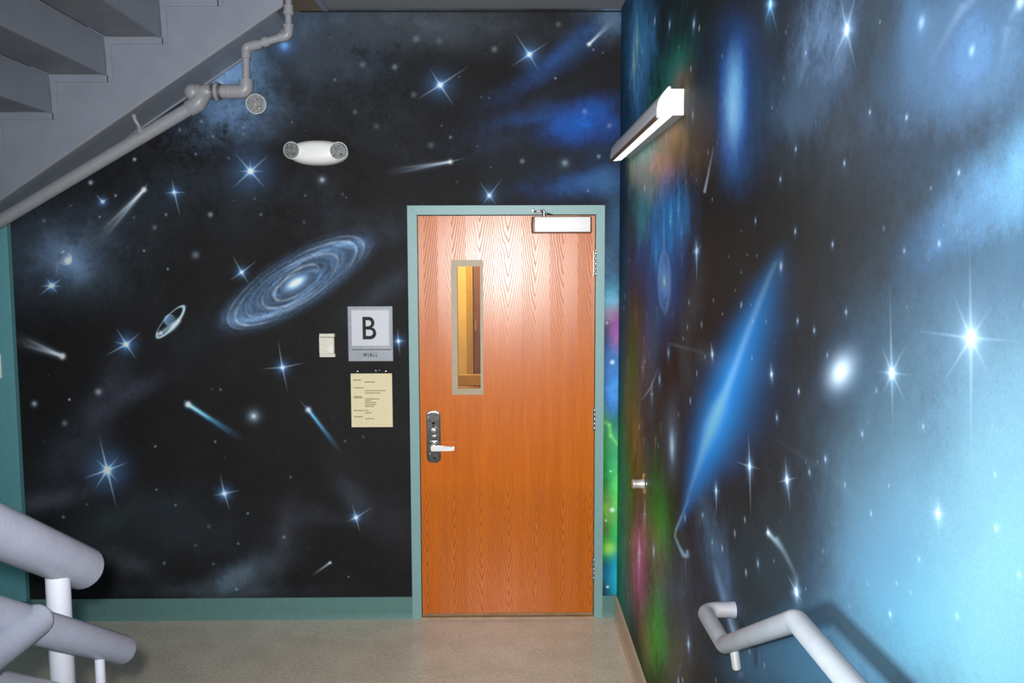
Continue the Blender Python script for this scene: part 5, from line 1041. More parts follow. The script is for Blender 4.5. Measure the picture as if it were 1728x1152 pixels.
('k',1.567,2.2956,1.5691,2.3225,-377.73,29.839,264.97,-989.82,1.2545,0.45,0.5,0.02,(0.278,0.4,0.494)),
('k',1.567,2.2956,1.5679,2.3077,-377.71,29.838,260.31,-989.36,6.336,0.5,0.13,0,(0.173,0.293,0.489)),
('d',2.0192,2.4688,36926,0,36926,(0.448,0.945,1.26)),
('d',2.0192,2.4688,6308.7,0,6308.7,(0.0597,0.235,0.495)),
('d',2.0192,2.4688,1088.5,0,1088.5,(0.0179,0.0706,0.148)),
('k',2.0192,2.4688,2.0614,2.4358,-223.71,17.017,210.52,-762.65,0.93312,0.45,0.5,0.02,(0.21,0.559,0.845)),
('k',2.0192,2.4688,2.038,2.4541,-226.48,17.246,216.54,-767.81,5.184,0.5,0.13,0,(0.297,0.504,0.837)),
('k',2.0192,2.4688,1.9576,2.3856,-235.34,17.977,211.28,-781.75,0.93312,0.45,0.5,0.02,(0.197,0.524,0.792)),
('k',2.0192,2.4688,1.9911,2.4308,-231.71,17.677,216.95,-776.41,5.184,0.5,0.13,0,(0.29,0.491,0.817)),
('k',2.0192,2.4688,1.9879,2.5081,-232.87,17.772,233.21,-779.83,0.93312,0.45,0.5,0.02,(0.209,0.549,0.841)),
('k',2.0192,2.4688,2.005,2.4867,-230.61,17.586,226.76,-775.54,5.184,0.5,0.13,0,(0.301,0.502,0.848)),
('k',2.0192,2.4688,2.0549,2.529,-225.28,17.146,229.39,-767.04,0.93312,0.45,0.5,0.02,(0.216,0.564,0.864)),
('k',2.0192,2.4688,2.0351,2.4956,-227.19,17.304,225.07,-769.79,5.184,0.5,0.13,0,(0.305,0.508,0.857)),
('d',1.1183,1.7916,29383,0,29383,(0.259,0.281,0.302)),
('d',1.1183,1.7916,5019.9,0,5019.9,(0.0604,0.0856,0.113)),
('d',1.1183,1.7916,1184.3,0,1184.3,(0.0181,0.0257,0.0339)),
('k',1.1183,1.7916,1.1322,1.9184,-695.27,56.713,-37.638,-1305.8,1.7626,0.45,0.5,0.02,(0.124,0.171,0.209)),
('k',1.1183,1.7916,1.1245,1.8486,-696.33,56.804,-77.923,-1303.1,9.792,0.5,0.13,0,(0.0762,0.124,0.205)),
('k',1.1183,1.7916,1.1039,1.6244,-697.27,56.886,-207.5,-1292,1.7626,0.45,0.5,0.02,(0.121,0.163,0.198)),
('k',1.1183,1.7916,1.1118,1.7164,-697.23,56.882,-154.39,-1296.8,9.792,0.5,0.13,0,(0.0754,0.121,0.199)),
('k',1.1183,1.7916,1.2795,1.7893,-612.99,49.716,-98.63,-1220.2,1.7626,0.45,0.5,0.02,(0.129,0.176,0.215)),
('k',1.1183,1.7916,1.1856,1.7907,-658.63,53.596,-105.3,-1264.6,9.792,0.5,0.13,0,(0.0772,0.125,0.206)),
('k',1.1183,1.7916,1.0034,1.7973,-778.42,63.804,-120,-1374.3,1.7626,0.45,0.5,0.02,(0.118,0.161,0.196)),
('k',1.1183,1.7916,1.0635,1.7943,-733.19,59.946,-114.97,-1333.9,9.792,0.5,0.13,0,(0.0744,0.12,0.198)),
('k',1.1183,1.7916,1.1717,1.8504,-668.94,54.472,-74.516,-1277.3,1.7626,0.45,0.5,0.02,(0.124,0.17,0.208)),
('k',1.1183,1.7916,1.1418,1.8175,-684.41,55.789,-94.363,-1290.3,9.792,0.5,0.13,0,(0.0765,0.124,0.204)),
('k',1.1183,1.7916,1.0756,1.8329,-727.17,59.432,-90.307,-1330.6,1.7626,0.45,0.5,0.02,(0.121,0.165,0.202)),
('k',1.1183,1.7916,1.0986,1.8106,-710.6,58.021,-101.76,-1314.2,9.792,0.5,0.13,0,(0.075,0.122,0.201)),
('k',1.1183,1.7916,1.1867,1.7211,-654.92,53.281,-141.27,-1257.6,1.7626,0.45,0.5,0.02,(0.124,0.168,0.205)),
('k',1.1183,1.7916,1.148,1.761,-678.01,55.245,-124.85,-1281.4,9.792,0.5,0.13,0,(0.0763,0.123,0.203)),
('k',1.1183,1.7916,1.0684,1.745,-726.96,59.415,-144.34,-1325.4,1.7626,0.45,0.5,0.02,(0.119,0.161,0.197)),
('k',1.1183,1.7916,1.0953,1.7702,-710.51,58.013,-125.8,-1311.9,9.792,0.5,0.13,0,(0.0748,0.121,0.2)),
('d',1.3428,1.7179,48078,0,48078,(0.317,0.344,0.368)),
('d',1.3428,1.7179,8213.9,0,8213.9,(0.0444,0.0697,0.103)),
('d',1.3428,1.7179,2117.2,0,2117.2,(0.0133,0.0209,0.0309)),
('k',1.3428,1.7179,1.3621,1.8555,-478.56,38.332,-80.201,-1078.7,1.1405,0.45,0.5,0.02,(0.151,0.208,0.254)),
('k',1.3428,1.7179,1.3515,1.7796,-480.06,38.459,-110.52,-1077.6,6.336,0.5,0.13,0,(0.0926,0.151,0.248)),
('k',1.3428,1.7179,1.3313,1.6267,-482.61,38.675,-172.25,-1074.8,1.1405,0.45,0.5,0.02,(0.146,0.198,0.24)),
('k',1.3428,1.7179,1.3376,1.6768,-481.88,38.613,-151.96,-1075.8,6.336,0.5,0.13,0,(0.0916,0.148,0.242)),
('k',1.3428,1.7179,1.4054,1.7129,-460.26,36.788,-131.32,-1053,1.1405,0.45,0.5,0.02,(0.153,0.209,0.254)),
('k',1.3428,1.7179,1.3703,1.7157,-471.76,37.759,-133.55,-1066,6.336,0.5,0.13,0,(0.094,0.152,0.25)),
('k',1.3428,1.7179,1.2649,1.7242,-511.06,41.078,-141.02,-1109.4,1.1405,0.45,0.5,0.02,(0.141,0.193,0.235)),
('k',1.3428,1.7179,1.3066,1.7208,-494.57,39.685,-137.91,-1091.4,6.336,0.5,0.13,0,(0.0901,0.146,0.24)),
('k',1.3428,1.7179,1.3868,1.7602,-467.52,37.4,-115.38,-1062.9,1.1405,0.45,0.5,0.02,(0.151,0.207,0.252)),
('k',1.3428,1.7179,1.3623,1.7366,-475.06,38.037,-126.32,-1070.5,6.336,0.5,0.13,0,(0.093,0.151,0.248)),
('k',1.3428,1.7179,1.2968,1.7684,-499.86,40.132,-119.31,-1099,1.1405,0.45,0.5,0.02,(0.143,0.196,0.239)),
('k',1.3428,1.7179,1.3216,1.7411,-489.6,39.265,-128.24,-1086.7,6.336,0.5,0.13,0,(0.0906,0.147,0.242)),
('k',1.3428,1.7179,1.3718,1.6819,-470.3,37.635,-146.14,-1063.2,1.1405,0.45,0.5,0.02,(0.15,0.204,0.248)),
('k',1.3428,1.7179,1.3557,1.7019,-476.32,38.144,-140.26,-1070.6,6.336,0.5,0.13,0,(0.093,0.15,0.247)),
('k',1.3428,1.7179,1.2894,1.6763,-499.71,40.12,-158.11,-1095.3,1.1405,0.45,0.5,0.02,(0.142,0.193,0.235)),
('k',1.3428,1.7179,1.3183,1.6988,-489.53,39.259,-145.52,-1085.1,6.336,0.5,0.13,0,(0.09,0.145,0.239)),
('d',2.1041,1.3919,46701,0,46701,(0.816,0.961,1.06)),
('d',2.1041,1.3919,7978.5,0,7978.5,(0.0952,0.146,0.247)),
('d',2.1041,1.3919,1737.5,0,1737.5,(0.0286,0.0439,0.074)),
('k',2.1041,1.3919,2.1206,1.4728,-192.48,14.46,-145.05,-675,0.79834,0.45,0.5,0.02,(0.376,0.558,0.7)),
('k',2.1041,1.3919,2.1115,1.4282,-192.97,14.5,-152.49,-675.15,4.032,0.5,0.13,0,(0.236,0.415,0.704)),
('k',2.1041,1.3919,2.085,1.2739,-194.22,14.603,-178.21,-674.93,0.79834,0.45,0.5,0.02,(0.381,0.563,0.705)),
('k',2.1041,1.3919,2.0955,1.3387,-193.75,14.564,-167.41,-675.12,4.032,0.5,0.13,0,(0.239,0.418,0.706)),
('k',2.1041,1.3919,2.2519,1.3714,-181.02,13.523,-151.42,-653.54,0.79834,0.45,0.5,0.02,(0.405,0.611,0.77)),
('k',2.1041,1.3919,2.1682,1.383,-187.76,14.073,-155.35,-665.5,4.032,0.5,0.13,0,(0.244,0.43,0.728)),
('k',2.1041,1.3919,2.0113,1.4066,-202.29,15.265,-163.4,-690.6,0.79834,0.45,0.5,0.02,(0.36,0.528,0.66)),
('k',2.1041,1.3919,2.0613,1.3987,-197.35,14.86,-160.75,-682.18,4.032,0.5,0.13,0,(0.232,0.405,0.683)),
('d',1.8239,1.4281,47275,0,47275,(0.595,0.663,0.714)),
('d',1.8239,1.4281,8076.7,0,8076.7,(0.0694,0.101,0.167)),
('d',1.8239,1.4281,2297.4,0,2297.4,(0.0208,0.0303,0.05)),
('k',1.8239,1.4281,1.8394,1.476,-254.76,19.592,-183.67,-775.11,1.0368,0.45,0.5,0.02,(0.275,0.388,0.477)),
('k',1.8239,1.4281,1.8309,1.4496,-255.61,19.663,-189.84,-775.87,4.608,0.5,0.13,0,(0.173,0.288,0.477)),
('k',1.8239,1.4281,1.7962,1.3689,-259.49,19.984,-210.07,-779.95,1.0368,0.45,0.5,0.02,(0.275,0.384,0.471)),
('k',1.8239,1.4281,1.8114,1.4013,-257.74,19.84,-201.71,-778.04,4.608,0.5,0.13,0,(0.173,0.286,0.473)),
('k',1.8239,1.4281,1.8869,1.407,-247.82,19.018,-192.69,-763.39,1.0368,0.45,0.5,0.02,(0.288,0.405,0.495)),
('k',1.8239,1.4281,1.8517,1.4188,-252.48,19.403,-193.92,-770.59,4.608,0.5,0.13,0,(0.177,0.294,0.486)),
('k',1.8239,1.4281,1.7579,1.4496,-266.05,20.528,-197.49,-791.2,1.0368,0.45,0.5,0.02,(0.265,0.368,0.452)),
('k',1.8239,1.4281,1.7936,1.438,-260.67,20.082,-196.07,-783.1,4.608,0.5,0.13,0,(0.169,0.281,0.464)),
('d',1.7468,1.2116,38865,0,38865,(0.615,0.657,0.699)),
('d',1.7468,1.2116,6639.9,0,6639.9,(0.0862,0.133,0.196)),
('d',1.7468,1.2116,2390.4,0,2390.4,(0.0258,0.04,0.0587)),
('k',1.7468,1.2116,1.8085,1.2282,-264.59,20.409,-292.04,-780.04,0.93312,0.45,0.5,0.02,(0.295,0.399,0.484)),
('k',1.7468,1.2116,1.7741,1.2189,-269.38,20.807,-299.34,-786.64,5.184,0.5,0.13,0,(0.181,0.289,0.472)),
('k',1.7468,1.2116,1.7429,1.2558,-274.47,21.229,-296.63,-794.58,0.93312,0.45,0.5,0.02,(0.28,0.376,0.455)),
('k',1.7468,1.2116,1.745,1.2315,-273.85,21.177,-301.44,-793.18,5.184,0.5,0.13,0,(0.178,0.284,0.463)),
('k',1.7468,1.2116,1.7377,1.1887,-274.42,21.225,-311.76,-793.07,0.93312,0.45,0.5,0.02,(0.288,0.385,0.465)),
('k',1.7468,1.2116,1.7427,1.2013,-273.82,21.175,-308.24,-792.5,5.184,0.5,0.13,0,(0.18,0.286,0.466)),
('k',1.7468,1.2116,1.7068,1.2035,-279.42,21.641,-314.04,-800.34,0.93312,0.45,0.5,0.02,(0.282,0.377,0.455)),
('k',1.7468,1.2116,1.7286,1.2079,-276.06,21.362,-309.26,-795.78,5.184,0.5,0.13,0,(0.178,0.283,0.462)),
('d',1.1836,1.5409,87147,0,87147,(0.198,0.205,0.216)),
('d',1.1836,1.5409,14889,0,14889,(0.0462,0.0583,0.0605)),
('d',1.1836,1.5409,5359.9,0,5359.9,(0.0139,0.0175,0.0182)),
('k',1.1836,1.5409,1.1863,1.5747,-601.8,48.77,-328.67,-1187.6,1.1664,0.45,0.35,0.02,(0.131,0.171,0.205)),
('k',1.1836,1.5409,1.1848,1.5561,-601.77,48.767,-337.89,-1186.7,5.184,0.5,0.091,0,(0.0823,0.127,0.205)),
('k',1.1836,1.5409,1.1768,1.4983,-603.3,48.898,-367.58,-1185.5,1.1664,0.45,0.35,0.02,(0.133,0.172,0.205)),
('k',1.1836,1.5409,1.1805,1.5217,-602.44,48.825,-355.39,-1185.8,5.184,0.5,0.091,0,(0.0822,0.127,0.204)),
('k',1.1836,1.5409,1.2122,1.5369,-587.89,47.589,-339.4,-1172.5,1.1664,0.45,0.35,0.02,(0.133,0.173,0.208)),
('k',1.1836,1.5409,1.1963,1.5392,-595.49,48.234,-342.71,-1179.9,5.184,0.5,0.091,0,(0.0829,0.128,0.207)),
('k',1.1836,1.5409,1.1534,1.5489,-617.42,50.096,-350.32,-1201.4,1.1664,0.45,0.35,0.02,(0.131,0.17,0.203)),
('k',1.1836,1.5409,1.1698,1.5446,-608.77,49.362,-347.63,-1192.9,5.184,0.5,0.091,0,(0.0822,0.127,0.205)),
('d',2.7318,1.9268,41219,0,41219,(1.22,1.62,1.87)),
('d',2.7318,1.9268,7042.1,0,7042.1,(0.114,0.295,0.557)),
('d',2.7318,1.9268,1126.7,0,1126.7,(0.0341,0.0885,0.167)),
('k',2.7318,1.9268,2.7476,1.9713,-119.08,8.5022,12.148,-543,0.75,0.45,0.5,0.02,(0.575,0.954,1.25)),
('k',2.7318,1.9268,2.7389,1.9468,-119.37,8.5257,9.7516,-543.43,3.456,0.5,0.13,0,(0.357,0.704,1.25)),
('k',2.7318,1.9268,2.7203,1.8237,-119.75,8.5567,-2.4528,-543.11,0.75,0.45,0.5,0.02,(0.549,0.944,1.25)),
('k',2.7318,1.9268,2.7266,1.8804,-119.68,8.5502,3.1799,-543.48,3.456,0.5,0.13,0,(0.35,0.7,1.24)),
('k',2.7318,1.9268,2.6484,1.9487,-123.49,8.8557,10.327,-552.76,0.75,0.45,0.5,0.02,(0.563,0.928,1.21)),
('k',2.7318,1.9268,2.6936,1.9368,-121.35,8.6841,8.9203,-547.82,3.456,0.5,0.13,0,(0.355,0.698,1.24)),
('k',2.7318,1.9268,2.7955,1.9201,-116.88,8.3265,6.9742,-537.47,0.75,0.45,0.5,0.02,(0.571,0.961,1.26)),
('k',2.7318,1.9268,2.7601,1.9238,-118.38,8.4463,7.4189,-540.94,3.456,0.5,0.13,0,(0.356,0.708,1.26)),
('d',2.4314,1.2447,67922,0,67922,(1.09,1.39,1.58)),
('d',2.4314,1.2447,11604,0,11604,(0.102,0.226,0.413)),
('d',2.4314,1.2447,2131.4,0,2131.4,(0.0305,0.0679,0.124)),
('k',2.4314,1.2447,2.437,1.2742,-144.15,10.525,-149.69,-581.67,0.75,0.45,0.5,0.02,(0.503,0.814,1.05)),
('k',2.4314,1.2447,2.4339,1.258,-144.25,10.533,-151.73,-581.69,2.88,0.5,0.13,0,(0.317,0.605,1.05)),
('k',2.4314,1.2447,2.4229,1.1748,-144.51,10.554,-161.89,-581.23,0.75,0.45,0.5,0.02,(0.511,0.826,1.07)),
('k',2.4314,1.2447,2.4276,1.2132,-144.41,10.546,-157.21,-581.49,2.88,0.5,0.13,0,(0.319,0.608,1.06)),
('d',1.9473,1.6392,110920,0,110920,(0.659,0.765,0.838)),
('d',1.9473,1.6392,18950,0,18950,(0.0615,0.0931,0.156)),
('d',1.9473,1.6392,4737.5,0,4737.5,(0.0185,0.0279,0.0469)),
('k',1.9473,1.6392,1.9582,1.6675,-228.6,17.428,-88.741,-742.28,0.75,0.45,0.5,0.02,(0.311,0.454,0.568)),
('k',1.9473,1.6392,1.9522,1.6519,-229.14,17.473,-91.904,-742.88,2.88,0.5,0.13,0,(0.192,0.333,0.56)),
('k',1.9473,1.6392,1.9369,1.6164,-230.58,17.592,-99.263,-744.54,0.75,0.45,0.5,0.02,(0.306,0.445,0.553)),
('k',1.9473,1.6392,1.9426,1.6289,-230.04,17.547,-96.639,-743.89,2.88,0.5,0.13,0,(0.193,0.332,0.558)),
('d',2.5051,1.627,67673,0,67673,(1.05,1.38,1.59)),
('d',2.5051,1.627,11561,0,11561,(0.122,0.168,0.296)),
('d',2.5051,1.627,4162.1,0,4162.1,(0.0367,0.0504,0.0889)),
('k',2.5051,1.627,2.5295,1.6644,-138.35,10.053,-55.479,-578.64,0.75,0.45,0.5,0.02,(0.492,0.815,1.07)),
('k',2.5051,1.627,2.516,1.6437,-138.99,10.105,-58.096,-579.73,2.88,0.5,0.13,0,(0.308,0.604,1.07)),
('k',2.5051,1.627,2.4963,1.6038,-139.9,10.179,-63.092,-581.16,0.75,0.45,0.5,0.02,(0.49,0.809,1.06)),
('k',2.5051,1.627,2.5011,1.6165,-139.68,10.161,-61.526,-580.87,2.88,0.5,0.13,0,(0.306,0.6,1.06)),
('d',2.7589,0.6451,49520,0,49520,(1.55,2.02,2.4)),
('d',2.7589,0.6451,8460.2,0,8460.2,(0.145,0.246,0.448)),
('d',2.7589,0.6451,1189.7,0,1189.7,(0.0434,0.0737,0.134)),
('k',2.7589,0.6451,2.7613,0.6783,-109.07,7.7106,-220.22,-497,0.75,0.45,0.5,0.02,(0.719,1.18,1.59)),
('k',2.7589,0.6451,2.76,0.66,-109.06,7.7101,-221.83,-496.83,2.88,0.5,0.13,0,(0.451,0.874,1.59)),
('k',2.7589,0.6451,2.7565,0.61,-109.05,7.7089,-226.25,-496.36,0.75,0.45,0.5,0.02,(0.734,1.19,1.6)),
('k',2.7589,0.6451,2.7578,0.6293,-109.05,7.7094,-224.55,-496.54,2.88,0.5,0.13,0,(0.455,0.879,1.6)),
('d',2.4031,0.8085,1.6316e+06,0,1.6316e+06,(0.31,0.354,0.373)),
('d',2.4031,0.8085,278740,0,278740,(0.0254,0.061,0.125)),
('k',2.2627,0.8631,2.1729,0.856,-168.11,12.473,-285.02,-616.4,1.5,1,0.1,0.1,(0.05,0.0688,0.1)),
('d',1.5492,1.6941,853.19,664.58,2540.4,(0.218,0.269,0.306)),
('d',1.5492,1.6941,2941.3,2333.2,7472.1,(0.174,0.187,0.206)),
('d',1.5492,1.6941,297.99,229.51,966.69,(0.0134,0.0331,0.0714)),
('d',1.1462,2.1605,50212,0,50212,(0.119,0.177,0.253)),
('d',1.2878,2.2332,29583,0,29583,(0.125,0.192,0.292)),
('d',1.2878,2.2332,3623.9,0,3623.9,(0.0161,0.0359,0.0784)),
('d',1.0428,2.1913,34743,0,34743,(0.181,0.24,0.293)),
('k',1.0428,2.1913,1.0678,2.1738,-833.07,68.465,408.79,-1470.8,6,2,0.4,0.05,(0.121,0.178,0.237)),
('d',3.0817,1.2379,1096,0,1096,(0.406,0.64,0.978)),
('d',3.0827,1.2528,234.69,11.829,135.49,(0.0681,0.112,0.183)),
('k',1.9461,1.2759,1.8354,1.2686,-236.18,18.057,-240.33,-740.26,3.6,2.6,0.385,0.02,(0.157,0.198,0.242)),
('k',1.9461,1.2759,1.8502,1.2738,-234.35,17.906,-237.43,-737.56,1.98,1.8,0.385,0.02,(0.288,0.363,0.443)),
('k',1.9461,1.2759,1.8629,1.2661,-232.7,17.769,-237.25,-734.89,1.98,1.8,0.385,0.02,(0.291,0.367,0.448)),
('k',1.9461,1.2759,1.8845,1.2713,-230.12,17.557,-233.62,-731.02,1.98,1.8,0.385,0.02,(0.292,0.37,0.452)),
('d',1.9461,1.2759,33066,0,33066,(0.337,0.372,0.412)),
('l',-258.71,19.922,-270.84,-773.01,[(1.8855,1.2787,3,0.5),(1.8232,1.2661,2.4,0.3),(1.7643,1.2481,2,0.12),(1.737,1.2266,1.5,0.05)],(0.236,0.298,0.367)),
('l',-135.27,9.8016,60.82,-583.37,[(2.6361,2.1018,1.4,0.6),(2.594,2.1484,1.2,0.35),(2.5341,2.2211,1,0.05)],(0.557,0.687,0.875)),
('l',-162.96,12.053,-257.27,-609.09,[(2.4472,1.0279,3,0.1),(2.3212,0.97167,4,0.35),(2.2193,0.93127,4,0.5),(2.1874,0.8971,2.5,0.3),(2.1433,0.8385,3,0.15)],(0.267,0.403,0.606)),
('l',-166.88,12.373,-266.8,-615.78,[(2.3007,0.95473,1.2,0.5),(2.2061,0.91283,1.2,0.6),(2.1869,0.88937,1,0.2)],(0.211,0.277,0.327)),
('l',-68.673,4.5286,-56.804,-405.77,[(3.3865,1.4796,1,0.05),(3.5448,1.3798,1,0.35),(3.7855,1.2929,0.9,0.1)],(0.669,0.956,1.28)),
('k',1.1516,2.2257,1.1945,2.2075,-675.39,55.015,369.86,-1324.6,5,3,0.25,0.03,(0.115,0.177,0.258)),
('k',1.1732,2.2245,1.2562,2.167,-628.33,51.014,323.17,-1274.5,5,3,0.25,0.03,(0.113,0.174,0.254)),
('k',1.0672,2.1667,1.0765,2.1272,-802.27,65.835,346.16,-1438.3,5,3,0.25,0.03,(0.0996,0.153,0.223)),
('l',-307.68,23.989,-200.41,-852.07,[(1.9454,1.5001,2,0.02),(1.7653,1.4987,3,0.05),(1.5853,1.4992,3,0.05),(1.4487,1.4812,3,0.03)],(0.118,0.111,0.109)),
('k',3.1512,1.5988,2.6325,1.6192,-106.6,7.5077,-49.038,-507.83,2,1.5,0.12,0.04,(0.506,0.644,0.719)),
('d',1.775,2.3048,189020,0,189020,(0.227,0.26,0.288)),
('d',1.775,2.3048,27961,0,27961,(0.0145,0.0324,0.0648)),
('d',1.9048,2.3783,165560,0,165560,(0.137,0.156,0.173)),
('d',1.4575,2.1354,216030,0,216030,(0.188,0.213,0.237)),
('d',1.4575,2.1354,31958,0,31958,(0.0121,0.0266,0.0532)),
('d',1.4299,2.2721,294320,0,294320,(0.13,0.149,0.165)),
('d',1.9092,2.2817,287610,0,287610,(0.17,0.194,0.216)),
('d',1.9884,2.2357,262250,0,262250,(0.221,0.254,0.283)),
('d',1.7075,2.1587,353180,0,353180,(0.0944,0.107,0.119)),
('d',1.3239,2.105,211450,0,211450,(0.198,0.223,0.248)),
('d',1.3239,2.105,31280,0,31280,(0.0127,0.0279,0.0558)),
('d',1.166,2.0075,266300,0,266300,(0.14,0.156,0.173)),
('d',1.166,2.0075,39394,0,39394,(0.0089,0.0195,0.039)),
('d',1.5594,2.0642,185030,0,185030,(0.224,0.254,0.281)),
('d',1.5594,2.0642,27372,0,27372,(0.0144,0.0317,0.0633)),
('d',1.8209,2.1226,136640,0,136640,(0.281,0.321,0.358)),
('d',1.8209,2.1226,20213,0,20213,(0.018,0.0401,0.0805)),
('d',1.9171,2.0703,121830,0,121830,(0.265,0.304,0.339)),
('d',1.9171,2.0703,18022,0,18022,(0.017,0.0379,0.0763)),
('d',2.0987,1.9896,126600,0,126600,(0.308,0.361,0.406)),
('d',2.0987,1.9896,18728,0,18728,(0.0197,0.0451,0.0915)),
('d',1.8115,1.9538,133570,0,133570,(0.253,0.289,0.323)),
('d',1.8115,1.9538,19759,0,19759,(0.0162,0.0362,0.0726)),
('d',1.6039,1.9225,169330,0,169330,(0.193,0.218,0.242)),
('d',1.6039,1.9225,25049,0,25049,(0.0124,0.0273,0.0545)),
('d',1.2106,1.9148,166820,0,166820,(0.121,0.135,0.149)),
('d',1.2106,1.9148,24677,0,24677,(0.0078,0.0169,0.0335)),
('d',1.2405,1.9936,365640,0,365640,(0.0827,0.0923,0.102)),
('d',1.1995,1.9396,684590,0,684590,(0.0456,0.0507,0.0562)),
('d',1.3156,1.9065,250580,0,250580,(0.101,0.112,0.124)),
('d',1.3156,1.9065,37068,0,37068,(0.0065,0.014,0.0279)),
('d',1.5307,1.8026,146490,0,146490,(0.147,0.164,0.18)),
('d',1.5307,1.8026,21670,0,21670,(0.0094,0.0205,0.0406)),
('d',1.7827,1.7704,133010,0,133010,(0.229,0.262,0.291)),
('d',1.7827,1.7704,19676,0,19676,(0.0147,0.0327,0.0656)),
('d',1.6859,1.7583,148090,0,148090,(0.201,0.227,0.252)),
('d',1.6859,1.7583,21907,0,21907,(0.0129,0.0284,0.0567)),
('d',1.6142,1.7172,202310,0,202310,(0.138,0.154,0.17)),
('d',1.6142,1.7172,29928,0,29928,(0.0088,0.0192,0.0381)),
('d',1.7644,1.627,131930,0,131930,(0.194,0.218,0.242)),
('d',1.7644,1.627,19516,0,19516,(0.0124,0.0273,0.0544)),
('d',1.7645,1.6282,131950,0,131950,(0.139,0.156,0.173)),
('d',1.8985,1.8815,29986,0,29986,(0.203,0.235,0.263)),
('d',1.8985,1.8815,4435.7,0,4435.7,(0.013,0.0294,0.0593)),
('d',2.2084,1.7847,49151,0,49151,(0.226,0.275,0.314)),
('d',2.1185,1.7874,213540,0,213540,(0.167,0.2,0.227)),
('d',2.1639,1.9099,208910,0,208910,(0.179,0.215,0.244)),
('d',2.0827,1.9062,225360,0,225360,(0.167,0.197,0.223)),
('d',2.3398,1.907,178630,0,178630,(0.18,0.224,0.257)),
('d',2.2144,1.8655,198080,0,198080,(0.23,0.281,0.32)),
('d',2.2676,1.8189,187580,0,187580,(0.19,0.235,0.269)),
('d',2.5022,1.7829,86347,0,86347,(0.22,0.289,0.339)),
('d',2.3978,1.7497,122110,0,122110,(0.256,0.329,0.383)),
('d',2.1005,1.7496,158550,0,158550,(0.202,0.242,0.274)),
('d',2.2135,1.7784,195520,0,195520,(0.181,0.222,0.254)),
('d',1.9961,1.755,134350,0,134350,(0.146,0.171,0.193)),
('d',2.1037,1.6585,119190,0,119190,(0.201,0.241,0.273)),
('d',2.6465,1.703,24964,0,24964,(0.205,0.281,0.337)),
('d',2.8289,1.7635,30019,0,30019,(0.247,0.353,0.429)),
('d',2.8505,1.681,42150,0,42150,(0.31,0.453,0.557)),
('d',2.9136,1.6385,62757,0,62757,(0.318,0.47,0.584)),
('d',3.1716,1.5643,13169,0,13169,(0.398,0.642,0.825)),
('d',3.1716,1.5643,1948.1,0,1948.1,(0.0255,0.0802,0.186)),
('d',3.3452,1.443,9254.1,0,9254.1,(0.411,0.699,0.924)),
('d',3.3452,1.443,1368.9,0,1368.9,(0.0264,0.0874,0.208)),
('d',2.7005,1.5472,31997,0,31997,(0.24,0.338,0.408)),
('d',2.5929,1.6107,78606,0,78606,(0.284,0.387,0.461)),
('d',2.7885,1.4473,21807,0,21807,(0.311,0.451,0.552)),
('d',2.9741,1.3685,37366,0,37366,(0.201,0.31,0.389)),
('d',3.3534,1.1808,29037,0,29037,(0.215,0.378,0.507)),
('d',3.8274,1.1666,22475,0,22475,(0.296,0.556,0.778)),
('d',1.9019,1.5486,91043,0,91043,(0.264,0.302,0.337)),
('d',1.9019,1.5486,13468,0,13468,(0.0169,0.0378,0.0757)),
('d',1.608,1.522,86852,0,86852,(0.184,0.201,0.219)),
('d',1.608,1.522,12848,0,12848,(0.0118,0.0251,0.0493)),
('d',1.6904,1.4771,112610,0,112610,(0.181,0.199,0.217)),
('d',1.6904,1.4771,16658,0,16658,(0.0116,0.0248,0.0489)),
('d',1.512,1.4979,139900,0,139900,(0.103,0.11,0.119)),
('d',1.446,1.6013,156120,0,156120,(0.13,0.14,0.152)),
('d',1.446,1.6013,23094,0,23094,(0.0083,0.0175,0.0343)),
('d',1.2357,1.654,264340,0,264340,(0.103,0.111,0.12)),
('d',1.2357,1.654,39103,0,39103,(0.0066,0.0138,0.0271)),
('d',1.7119,1.4924,441050,0,441050,(0.133,0.146,0.161)),
('d',2.2263,1.1849,32355,0,32355,(0.204,0.246,0.28)),
('d',2.1356,1.2485,48119,0,48119,(0.229,0.272,0.307)),
('d',2.0178,1.1768,52908,0,52908,(0.259,0.295,0.328)),
('d',2.0178,1.1768,7826.7,0,7826.7,(0.0166,0.0369,0.0737)),
('d',2.1152,1.1198,35254,0,35254,(0.239,0.278,0.311)),
('d',2.3504,1.1039,28860,0,28860,(0.286,0.356,0.41)),
('d',2.4655,1.0832,51544,0,51544,(0.245,0.317,0.369)),
('d',2.8431,1.0434,15306,0,15306,(0.284,0.415,0.509)),
('d',2.5969,1.1237,32632,0,32632,(0.257,0.347,0.412)),
('d',2.5817,1.1319,47567,0,47567,(0.192,0.258,0.305)),
('d',3.4311,0.7323,8196.5,0,8196.5,(0.487,0.85,1.15)),
('d',3.4311,0.7323,1212.5,0,1212.5,(0.0312,0.106,0.258)),
('d',3.4314,0.7371,26565,0,26565,(0.405,0.707,0.955)),
('d',3.5482,0.5401,38236,0,38236,(0.253,0.439,0.598)),
('d',4.0798,0.5551,18858,0,18858,(0.364,0.655,0.908)),
('d',1.6063,1.3455,188520,0,188520,(0.0738,0.0783,0.0847)),
('d',1.6922,1.2388,297390,0,297390,(0.148,0.157,0.171)),
('d',1.8983,1.2243,134590,0,134590,(0.112,0.124,0.136)),
('d',2.2268,0.9523,95564,0,95564,(0.0904,0.104,0.11)),
('d',1.339,1.5403,278280,0,278280,(0.0833,0.0882,0.0952)),
('d',1.4005,1.4778,198790,0,198790,(0.127,0.134,0.144)),
('d',1.4005,1.4778,29407,0,29407,(0.0082,0.0168,0.0325)),
('d',1.3007,1.3977,223770,0,223770,(0.0864,0.0881,0.0941)),
('d',1.405,1.3576,242840,0,242840,(0.0588,0.0605,0.0647)),
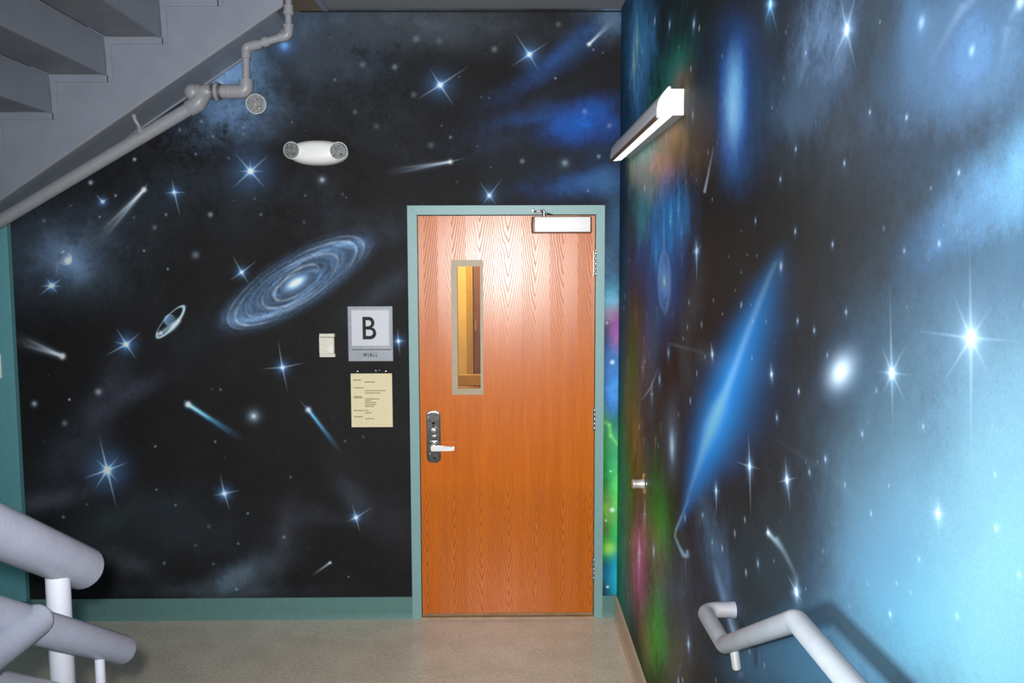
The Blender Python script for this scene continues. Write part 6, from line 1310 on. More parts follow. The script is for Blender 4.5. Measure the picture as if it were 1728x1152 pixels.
('d',1.2325,1.4588,203730,0,203730,(0.0947,0.0971,0.104)),
('d',1.2325,1.4588,30138,0,30138,(0.0061,0.0121,0.0234)),
('d',1.0418,1.5637,147100,0,147100,(0.0988,0.101,0.109)),
('d',1.0418,1.5637,21760,0,21760,(0.0063,0.0127,0.0245)),
('d',0.9903,1.524,159580,0,159580,(0.0903,0.0908,0.0964)),
('d',0.9903,1.524,23607,0,23607,(0.0058,0.0113,0.0217)),
('d',1.3188,1.3403,120860,0,120860,(0.138,0.138,0.144)),
('d',1.3188,1.3403,17878,0,17878,(0.0089,0.0172,0.0325)),
('d',1.1227,1.4188,166360,0,166360,(0.109,0.108,0.115)),
('d',1.1227,1.4188,24610,0,24610,(0.007,0.0135,0.0258)),
('d',1.2538,1.4007,303450,0,303450,(0.0665,0.0674,0.0718)),
('d',1.0497,1.6291,201660,0,201660,(0.0682,0.0715,0.0771)),
('d',1.0356,1.567,291870,0,291870,(0.0423,0.0434,0.0466)),
('d',2.8207,2.639,18978,0,18978,(0.7,0.797,0.884)),
('d',2.8207,2.639,2807.4,0,2807.4,(0.0448,0.0996,0.199)),
('d',2.7434,2.6061,35603,0,35603,(0.469,0.534,0.592)),
('d',3.2299,2.7457,18911,0,18911,(0.784,0.896,0.996)),
('d',3.2299,2.7457,2797.5,0,2797.5,(0.0502,0.112,0.224)),
('d',3.5442,2.8427,12045,0,12045,(0.779,0.887,0.987)),
('d',3.0515,2.6236,64297,0,64297,(0.352,0.398,0.442)),
('d',2.4497,2.4549,99319,0,99319,(0.219,0.252,0.279)),
('d',2.8548,2.5078,32358,0,32358,(0.38,0.431,0.477)),
('d',2.8178,2.3565,18342,0,18342,(0.236,0.276,0.317)),
('d',2.8178,2.3565,2713.3,0,2713.3,(0.0151,0.0345,0.0713)),
('d',2.5987,2.2124,54375,0,54375,(0.203,0.239,0.271)),
('d',2.4859,2.2246,165650,0,165650,(0.192,0.223,0.252)),
('d',2.5374,2.0718,114220,0,114220,(0.325,0.392,0.448)),
('d',2.7517,2.1459,133260,0,133260,(0.299,0.36,0.41)),
('d',2.2223,1.9703,200010,0,200010,(0.146,0.174,0.198)),
('d',3.7487,2.207,13163,0,13163,(0.484,0.602,0.707)),
('d',3.17,2.0373,24703,0,24703,(0.289,0.386,0.456)),
('d',3.7009,1.4723,17142,0,17142,(0.278,0.504,0.691)),
('d',4.3145,1.7279,12957,0,12957,(0.304,0.465,0.592)),
('d',2.9097,0.4431,17829,0,17829,(0.53,0.687,0.841)),
('d',2.9097,0.4431,2637.4,0,2637.4,(0.034,0.0859,0.189)),
('d',2.8421,0.4808,25444,0,25444,(0.436,0.56,0.685)),
('d',2.3952,0.7015,51544,0,51544,(0.221,0.263,0.304)),
('d',2.07,0.938,48485,0,48485,(0.169,0.189,0.211)),
('d',1.9493,0.9589,78236,0,78236,(0.143,0.156,0.173)),
('d',4.1834,1.9025,20131,0,20131,(0.256,0.397,0.506)),
('d',4.3532,1.6673,18240,0,18240,(0.326,0.489,0.618)),
]


def fbm(h, w, seed, beta=1.7, ax=1.0):
    rng = np.random.default_rng(seed)
    f = np.fft.rfft2(rng.standard_normal((h, w)).astype(np.float32))
    ky = np.fft.fftfreq(h)[:, None] * ax; kx = np.fft.rfftfreq(w)[None, :]
    k = np.sqrt(kx * kx + ky * ky); k[0, 0] = 1
    f *= k ** (-beta); f[0, 0] = 0
    n = np.fft.irfft2(f, s=(h, w))
    n = (n - n.mean()) / n.std()
    return n.astype(np.float32)

def paint(name, s0, s1, z0, z1, res, base, feats, seed, ndots, dot_px, dot_amp):
    w = int((s1 - s0) * res); h = int((z1 - z0) * res)
    img = np.empty((h, w, 3), np.float32)
    n1 = fbm(h, w, seed); n2 = fbm(h, w, seed + 1, 1.35); n3 = fbm(h, w, seed + 2, .75); n4 = fbm(h, w, seed + 4, 1.15)
    ridge = np.exp(-np.abs(fbm(h, w, seed + 3, 1.9)) * 5)
    mott = np.clip(1 + .10 * n2 + .05 * n3, .4, 2)
    img[:] = np.array(base, np.float32)[None, None, :] * mott[..., None]
    S_ = (s0 + (np.arange(w) + .5) / res).astype(np.float32)
    Z_ = (z0 + (np.arange(h) + .5) / res).astype(np.float32)
    def win(a0, a1, b0, b1):
        i0 = max(0, int((b0 - z0) * res)); i1 = min(h, int((b1 - z0) * res) + 2)
        j0 = max(0, int((a0 - s0) * res)); j1 = min(w, int((a1 - s0) * res) + 2)
        if i1 <= i0 or j1 <= j0: return None
        return i0, i1, j0, j1
    def add(wd, amp, col):
        i0, i1, j0, j1 = wd
        img[i0:i1, j0:j1] += amp[..., None] * np.array(col, np.float32)
    for ft in feats:
        k = ft[0]
        if k == 'd':        # soft round dab: s, z, form (a, b, c), colour
            _, s, z, a, b, c, col = ft
            det = a * c - b * b; es = 3.2 * math.sqrt(c / det); ez = 3.2 * math.sqrt(a / det)
            wd = win(s - es, s + es, z - ez, z + ez)
            if wd is None: continue
            ds = S_[None, wd[2]:wd[3]] - s; dz = Z_[wd[0]:wd[1], None] - z
            add(wd, np.exp(-.5 * (a * ds * ds + 2 * b * ds * dz + c * dz * dz)), col)
        elif k == 'c':      # cloud: the same with smoky breaks
            _, s, z, a, b, c, col, con = ft
            det = a * c - b * b; es = 2.9 * math.sqrt(c / det); ez = 2.9 * math.sqrt(a / det)
            wd = win(s - es, s + es, z - ez, z + ez)
            if wd is None: continue
            i0, i1, j0, j1 = wd
            ds = S_[None, j0:j1] - s; dz = Z_[i0:i1, None] - z
            q = a * ds * ds + 2 * b * ds * dz + c * dz * dz
            nn = n1[i0:i1, j0:j1] * .35 + n2[i0:i1, j0:j1] * .65
            con *= .72; nn = nn * .7 + .3 * n4[i0:i1, j0:j1]
            q = q * (1 - .25 * con * nn)
            g = np.exp(-.5 * np.clip(q, 0, 60)) * np.clip(1 + con * (.75 * nn + .9 * (ridge[i0:i1, j0:j1] - .35)) + .08 * n3[i0:i1, j0:j1], 0, 4)
            cur = img[i0:i1, j0:j1]
            cur += np.clip(g, 0, 1.15)[..., None] * np.maximum(np.array(col, np.float32) - cur, 0)
        elif k == 'l':      # one brush line through several points: s, z, width, strength
            _, m00, m01, m10, m11, pts, col = ft
            pad = 3.2 * max(p[2] for p in pts); det = abs(m00 * m11 - m01 * m10)
            ps = pad * max(abs(m11), abs(m01)) / det; pz = pad * max(abs(m00), abs(m10)) / det
            wd = win(min(p[0] for p in pts) - ps, max(p[0] for p in pts) + ps, min(p[1] for p in pts) - pz, max(p[1] for p in pts) + pz)
            if wd is None: continue
            i0, i1, j0, j1 = wd
            G = np.zeros((i1 - i0, j1 - j0), np.float32)
            for pa, pb in zip(pts[:-1], pts[1:]):
                ds = S_[None, j0:j1] - pa[0]; dz = Z_[i0:i1, None] - pa[1]
                x = m00 * ds + m01 * dz; y = m10 * ds + m11 * dz
                lx = m00 * (pb[0] - pa[0]) + m01 * (pb[1] - pa[1]); ly = m10 * (pb[0] - pa[0]) + m11 * (pb[1] - pa[1])
                tt = np.clip((x * lx + y * ly) / (lx * lx + ly * ly + 1e-9), 0, 1)
                d2 = (x - tt * lx) ** 2 + (y - tt * ly) ** 2
                ww = pa[2] + (pb[2] - pa[2]) * tt
                G = np.maximum(G, np.exp(-.5 * d2 / (ww * ww)) * (pa[3] + (pb[3] - pa[3]) * tt))
            add(wd, G, col)
        elif k == 'k':      # brush stroke from (s0,z0) to (s1,z1): local scale, widths and strengths at both ends
            _, sa, za, sb, zb, m00, m01, m10, m11, w0, w1, a0, a1, col = ft
            pad = 3.2 * max(w0, w1)
            det = abs(m00 * m11 - m01 * m10)
            ps = pad * max(abs(m11), abs(m01)) / det; pz = pad * max(abs(m00), abs(m10)) / det
            wd = win(min(sa, sb) - ps, max(sa, sb) + ps, min(za, zb) - pz, max(za, zb) + pz)
            if wd is None: continue
            i0, i1, j0, j1 = wd
            ds = S_[None, j0:j1] - sa; dz = Z_[i0:i1, None] - za
            x = m00 * ds + m01 * dz; y = m10 * ds + m11 * dz
            lx = m00 * (sb - sa) + m01 * (zb - za); ly = m10 * (sb - sa) + m11 * (zb - za)
            ll = math.hypot(lx, ly) + 1e-9
            t = (x * lx + y * ly) / ll / ll; dd = np.abs(x * ly - y * lx) / ll
            tc = np.clip(t, 0, 1)
            over = np.where(t < 0, -t, np.where(t > 1, t - 1, 0)) * ll
            ww = w0 + (w1 - w0) * tc
            g = np.exp(-.5 * (dd / ww) ** 2) * np.exp(-.5 * (over / (0.6 * ww)) ** 2) * (a0 + (a1 - a0) * tc ** .8)
            add(wd, g.astype(np.float32), col)
        elif k == 'g':      # spiral galaxy: centre, frame, semi axes, tint
            _, s, z, m00, m01, m10, m11, A, B, ang, arms, wind, col = ft
            r = max(A, B) * 1.5
            det = abs(m00 * m11 - m01 * m10)
            ps = r * max(abs(m11), abs(m01)) / det; pz = r * max(abs(m00), abs(m10)) / det
            wd = win(s - ps, s + ps, z - pz, z + pz)
            i0, i1, j0, j1 = wd
            ds = S_[None, j0:j1] - s; dz = Z_[i0:i1, None] - z
            x = m00 * ds + m01 * dz; y = m10 * ds + m11 * dz
            ca, sa_ = math.cos(ang), math.sin(ang)
            p = (x * ca + y * sa_) / A; q = (-x * sa_ + y * ca) / B
            nn = n2[i0:i1, j0:j1]; fine = n3[i0:i1, j0:j1]
            rho = np.sqrt(p * p + q * q) * (1 + .02 * nn); phi = np.arctan2(q, p)
            arm = np.zeros_like(rho)
            for (kk, sharp, am) in arms:
                ph = np.cos(kk * phi - wind * np.log(rho + .08) * kk)
                arm += am * np.clip(ph, 0, 1) ** sharp
            tip = np.abs(np.cos(phi)) ** 6
            disc = np.exp(-((rho - .62) / .40) ** 2) * np.clip((1.22 - rho) * 2.6, 0, 1)
            streak = np.clip(1 + .16 * fine + .22 * nn + .28 * np.sin(rho * 48 + 1.5 * nn), 0, 3)
            g = disc * (.42 + arm * (.26 + .35 * tip)) * streak
            core = 1.6 * np.exp(-.5 * (rho / .085) ** 2) + .5 * np.exp(-.5 * (rho / .17) ** 2)
            add(wd, (g + core).astype(np.float32), col)
            add(wd, (1.2 * np.exp(-.5 * (rho / .05) ** 2)).astype(np.float32), (.7, .75, .8))
        elif k == 'o':      # thin painted ring: lit on one side
            _, s, z, m00, m01, m10, m11, A, B, ang, wdt, lit, col = ft
            r = max(A, B) * 1.4
            wd = win(s - r / abs(m00), s + r / abs(m00), z - r / abs(m11), z + r / abs(m11))
            i0, i1, j0, j1 = wd
            ds = S_[None, j0:j1] - s; dz = Z_[i0:i1, None] - z
            x = m00 * ds + m01 * dz; y = m10 * ds + m11 * dz
            ca, sa_ = math.cos(ang), math.sin(ang)
            p = (x * ca + y * sa_); q = (-x * sa_ + y * ca)
            rho = np.sqrt((p / A) ** 2 + (q / B) ** 2); phi = np.arctan2(q / B, p / A)
            dist = (rho - 1) * np.sqrt(p * p + q * q) / np.maximum(rho, .05)
            sh = .35 + .65 * (.5 + .5 * np.cos(phi - lit))
            add(wd, (np.exp(-.5 * (dist / (wdt * sh)) ** 2) * sh).astype(np.float32), col)
        elif k == 'p':      # planet ball: radius, lit direction
            _, s, z, m00, m01, m10, m11, R_, lit, col = ft
            wd = win(s - 1.3 * R_ / abs(m00), s + 1.3 * R_ / abs(m00), z - 1.3 * R_ / abs(m11), z + 1.3 * R_ / abs(m11))
            i0, i1, j0, j1 = wd
            ds = S_[None, j0:j1] - s; dz = Z_[i0:i1, None] - z
            x = (m00 * ds + m01 * dz) / R_; y = (m10 * ds + m11 * dz) / R_
            r = np.sqrt(x * x + y * y)
            sh = np.clip(.62 + .42 * (x * math.cos(lit) + y * math.sin(lit)), .22, 1) * (.85 + .2 * n2[i0:i1, j0:j1].clip(-1, 1))
            cov = np.clip((1 - r) * R_ * .9 + .5, 0, 1)
            img[i0:i1, j0:j1] *= (1 - cov)[..., None]
            add(wd, (cov * sh).astype(np.float32), col)
    # pinprick stars spattered over the whole wall
    rng = np.random.default_rng(seed + 50)
    for _ in range(ndots):
        j = int(rng.integers(4, w - 4)); i = int(rng.integers(4, h - 4))
        big = rng.random() ** 3
        r = dot_px * (.55 + .6 * big); q = int(3 * r) + 1
        yy, xx = np.mgrid[max(0, i - q):min(h, i + q + 1), max(0, j - q):min(w, j + q + 1)]
        g = np.exp(-.5 * ((xx - j) ** 2 + (yy - i) ** 2) / (r * r)) * dot_amp * (.25 + .75 * rng.random()) * (.4 + big)
        img[yy, xx] += g[..., None].astype(np.float32) * np.array((.72, .85, 1), np.float32)
    img = np.clip(img, 0, .86)
    enc = np.where(img <= .0031308, img * 12.92, 1.055 * np.power(np.maximum(img, 1e-6), 1 / 2.4) - .055)
    px = np.ones((h, w, 4), np.float32); px[..., :3] = enc
    im = bpy.data.images.new(name, w, h, alpha=False)
    im.pixels.foreach_set(px.ravel()); im.update(); im.pack()
    return im

def mural_mat(name, im, rough):
    m = bpy.data.materials.new(name); m.use_nodes = True
    nt = m.node_tree; N = nt.nodes; L = nt.links; b = N['Principled BSDF']
    uv = N.new('ShaderNodeUVMap'); uv.uv_map = 'wall'
    t = N.new('ShaderNodeTexImage'); t.image = im; t.interpolation = 'Cubic'; t.extension = 'EXTEND'
    L.new(uv.outputs[0], t.inputs[0])
    tc = N.new('ShaderNodeTexCoord')
    g = N.new('ShaderNodeTexNoise'); g.inputs['Scale'].default_value = 260; g.inputs['Detail'].default_value = 3
    L.new(tc.outputs['Object'], g.inputs['Vector'])
    mr = N.new('ShaderNodeMapRange'); mr.inputs['To Min'].default_value = .86; mr.inputs['To Max'].default_value = 1.14
    L.new(g.outputs['Fac'], mr.inputs['Value'])
    mx = N.new('ShaderNodeMix'); mx.data_type = 'RGBA'; mx.blend_type = 'MULTIPLY'; mx.inputs[0].default_value = 1
    L.new(t.outputs['Color'], mx.inputs[6]); L.new(mr.outputs[0], mx.inputs[7])
    L.new(mx.outputs[2], b.inputs['Base Color'])
    bp = N.new('ShaderNodeBump'); bp.inputs['Strength'].default_value = .12; bp.inputs['Distance'].default_value = .001
    L.new(g.outputs['Fac'], bp.inputs['Height']); L.new(bp.outputs['Normal'], b.inputs['Normal'])
    b.inputs['Roughness'].default_value = rough; b.inputs['Specular IOR Level'].default_value = .12
    return m

BS = (-2.62, XC, 0.08, 3.20)      # painted field on the mural wall: x0, x1, z0, z1
RS = (0.50, D, 0.08, 3.20)        # on the right wall: y0, y1, z0, z1
M['mural_back'] = mural_mat('mural_door_wall', paint('mural_door_wall', *BS, 460, BASE_BACK, BACK, 7, 260, .9, .16), .62)
M['mural_right'] = mural_mat('mural_right_wall', paint('mural_right_wall', *RS, 640, BASE_RIGHT, RIGHT, 23, 320, 1.5, .07), .62)

# ---------------------------------------------------------------- structure
WX = -3.45                        # far left wall, outside the frame
DOOR = (-0.440, 0.480, 2.140)     # opening: left, right, top
YB = -0.9                         # the landing behind the camera ends here

def planar_uv(o, fn):
    me = o.data; uv = me.uv_layers.new(name='wall')
    for lp in me.loops:
        uv.data[lp.index].uv = fn(me.vertices[lp.vertex_index].co)

bm = bmesh.new()
box(bm, WX - .1, DOOR[0], D, D + .11, 0, ZC + .3)
box(bm, DOOR[1], XC + .12, D, D + .11, 0, ZC + .3)
box(bm, DOOR[0], DOOR[1], D, D + .11, DOOR[2], ZC + .3)
o = link('wall_back', bm, M['mural_back'])
planar_uv(o, lambda c: ((c.x - BS[0]) / (BS[1] - BS[0]), (c.z - BS[2]) / (BS[3] - BS[2])))
tag(o, 'black wall around the door painted as a starry night sky', 'wall', kind='structure')

bm = boxbm(XC, XC + .12, YB, D, 0, ZC + .3)
o = link('wall_right', bm, M['mural_right'])
planar_uv(o, lambda c: ((c.y - RS[0]) / (RS[1] - RS[0]), (c.z - RS[2]) / (RS[3] - RS[2])))
tag(o, 'right hand wall painted with a bright blue nebula and stars', 'wall', kind='structure')

bm = boxbm(WX - .1, WX, YB, D, 0, ZC + .3)
tag(link('wall_left', bm, M['teal_pilaster']), 'teal wall under the low end of the overhead stairs', 'wall', kind='structure')

bm = boxbm(WX, XC, 1.78, D + .11, -.12, 0)
tag(link('floor', bm, M['floor']), 'mottled beige vinyl floor in front of the door', 'floor', kind='structure')
bm = bmesh.new()                  # two low steps up to the landing where the camera stands
prism(bm, [(YB, -.12), (1.78, -.12), (1.78, .14), (1.50, .14), (1.50, .28), (YB, .28)], 'x', WX, XC)
tag(link('floor_landing', bm, M['floor']), 'raised landing with two steps in front of the camera', 'floor', kind='structure')

bm = boxbm(-1.06, XC, 2.2, D, ZC, ZC + .25)
tag(link('ceiling', bm, M['ceiling']), 'grey underside of the upper landing above the door', 'ceiling', kind='structure')
bm = bmesh.new()
prism(bm, [(-1.06, ZC), (-.905, ZC), (-.905, ZC - .012), (-1.06, ZC - .012)], 'y', 2.2, D - .001)
tag(link('trim_1', bm, M['ceiling_brown']), 'brownish ceiling board beside the top of the pipe', 'trim', kind='structure')
bm = bmesh.new()
box(bm, -.905, -.875, 2.2, D - .001, ZC - .014, ZC + .001, .003)
tag(link('trim_2', bm, M['stair']), 'grey ceiling batten running towards the mural wall', 'trim', kind='structure')
bm = bmesh.new()
box(bm, -1.02, XC - .001, D - .006, D - .0005, ZC - .017, ZC - .011)
tag(link('trim_3', bm, M['dark']), 'thin dark strip along the top of the mural wall', 'trim', kind='structure')

# teal pilaster that closes the mural on the left
bm = boxbm(WX, -2.526, D - .038, D - .0005, .117, ZC + .25, .002)
tag(link('trim_4', bm, M['teal_pilaster']), 'teal painted pilaster closing the left end of the mural', 'trim', kind='structure')

def base_profile(t=.010, h=.117):
    return [(0, 0), (.020, 0), (.018, .006), (.012, .016), (t, .028), (t, h - .004), (t - .003, h), (0, h)]
bm = bmesh.new()
prism(bm, [(D - .0005 - a, z) for a, z in base_profile()], 'x', -2.520, -.4900)
prism(bm, [(D - .0005 - a, z) for a, z in base_profile()], 'x', .5270, XC - .0005)
prism(bm, [(D - .0385 - a, z) for a, z in base_profile()], 'x', WX, -2.522)
prism(bm, [(-2.5255 + a, z) for a, z in base_profile()], 'y', D - .048, D - .0005)
tag(link('baseboard_back', bm, M['teal_base']), 'teal vinyl baseboard under the star mural beside the door', 'baseboard', kind='structure')
bm = bmesh.new()
prism(bm, [(XC - .0005 - a, z) for a, z in base_profile()], 'y', 1.785, D - .012)
tag(link('baseboard_right', bm, M['cream_base']), 'cream vinyl baseboard along the right mural wall', 'baseboard', kind='structure')

# ---------------------------------------------------------------- door, frame, hardware
FL, FR, FT = -.4895, .5265, 2.189          # frame outside
LL, LR, LT = -.4370, .4775, 2.1370         # leaf
fr = empty('door_frame', (0, D, 0), 'teal painted metal frame around the wooden door', 'door frame')
def mitre(name, pts):
    bm = bmesh.new(); prism(bm, pts, 'y', D - .022, D + .02)
    es = [e for e in bm.edges if abs(e.verts[0].co.y - (D - .022)) < 1e-5 and abs(e.verts[1].co.y - (D - .022)) < 1e-5]
    bmesh.ops.bevel(bm, geom=es, offset=.0025, segments=2, affect='EDGES')
    return link(name, bm, M['teal'], fr)
g = .0004
mitre('jamb', [(FL, 0), (LL - .003, 0), (LL - .003, LT + .004), (FL, FT - g)])
mitre('jamb', [(FR, 0), (LR + .003, 0), (LR + .003, LT + .004), (FR, FT - g)])
mitre('head', [(FL + g, FT), (FR - g, FT), (LR + .003, LT + .0045), (LL - .003, LT + .0045)])
link('stop_strip', boxbm(LL - .003, LR + .003, D + .045, D + .06, LT - .02, LT + .004), M['teal'], fr)
bm = bmesh.new()
prism(bm, [(D - .035, 0), (D + .05, 0), (D + .05, .012), (D - .03, .012)], 'x', LL - .002, LR + .002)
tag(link('threshold', bm, M['sill']), 'low brown strip on the floor under the door', 'threshold')

door = empty('door_1', (0, D, 0), 'closed orange oak veneer door with a narrow glass panel', 'door')
tag(door, kind='structure')
YF = D - .006                               # face of the leaf
GL = (-.236, -.118, 1.242, 1.877)           # glass opening x0 x1 z0 z1
bm = bmesh.new()
for a in ((LL, GL[0], .018, LT), (GL[1], LR, .018, LT), (GL[0], GL[1], .018, GL[2]), (GL[0], GL[1], GL[3], LT)):
    box(bm, a[0], a[1], YF, YF + .044, a[2], a[3])
bmesh.ops.remove_doubles(bm, verts=bm.verts, dist=1e-5)
link('leaf', bm, M['oak'], door)
link('bottom_edge', boxbm(LL, LR, YF - .002, YF + .044, .0125, .026), M['sill'], door)
# beige metal frame around the glass, four mitred bars
lf = empty('glass_panel', (0, 0, 0), None, None); lf.parent = door
a0, a1, b0, b1 = -.268, -.103, 1.208, 1.911
yo = YF - .011
for pts in ([(a0, b0), (GL[0], GL[2]), (GL[0], GL[3]), (a0, b1)], [(a1, b0), (GL[1], GL[2]), (GL[1], GL[3]), (a1, b1)],
            [(a0, b0), (a1, b0), (GL[1], GL[2]), (GL[0], GL[2])], [(a0, b1), (a1, b1), (GL[1], GL[3]), (GL[0], GL[3])]):
    bm = bmesh.new(); prism(bm, pts, 'y', yo, YF + .012)
    es = [e for e in bm.edges if max(abs(v.co.y - yo) for v in e.verts) < 1e-5]
    bmesh.ops.bevel(bm, geom=es, offset=.003, segments=2, affect='EDGES')
    link('frame_bar', bm, M['lite_frame'], lf)
link('glass_pane', boxbm(GL[0] - .004, GL[1] + .004, YF + .014, YF + .020, GL[2] - .004, GL[3] + .004), M['pane'], lf)

# lever lock on a long round-ended plate
def stadium(x, z0, z1, hw, n=10):
    pts = []
    hh = hw * .62
    for k in range(n + 1):
        t = math.pi * k / n; pts.append((x + hw * math.cos(t), z1 - hh + hh * math.sin(t)))
    for k in range(n + 1):
        t = math.pi + math.pi * k / n; pts.append((x + hw * math.cos(t), z0 + hh + hh * math.sin(t)))
    return pts
lk = empty('door_lock', (-.367, YF, .985), None, None); lk.parent = door
lk.location = (-.367, YF - D, .985)
def lockpart(name, bm, m, smooth=False): return link(name, bm, m, lk, smooth)
bm = bmesh.new(); prism(bm, stadium(-.367, .846, 1.126, .037), 'y', YF - .010, YF + .001)
es = [e for e in bm.edges if max(abs(v.co.y - (YF - .010)) for v in e.verts) < 1e-5]
bmesh.ops.bevel(bm, geom=es, offset=.005, segments=3, affect='EDGES')
lockpart('plate', bm, M['steel'], True)
arc = [math.radians(a) for a in range(25, 156, 10)]
cres = [(-.367 + .034 * math.cos(a), 1.1015 + .0215 * math.sin(a)) for a in arc] + [(-.367 + .030 * math.cos(a), 1.1015 + .0135 * math.sin(a)) for a in reversed(arc)]
bm = bmesh.new(); prism(bm, cres, 'y', YF - .0125, YF - .008)
lockpart('bevel_glare', bm, M['lever'])  # pale crescent stands in for the glare on the plate's top bevel
bm = bmesh.new(); lathe(bm, (-.366, YF - .008, .935), (0, -1, 0), [(0, .019), (.012, .019), (.016, .016), (.030, .013), (.046, .013)])
lockpart('spindle', bm, M['lever'], True)
bm = bmesh.new()
prism(bm, [(-.377, .918), (-.263, .920), (-.255, .923), (-.255, .941), (-.263, .944), (-.345, .944), (-.360, .951), (-.373, .950), (-.379, .944)], 'y', YF - .056, YF - .040)
bmesh.ops.bevel(bm, geom=list(bm.edges), offset=.0025, segments=2, affect='EDGES')
lockpart('lever', bm, M['lever'], True)
bm = boxbm(-.270, -.2545, YF - .054, YF - .020, .9235, .9405, .003)
lockpart('lever_return', bm, M['lever'], True)
for (x, z, r, mm) in ((-.367, 1.060, .0075, M['dark']), (-.367, 1.044, .005, M['dark']), (-.395, 1.090, .005, M['chrome']), (-.388, .893, .005, M['chrome']), (-.364, .874, .006, M['dark']), (-.362, .880, .003, M['chrome'])):
    bm = bmesh.new(); lathe(bm, (x, YF - .009, z), (0, -1, 0), [(0, r), (.003, r), (.0042, r * .7)], 16)
    lockpart('screw' if mm is M['chrome'] else 'keyhole', bm, mm, True)
bm = bmesh.new(); lathe(bm, (-.367, YF - .009, 1.021), (0, -1, 0), [(0, .021), (.006, .021), (.012, .015), (.013, .004)], 7)
lockpart('cylinder', bm, M['chrome'])
bm = boxbm(-.378, -.352, YF - .018, YF - .008, .984, .997, .003); lockpart('thumb_turn', bm, M['chrome'], True)
bm = boxbm(-.390, -.346, YF - .013, YF - .008, .957, .966, .002); lockpart('ledge', bm, M['chrome'], True)

# three hinges on the right edge
for z0, z1 in ((1.824, 1.956), (1.012, 1.133), (.202, .323)):
    hz = (z0 + z1) / 2
    h = empty('hinge', (.4795, YF - D - .004, hz), None, None); h.parent = door
    n = 5
    for k in range(n):
        bm = bmesh.new()
        za = z0 + (z1 - z0) * k / n + .0008; zb = z0 + (z1 - z0) * (k + 1) / n - .0008
        lathe(bm, (.4795, YF - .008, za), (0, 0, 1), [(0, .0068), (.001, .0076), (zb - za - .001, .0076), (zb - za, .0068)], 14)
        link('knuckle', bm, M['hinge'], h, True)
    bm = bmesh.new(); lathe(bm, (.4795, YF - .008, z1), (0, 0, 1), [(0, .006), (.004, .006), (.006, .003)], 12); link('pin', bm, M['hinge'], h, True)
    bm = boxbm(.4705, .4795, YF - .0035, YF + .002, z0 + .002, z1 - .002); link('plate', bm, M['hinge'], h)

# door closer: cover whitened as flash glare, body browned as the door's reflection, arm up to the frame
cl = empty('door_closer', (.30, YF - D, 2.09), None, None); cl.parent = door
bm = boxbm(.1485, .4555, YF - .052, YF - .001, 2.0455, 2.130, .006, 3); link('body', bm, M['closer_reflection'], cl, True)
bm = boxbm(.1635, .4480, YF - .0555, YF - .050, 2.0515, 2.1270, .002); o = link('cover', bm, M['cover_glare'], cl, True)
tag(o, 'closer cover coloured white as flash glare')
bm = bmesh.new(); lathe(bm, (.212, YF - .030, 2.128), (0, 0, 1), [(0, .009), (.016, .009), (.02, .013), (.028, .013), (.031, .009)]); link('pivot', bm, M['chrome'], cl, True)
bm = bmesh.new(); tube(bm, fillet([(.212, YF - .030, 2.154), (.195, YF - .042, 2.160), (.172, YF - .040, 2.152), (.160, YF - .034, 2.159)], .012), .0052, 12); link('arm', bm, M['chrome'], cl, True)
bm = bmesh.new(); tube(bm, fillet([(.205, YF - .036, 2.166), (.222, YF - .04, 2.148), (.240, YF - .032, 2.142), (.256, YF - .026, 2.140)], .012), .0045, 12); link('arm', bm, M['chrome'], cl, True)
bm = boxbm(.148, .164, YF - .036, D - .0215, 2.150, 2.170, .004); link('shoe', bm, M['closer'], cl, True)

# what the glass panel looks through to
cor = empty('corridor_wall', (-.2, 5.72, 0), 'yellow wood panelled wall seen through the narrow door glass', 'wall')
tag(cor, kind='structure')
link('panel', boxbm(-.60, -.196, 5.70, 5.78, 0, 2.6), M['yellow_wood'], cor)
link('batten', boxbm(-.236, -.205, 5.692, 5.70, 0, 2.6, .002), M['gold_bar'], cor)
link('panel', boxbm(-.600, -.300, 5.694, 5.70, 1.80, 2.6, .002), M['yellow_wood'], cor)
bm = boxbm(-.190, .45, 5.66, 5.72, .02, 2.3, .004)
o = tag(link('far_door', bm, M['brown_wood']), 'dark brown door edge seen through the glass panel', 'door')
bm = bmesh.new(); tube(bm, [(-.176, 5.64, 1.46), (-.176, 5.64, 1.53)], .006, 12); tube(bm, [(-.176, 5.66, 1.495), (-.176, 5.638, 1.495)], .004, 10)
link('handle', bm, M['chrome'], o, True)
bm = boxbm(-.42, -.05, 5.585, 5.625, 1.108, 1.180, .004)
o = tag(link('wooden_bar', bm, M['gold_bar']), 'gold brown wooden bar low behind the door glass', 'bar')
link('leg', boxbm(-.40, -.36, 5.59, 5.62, 0, 1.108), M['gold_bar'], o)
link('leg', boxbm(-.10, -.06, 5.59, 5.62, 0, 1.108), M['gold_bar'], o)
bm = bmesh.new()
box(bm, -.75, -.62, D + .11, 5.9, 0, 2.7); box(bm, .48, .60, D + .11, 5.9, 0, 2.7)
box(bm, -.75, .60, 5.80, 5.9, 0, 2.7); box(bm, -.75, .60, D + .11, 5.9, 2.7, 2.8); box(bm, -.75, .60, D + .11, 5.9, -.12, 0)
tag(link('corridor', bm, M['corridor']), 'plain corridor walls behind the door', 'corridor', kind='structure')

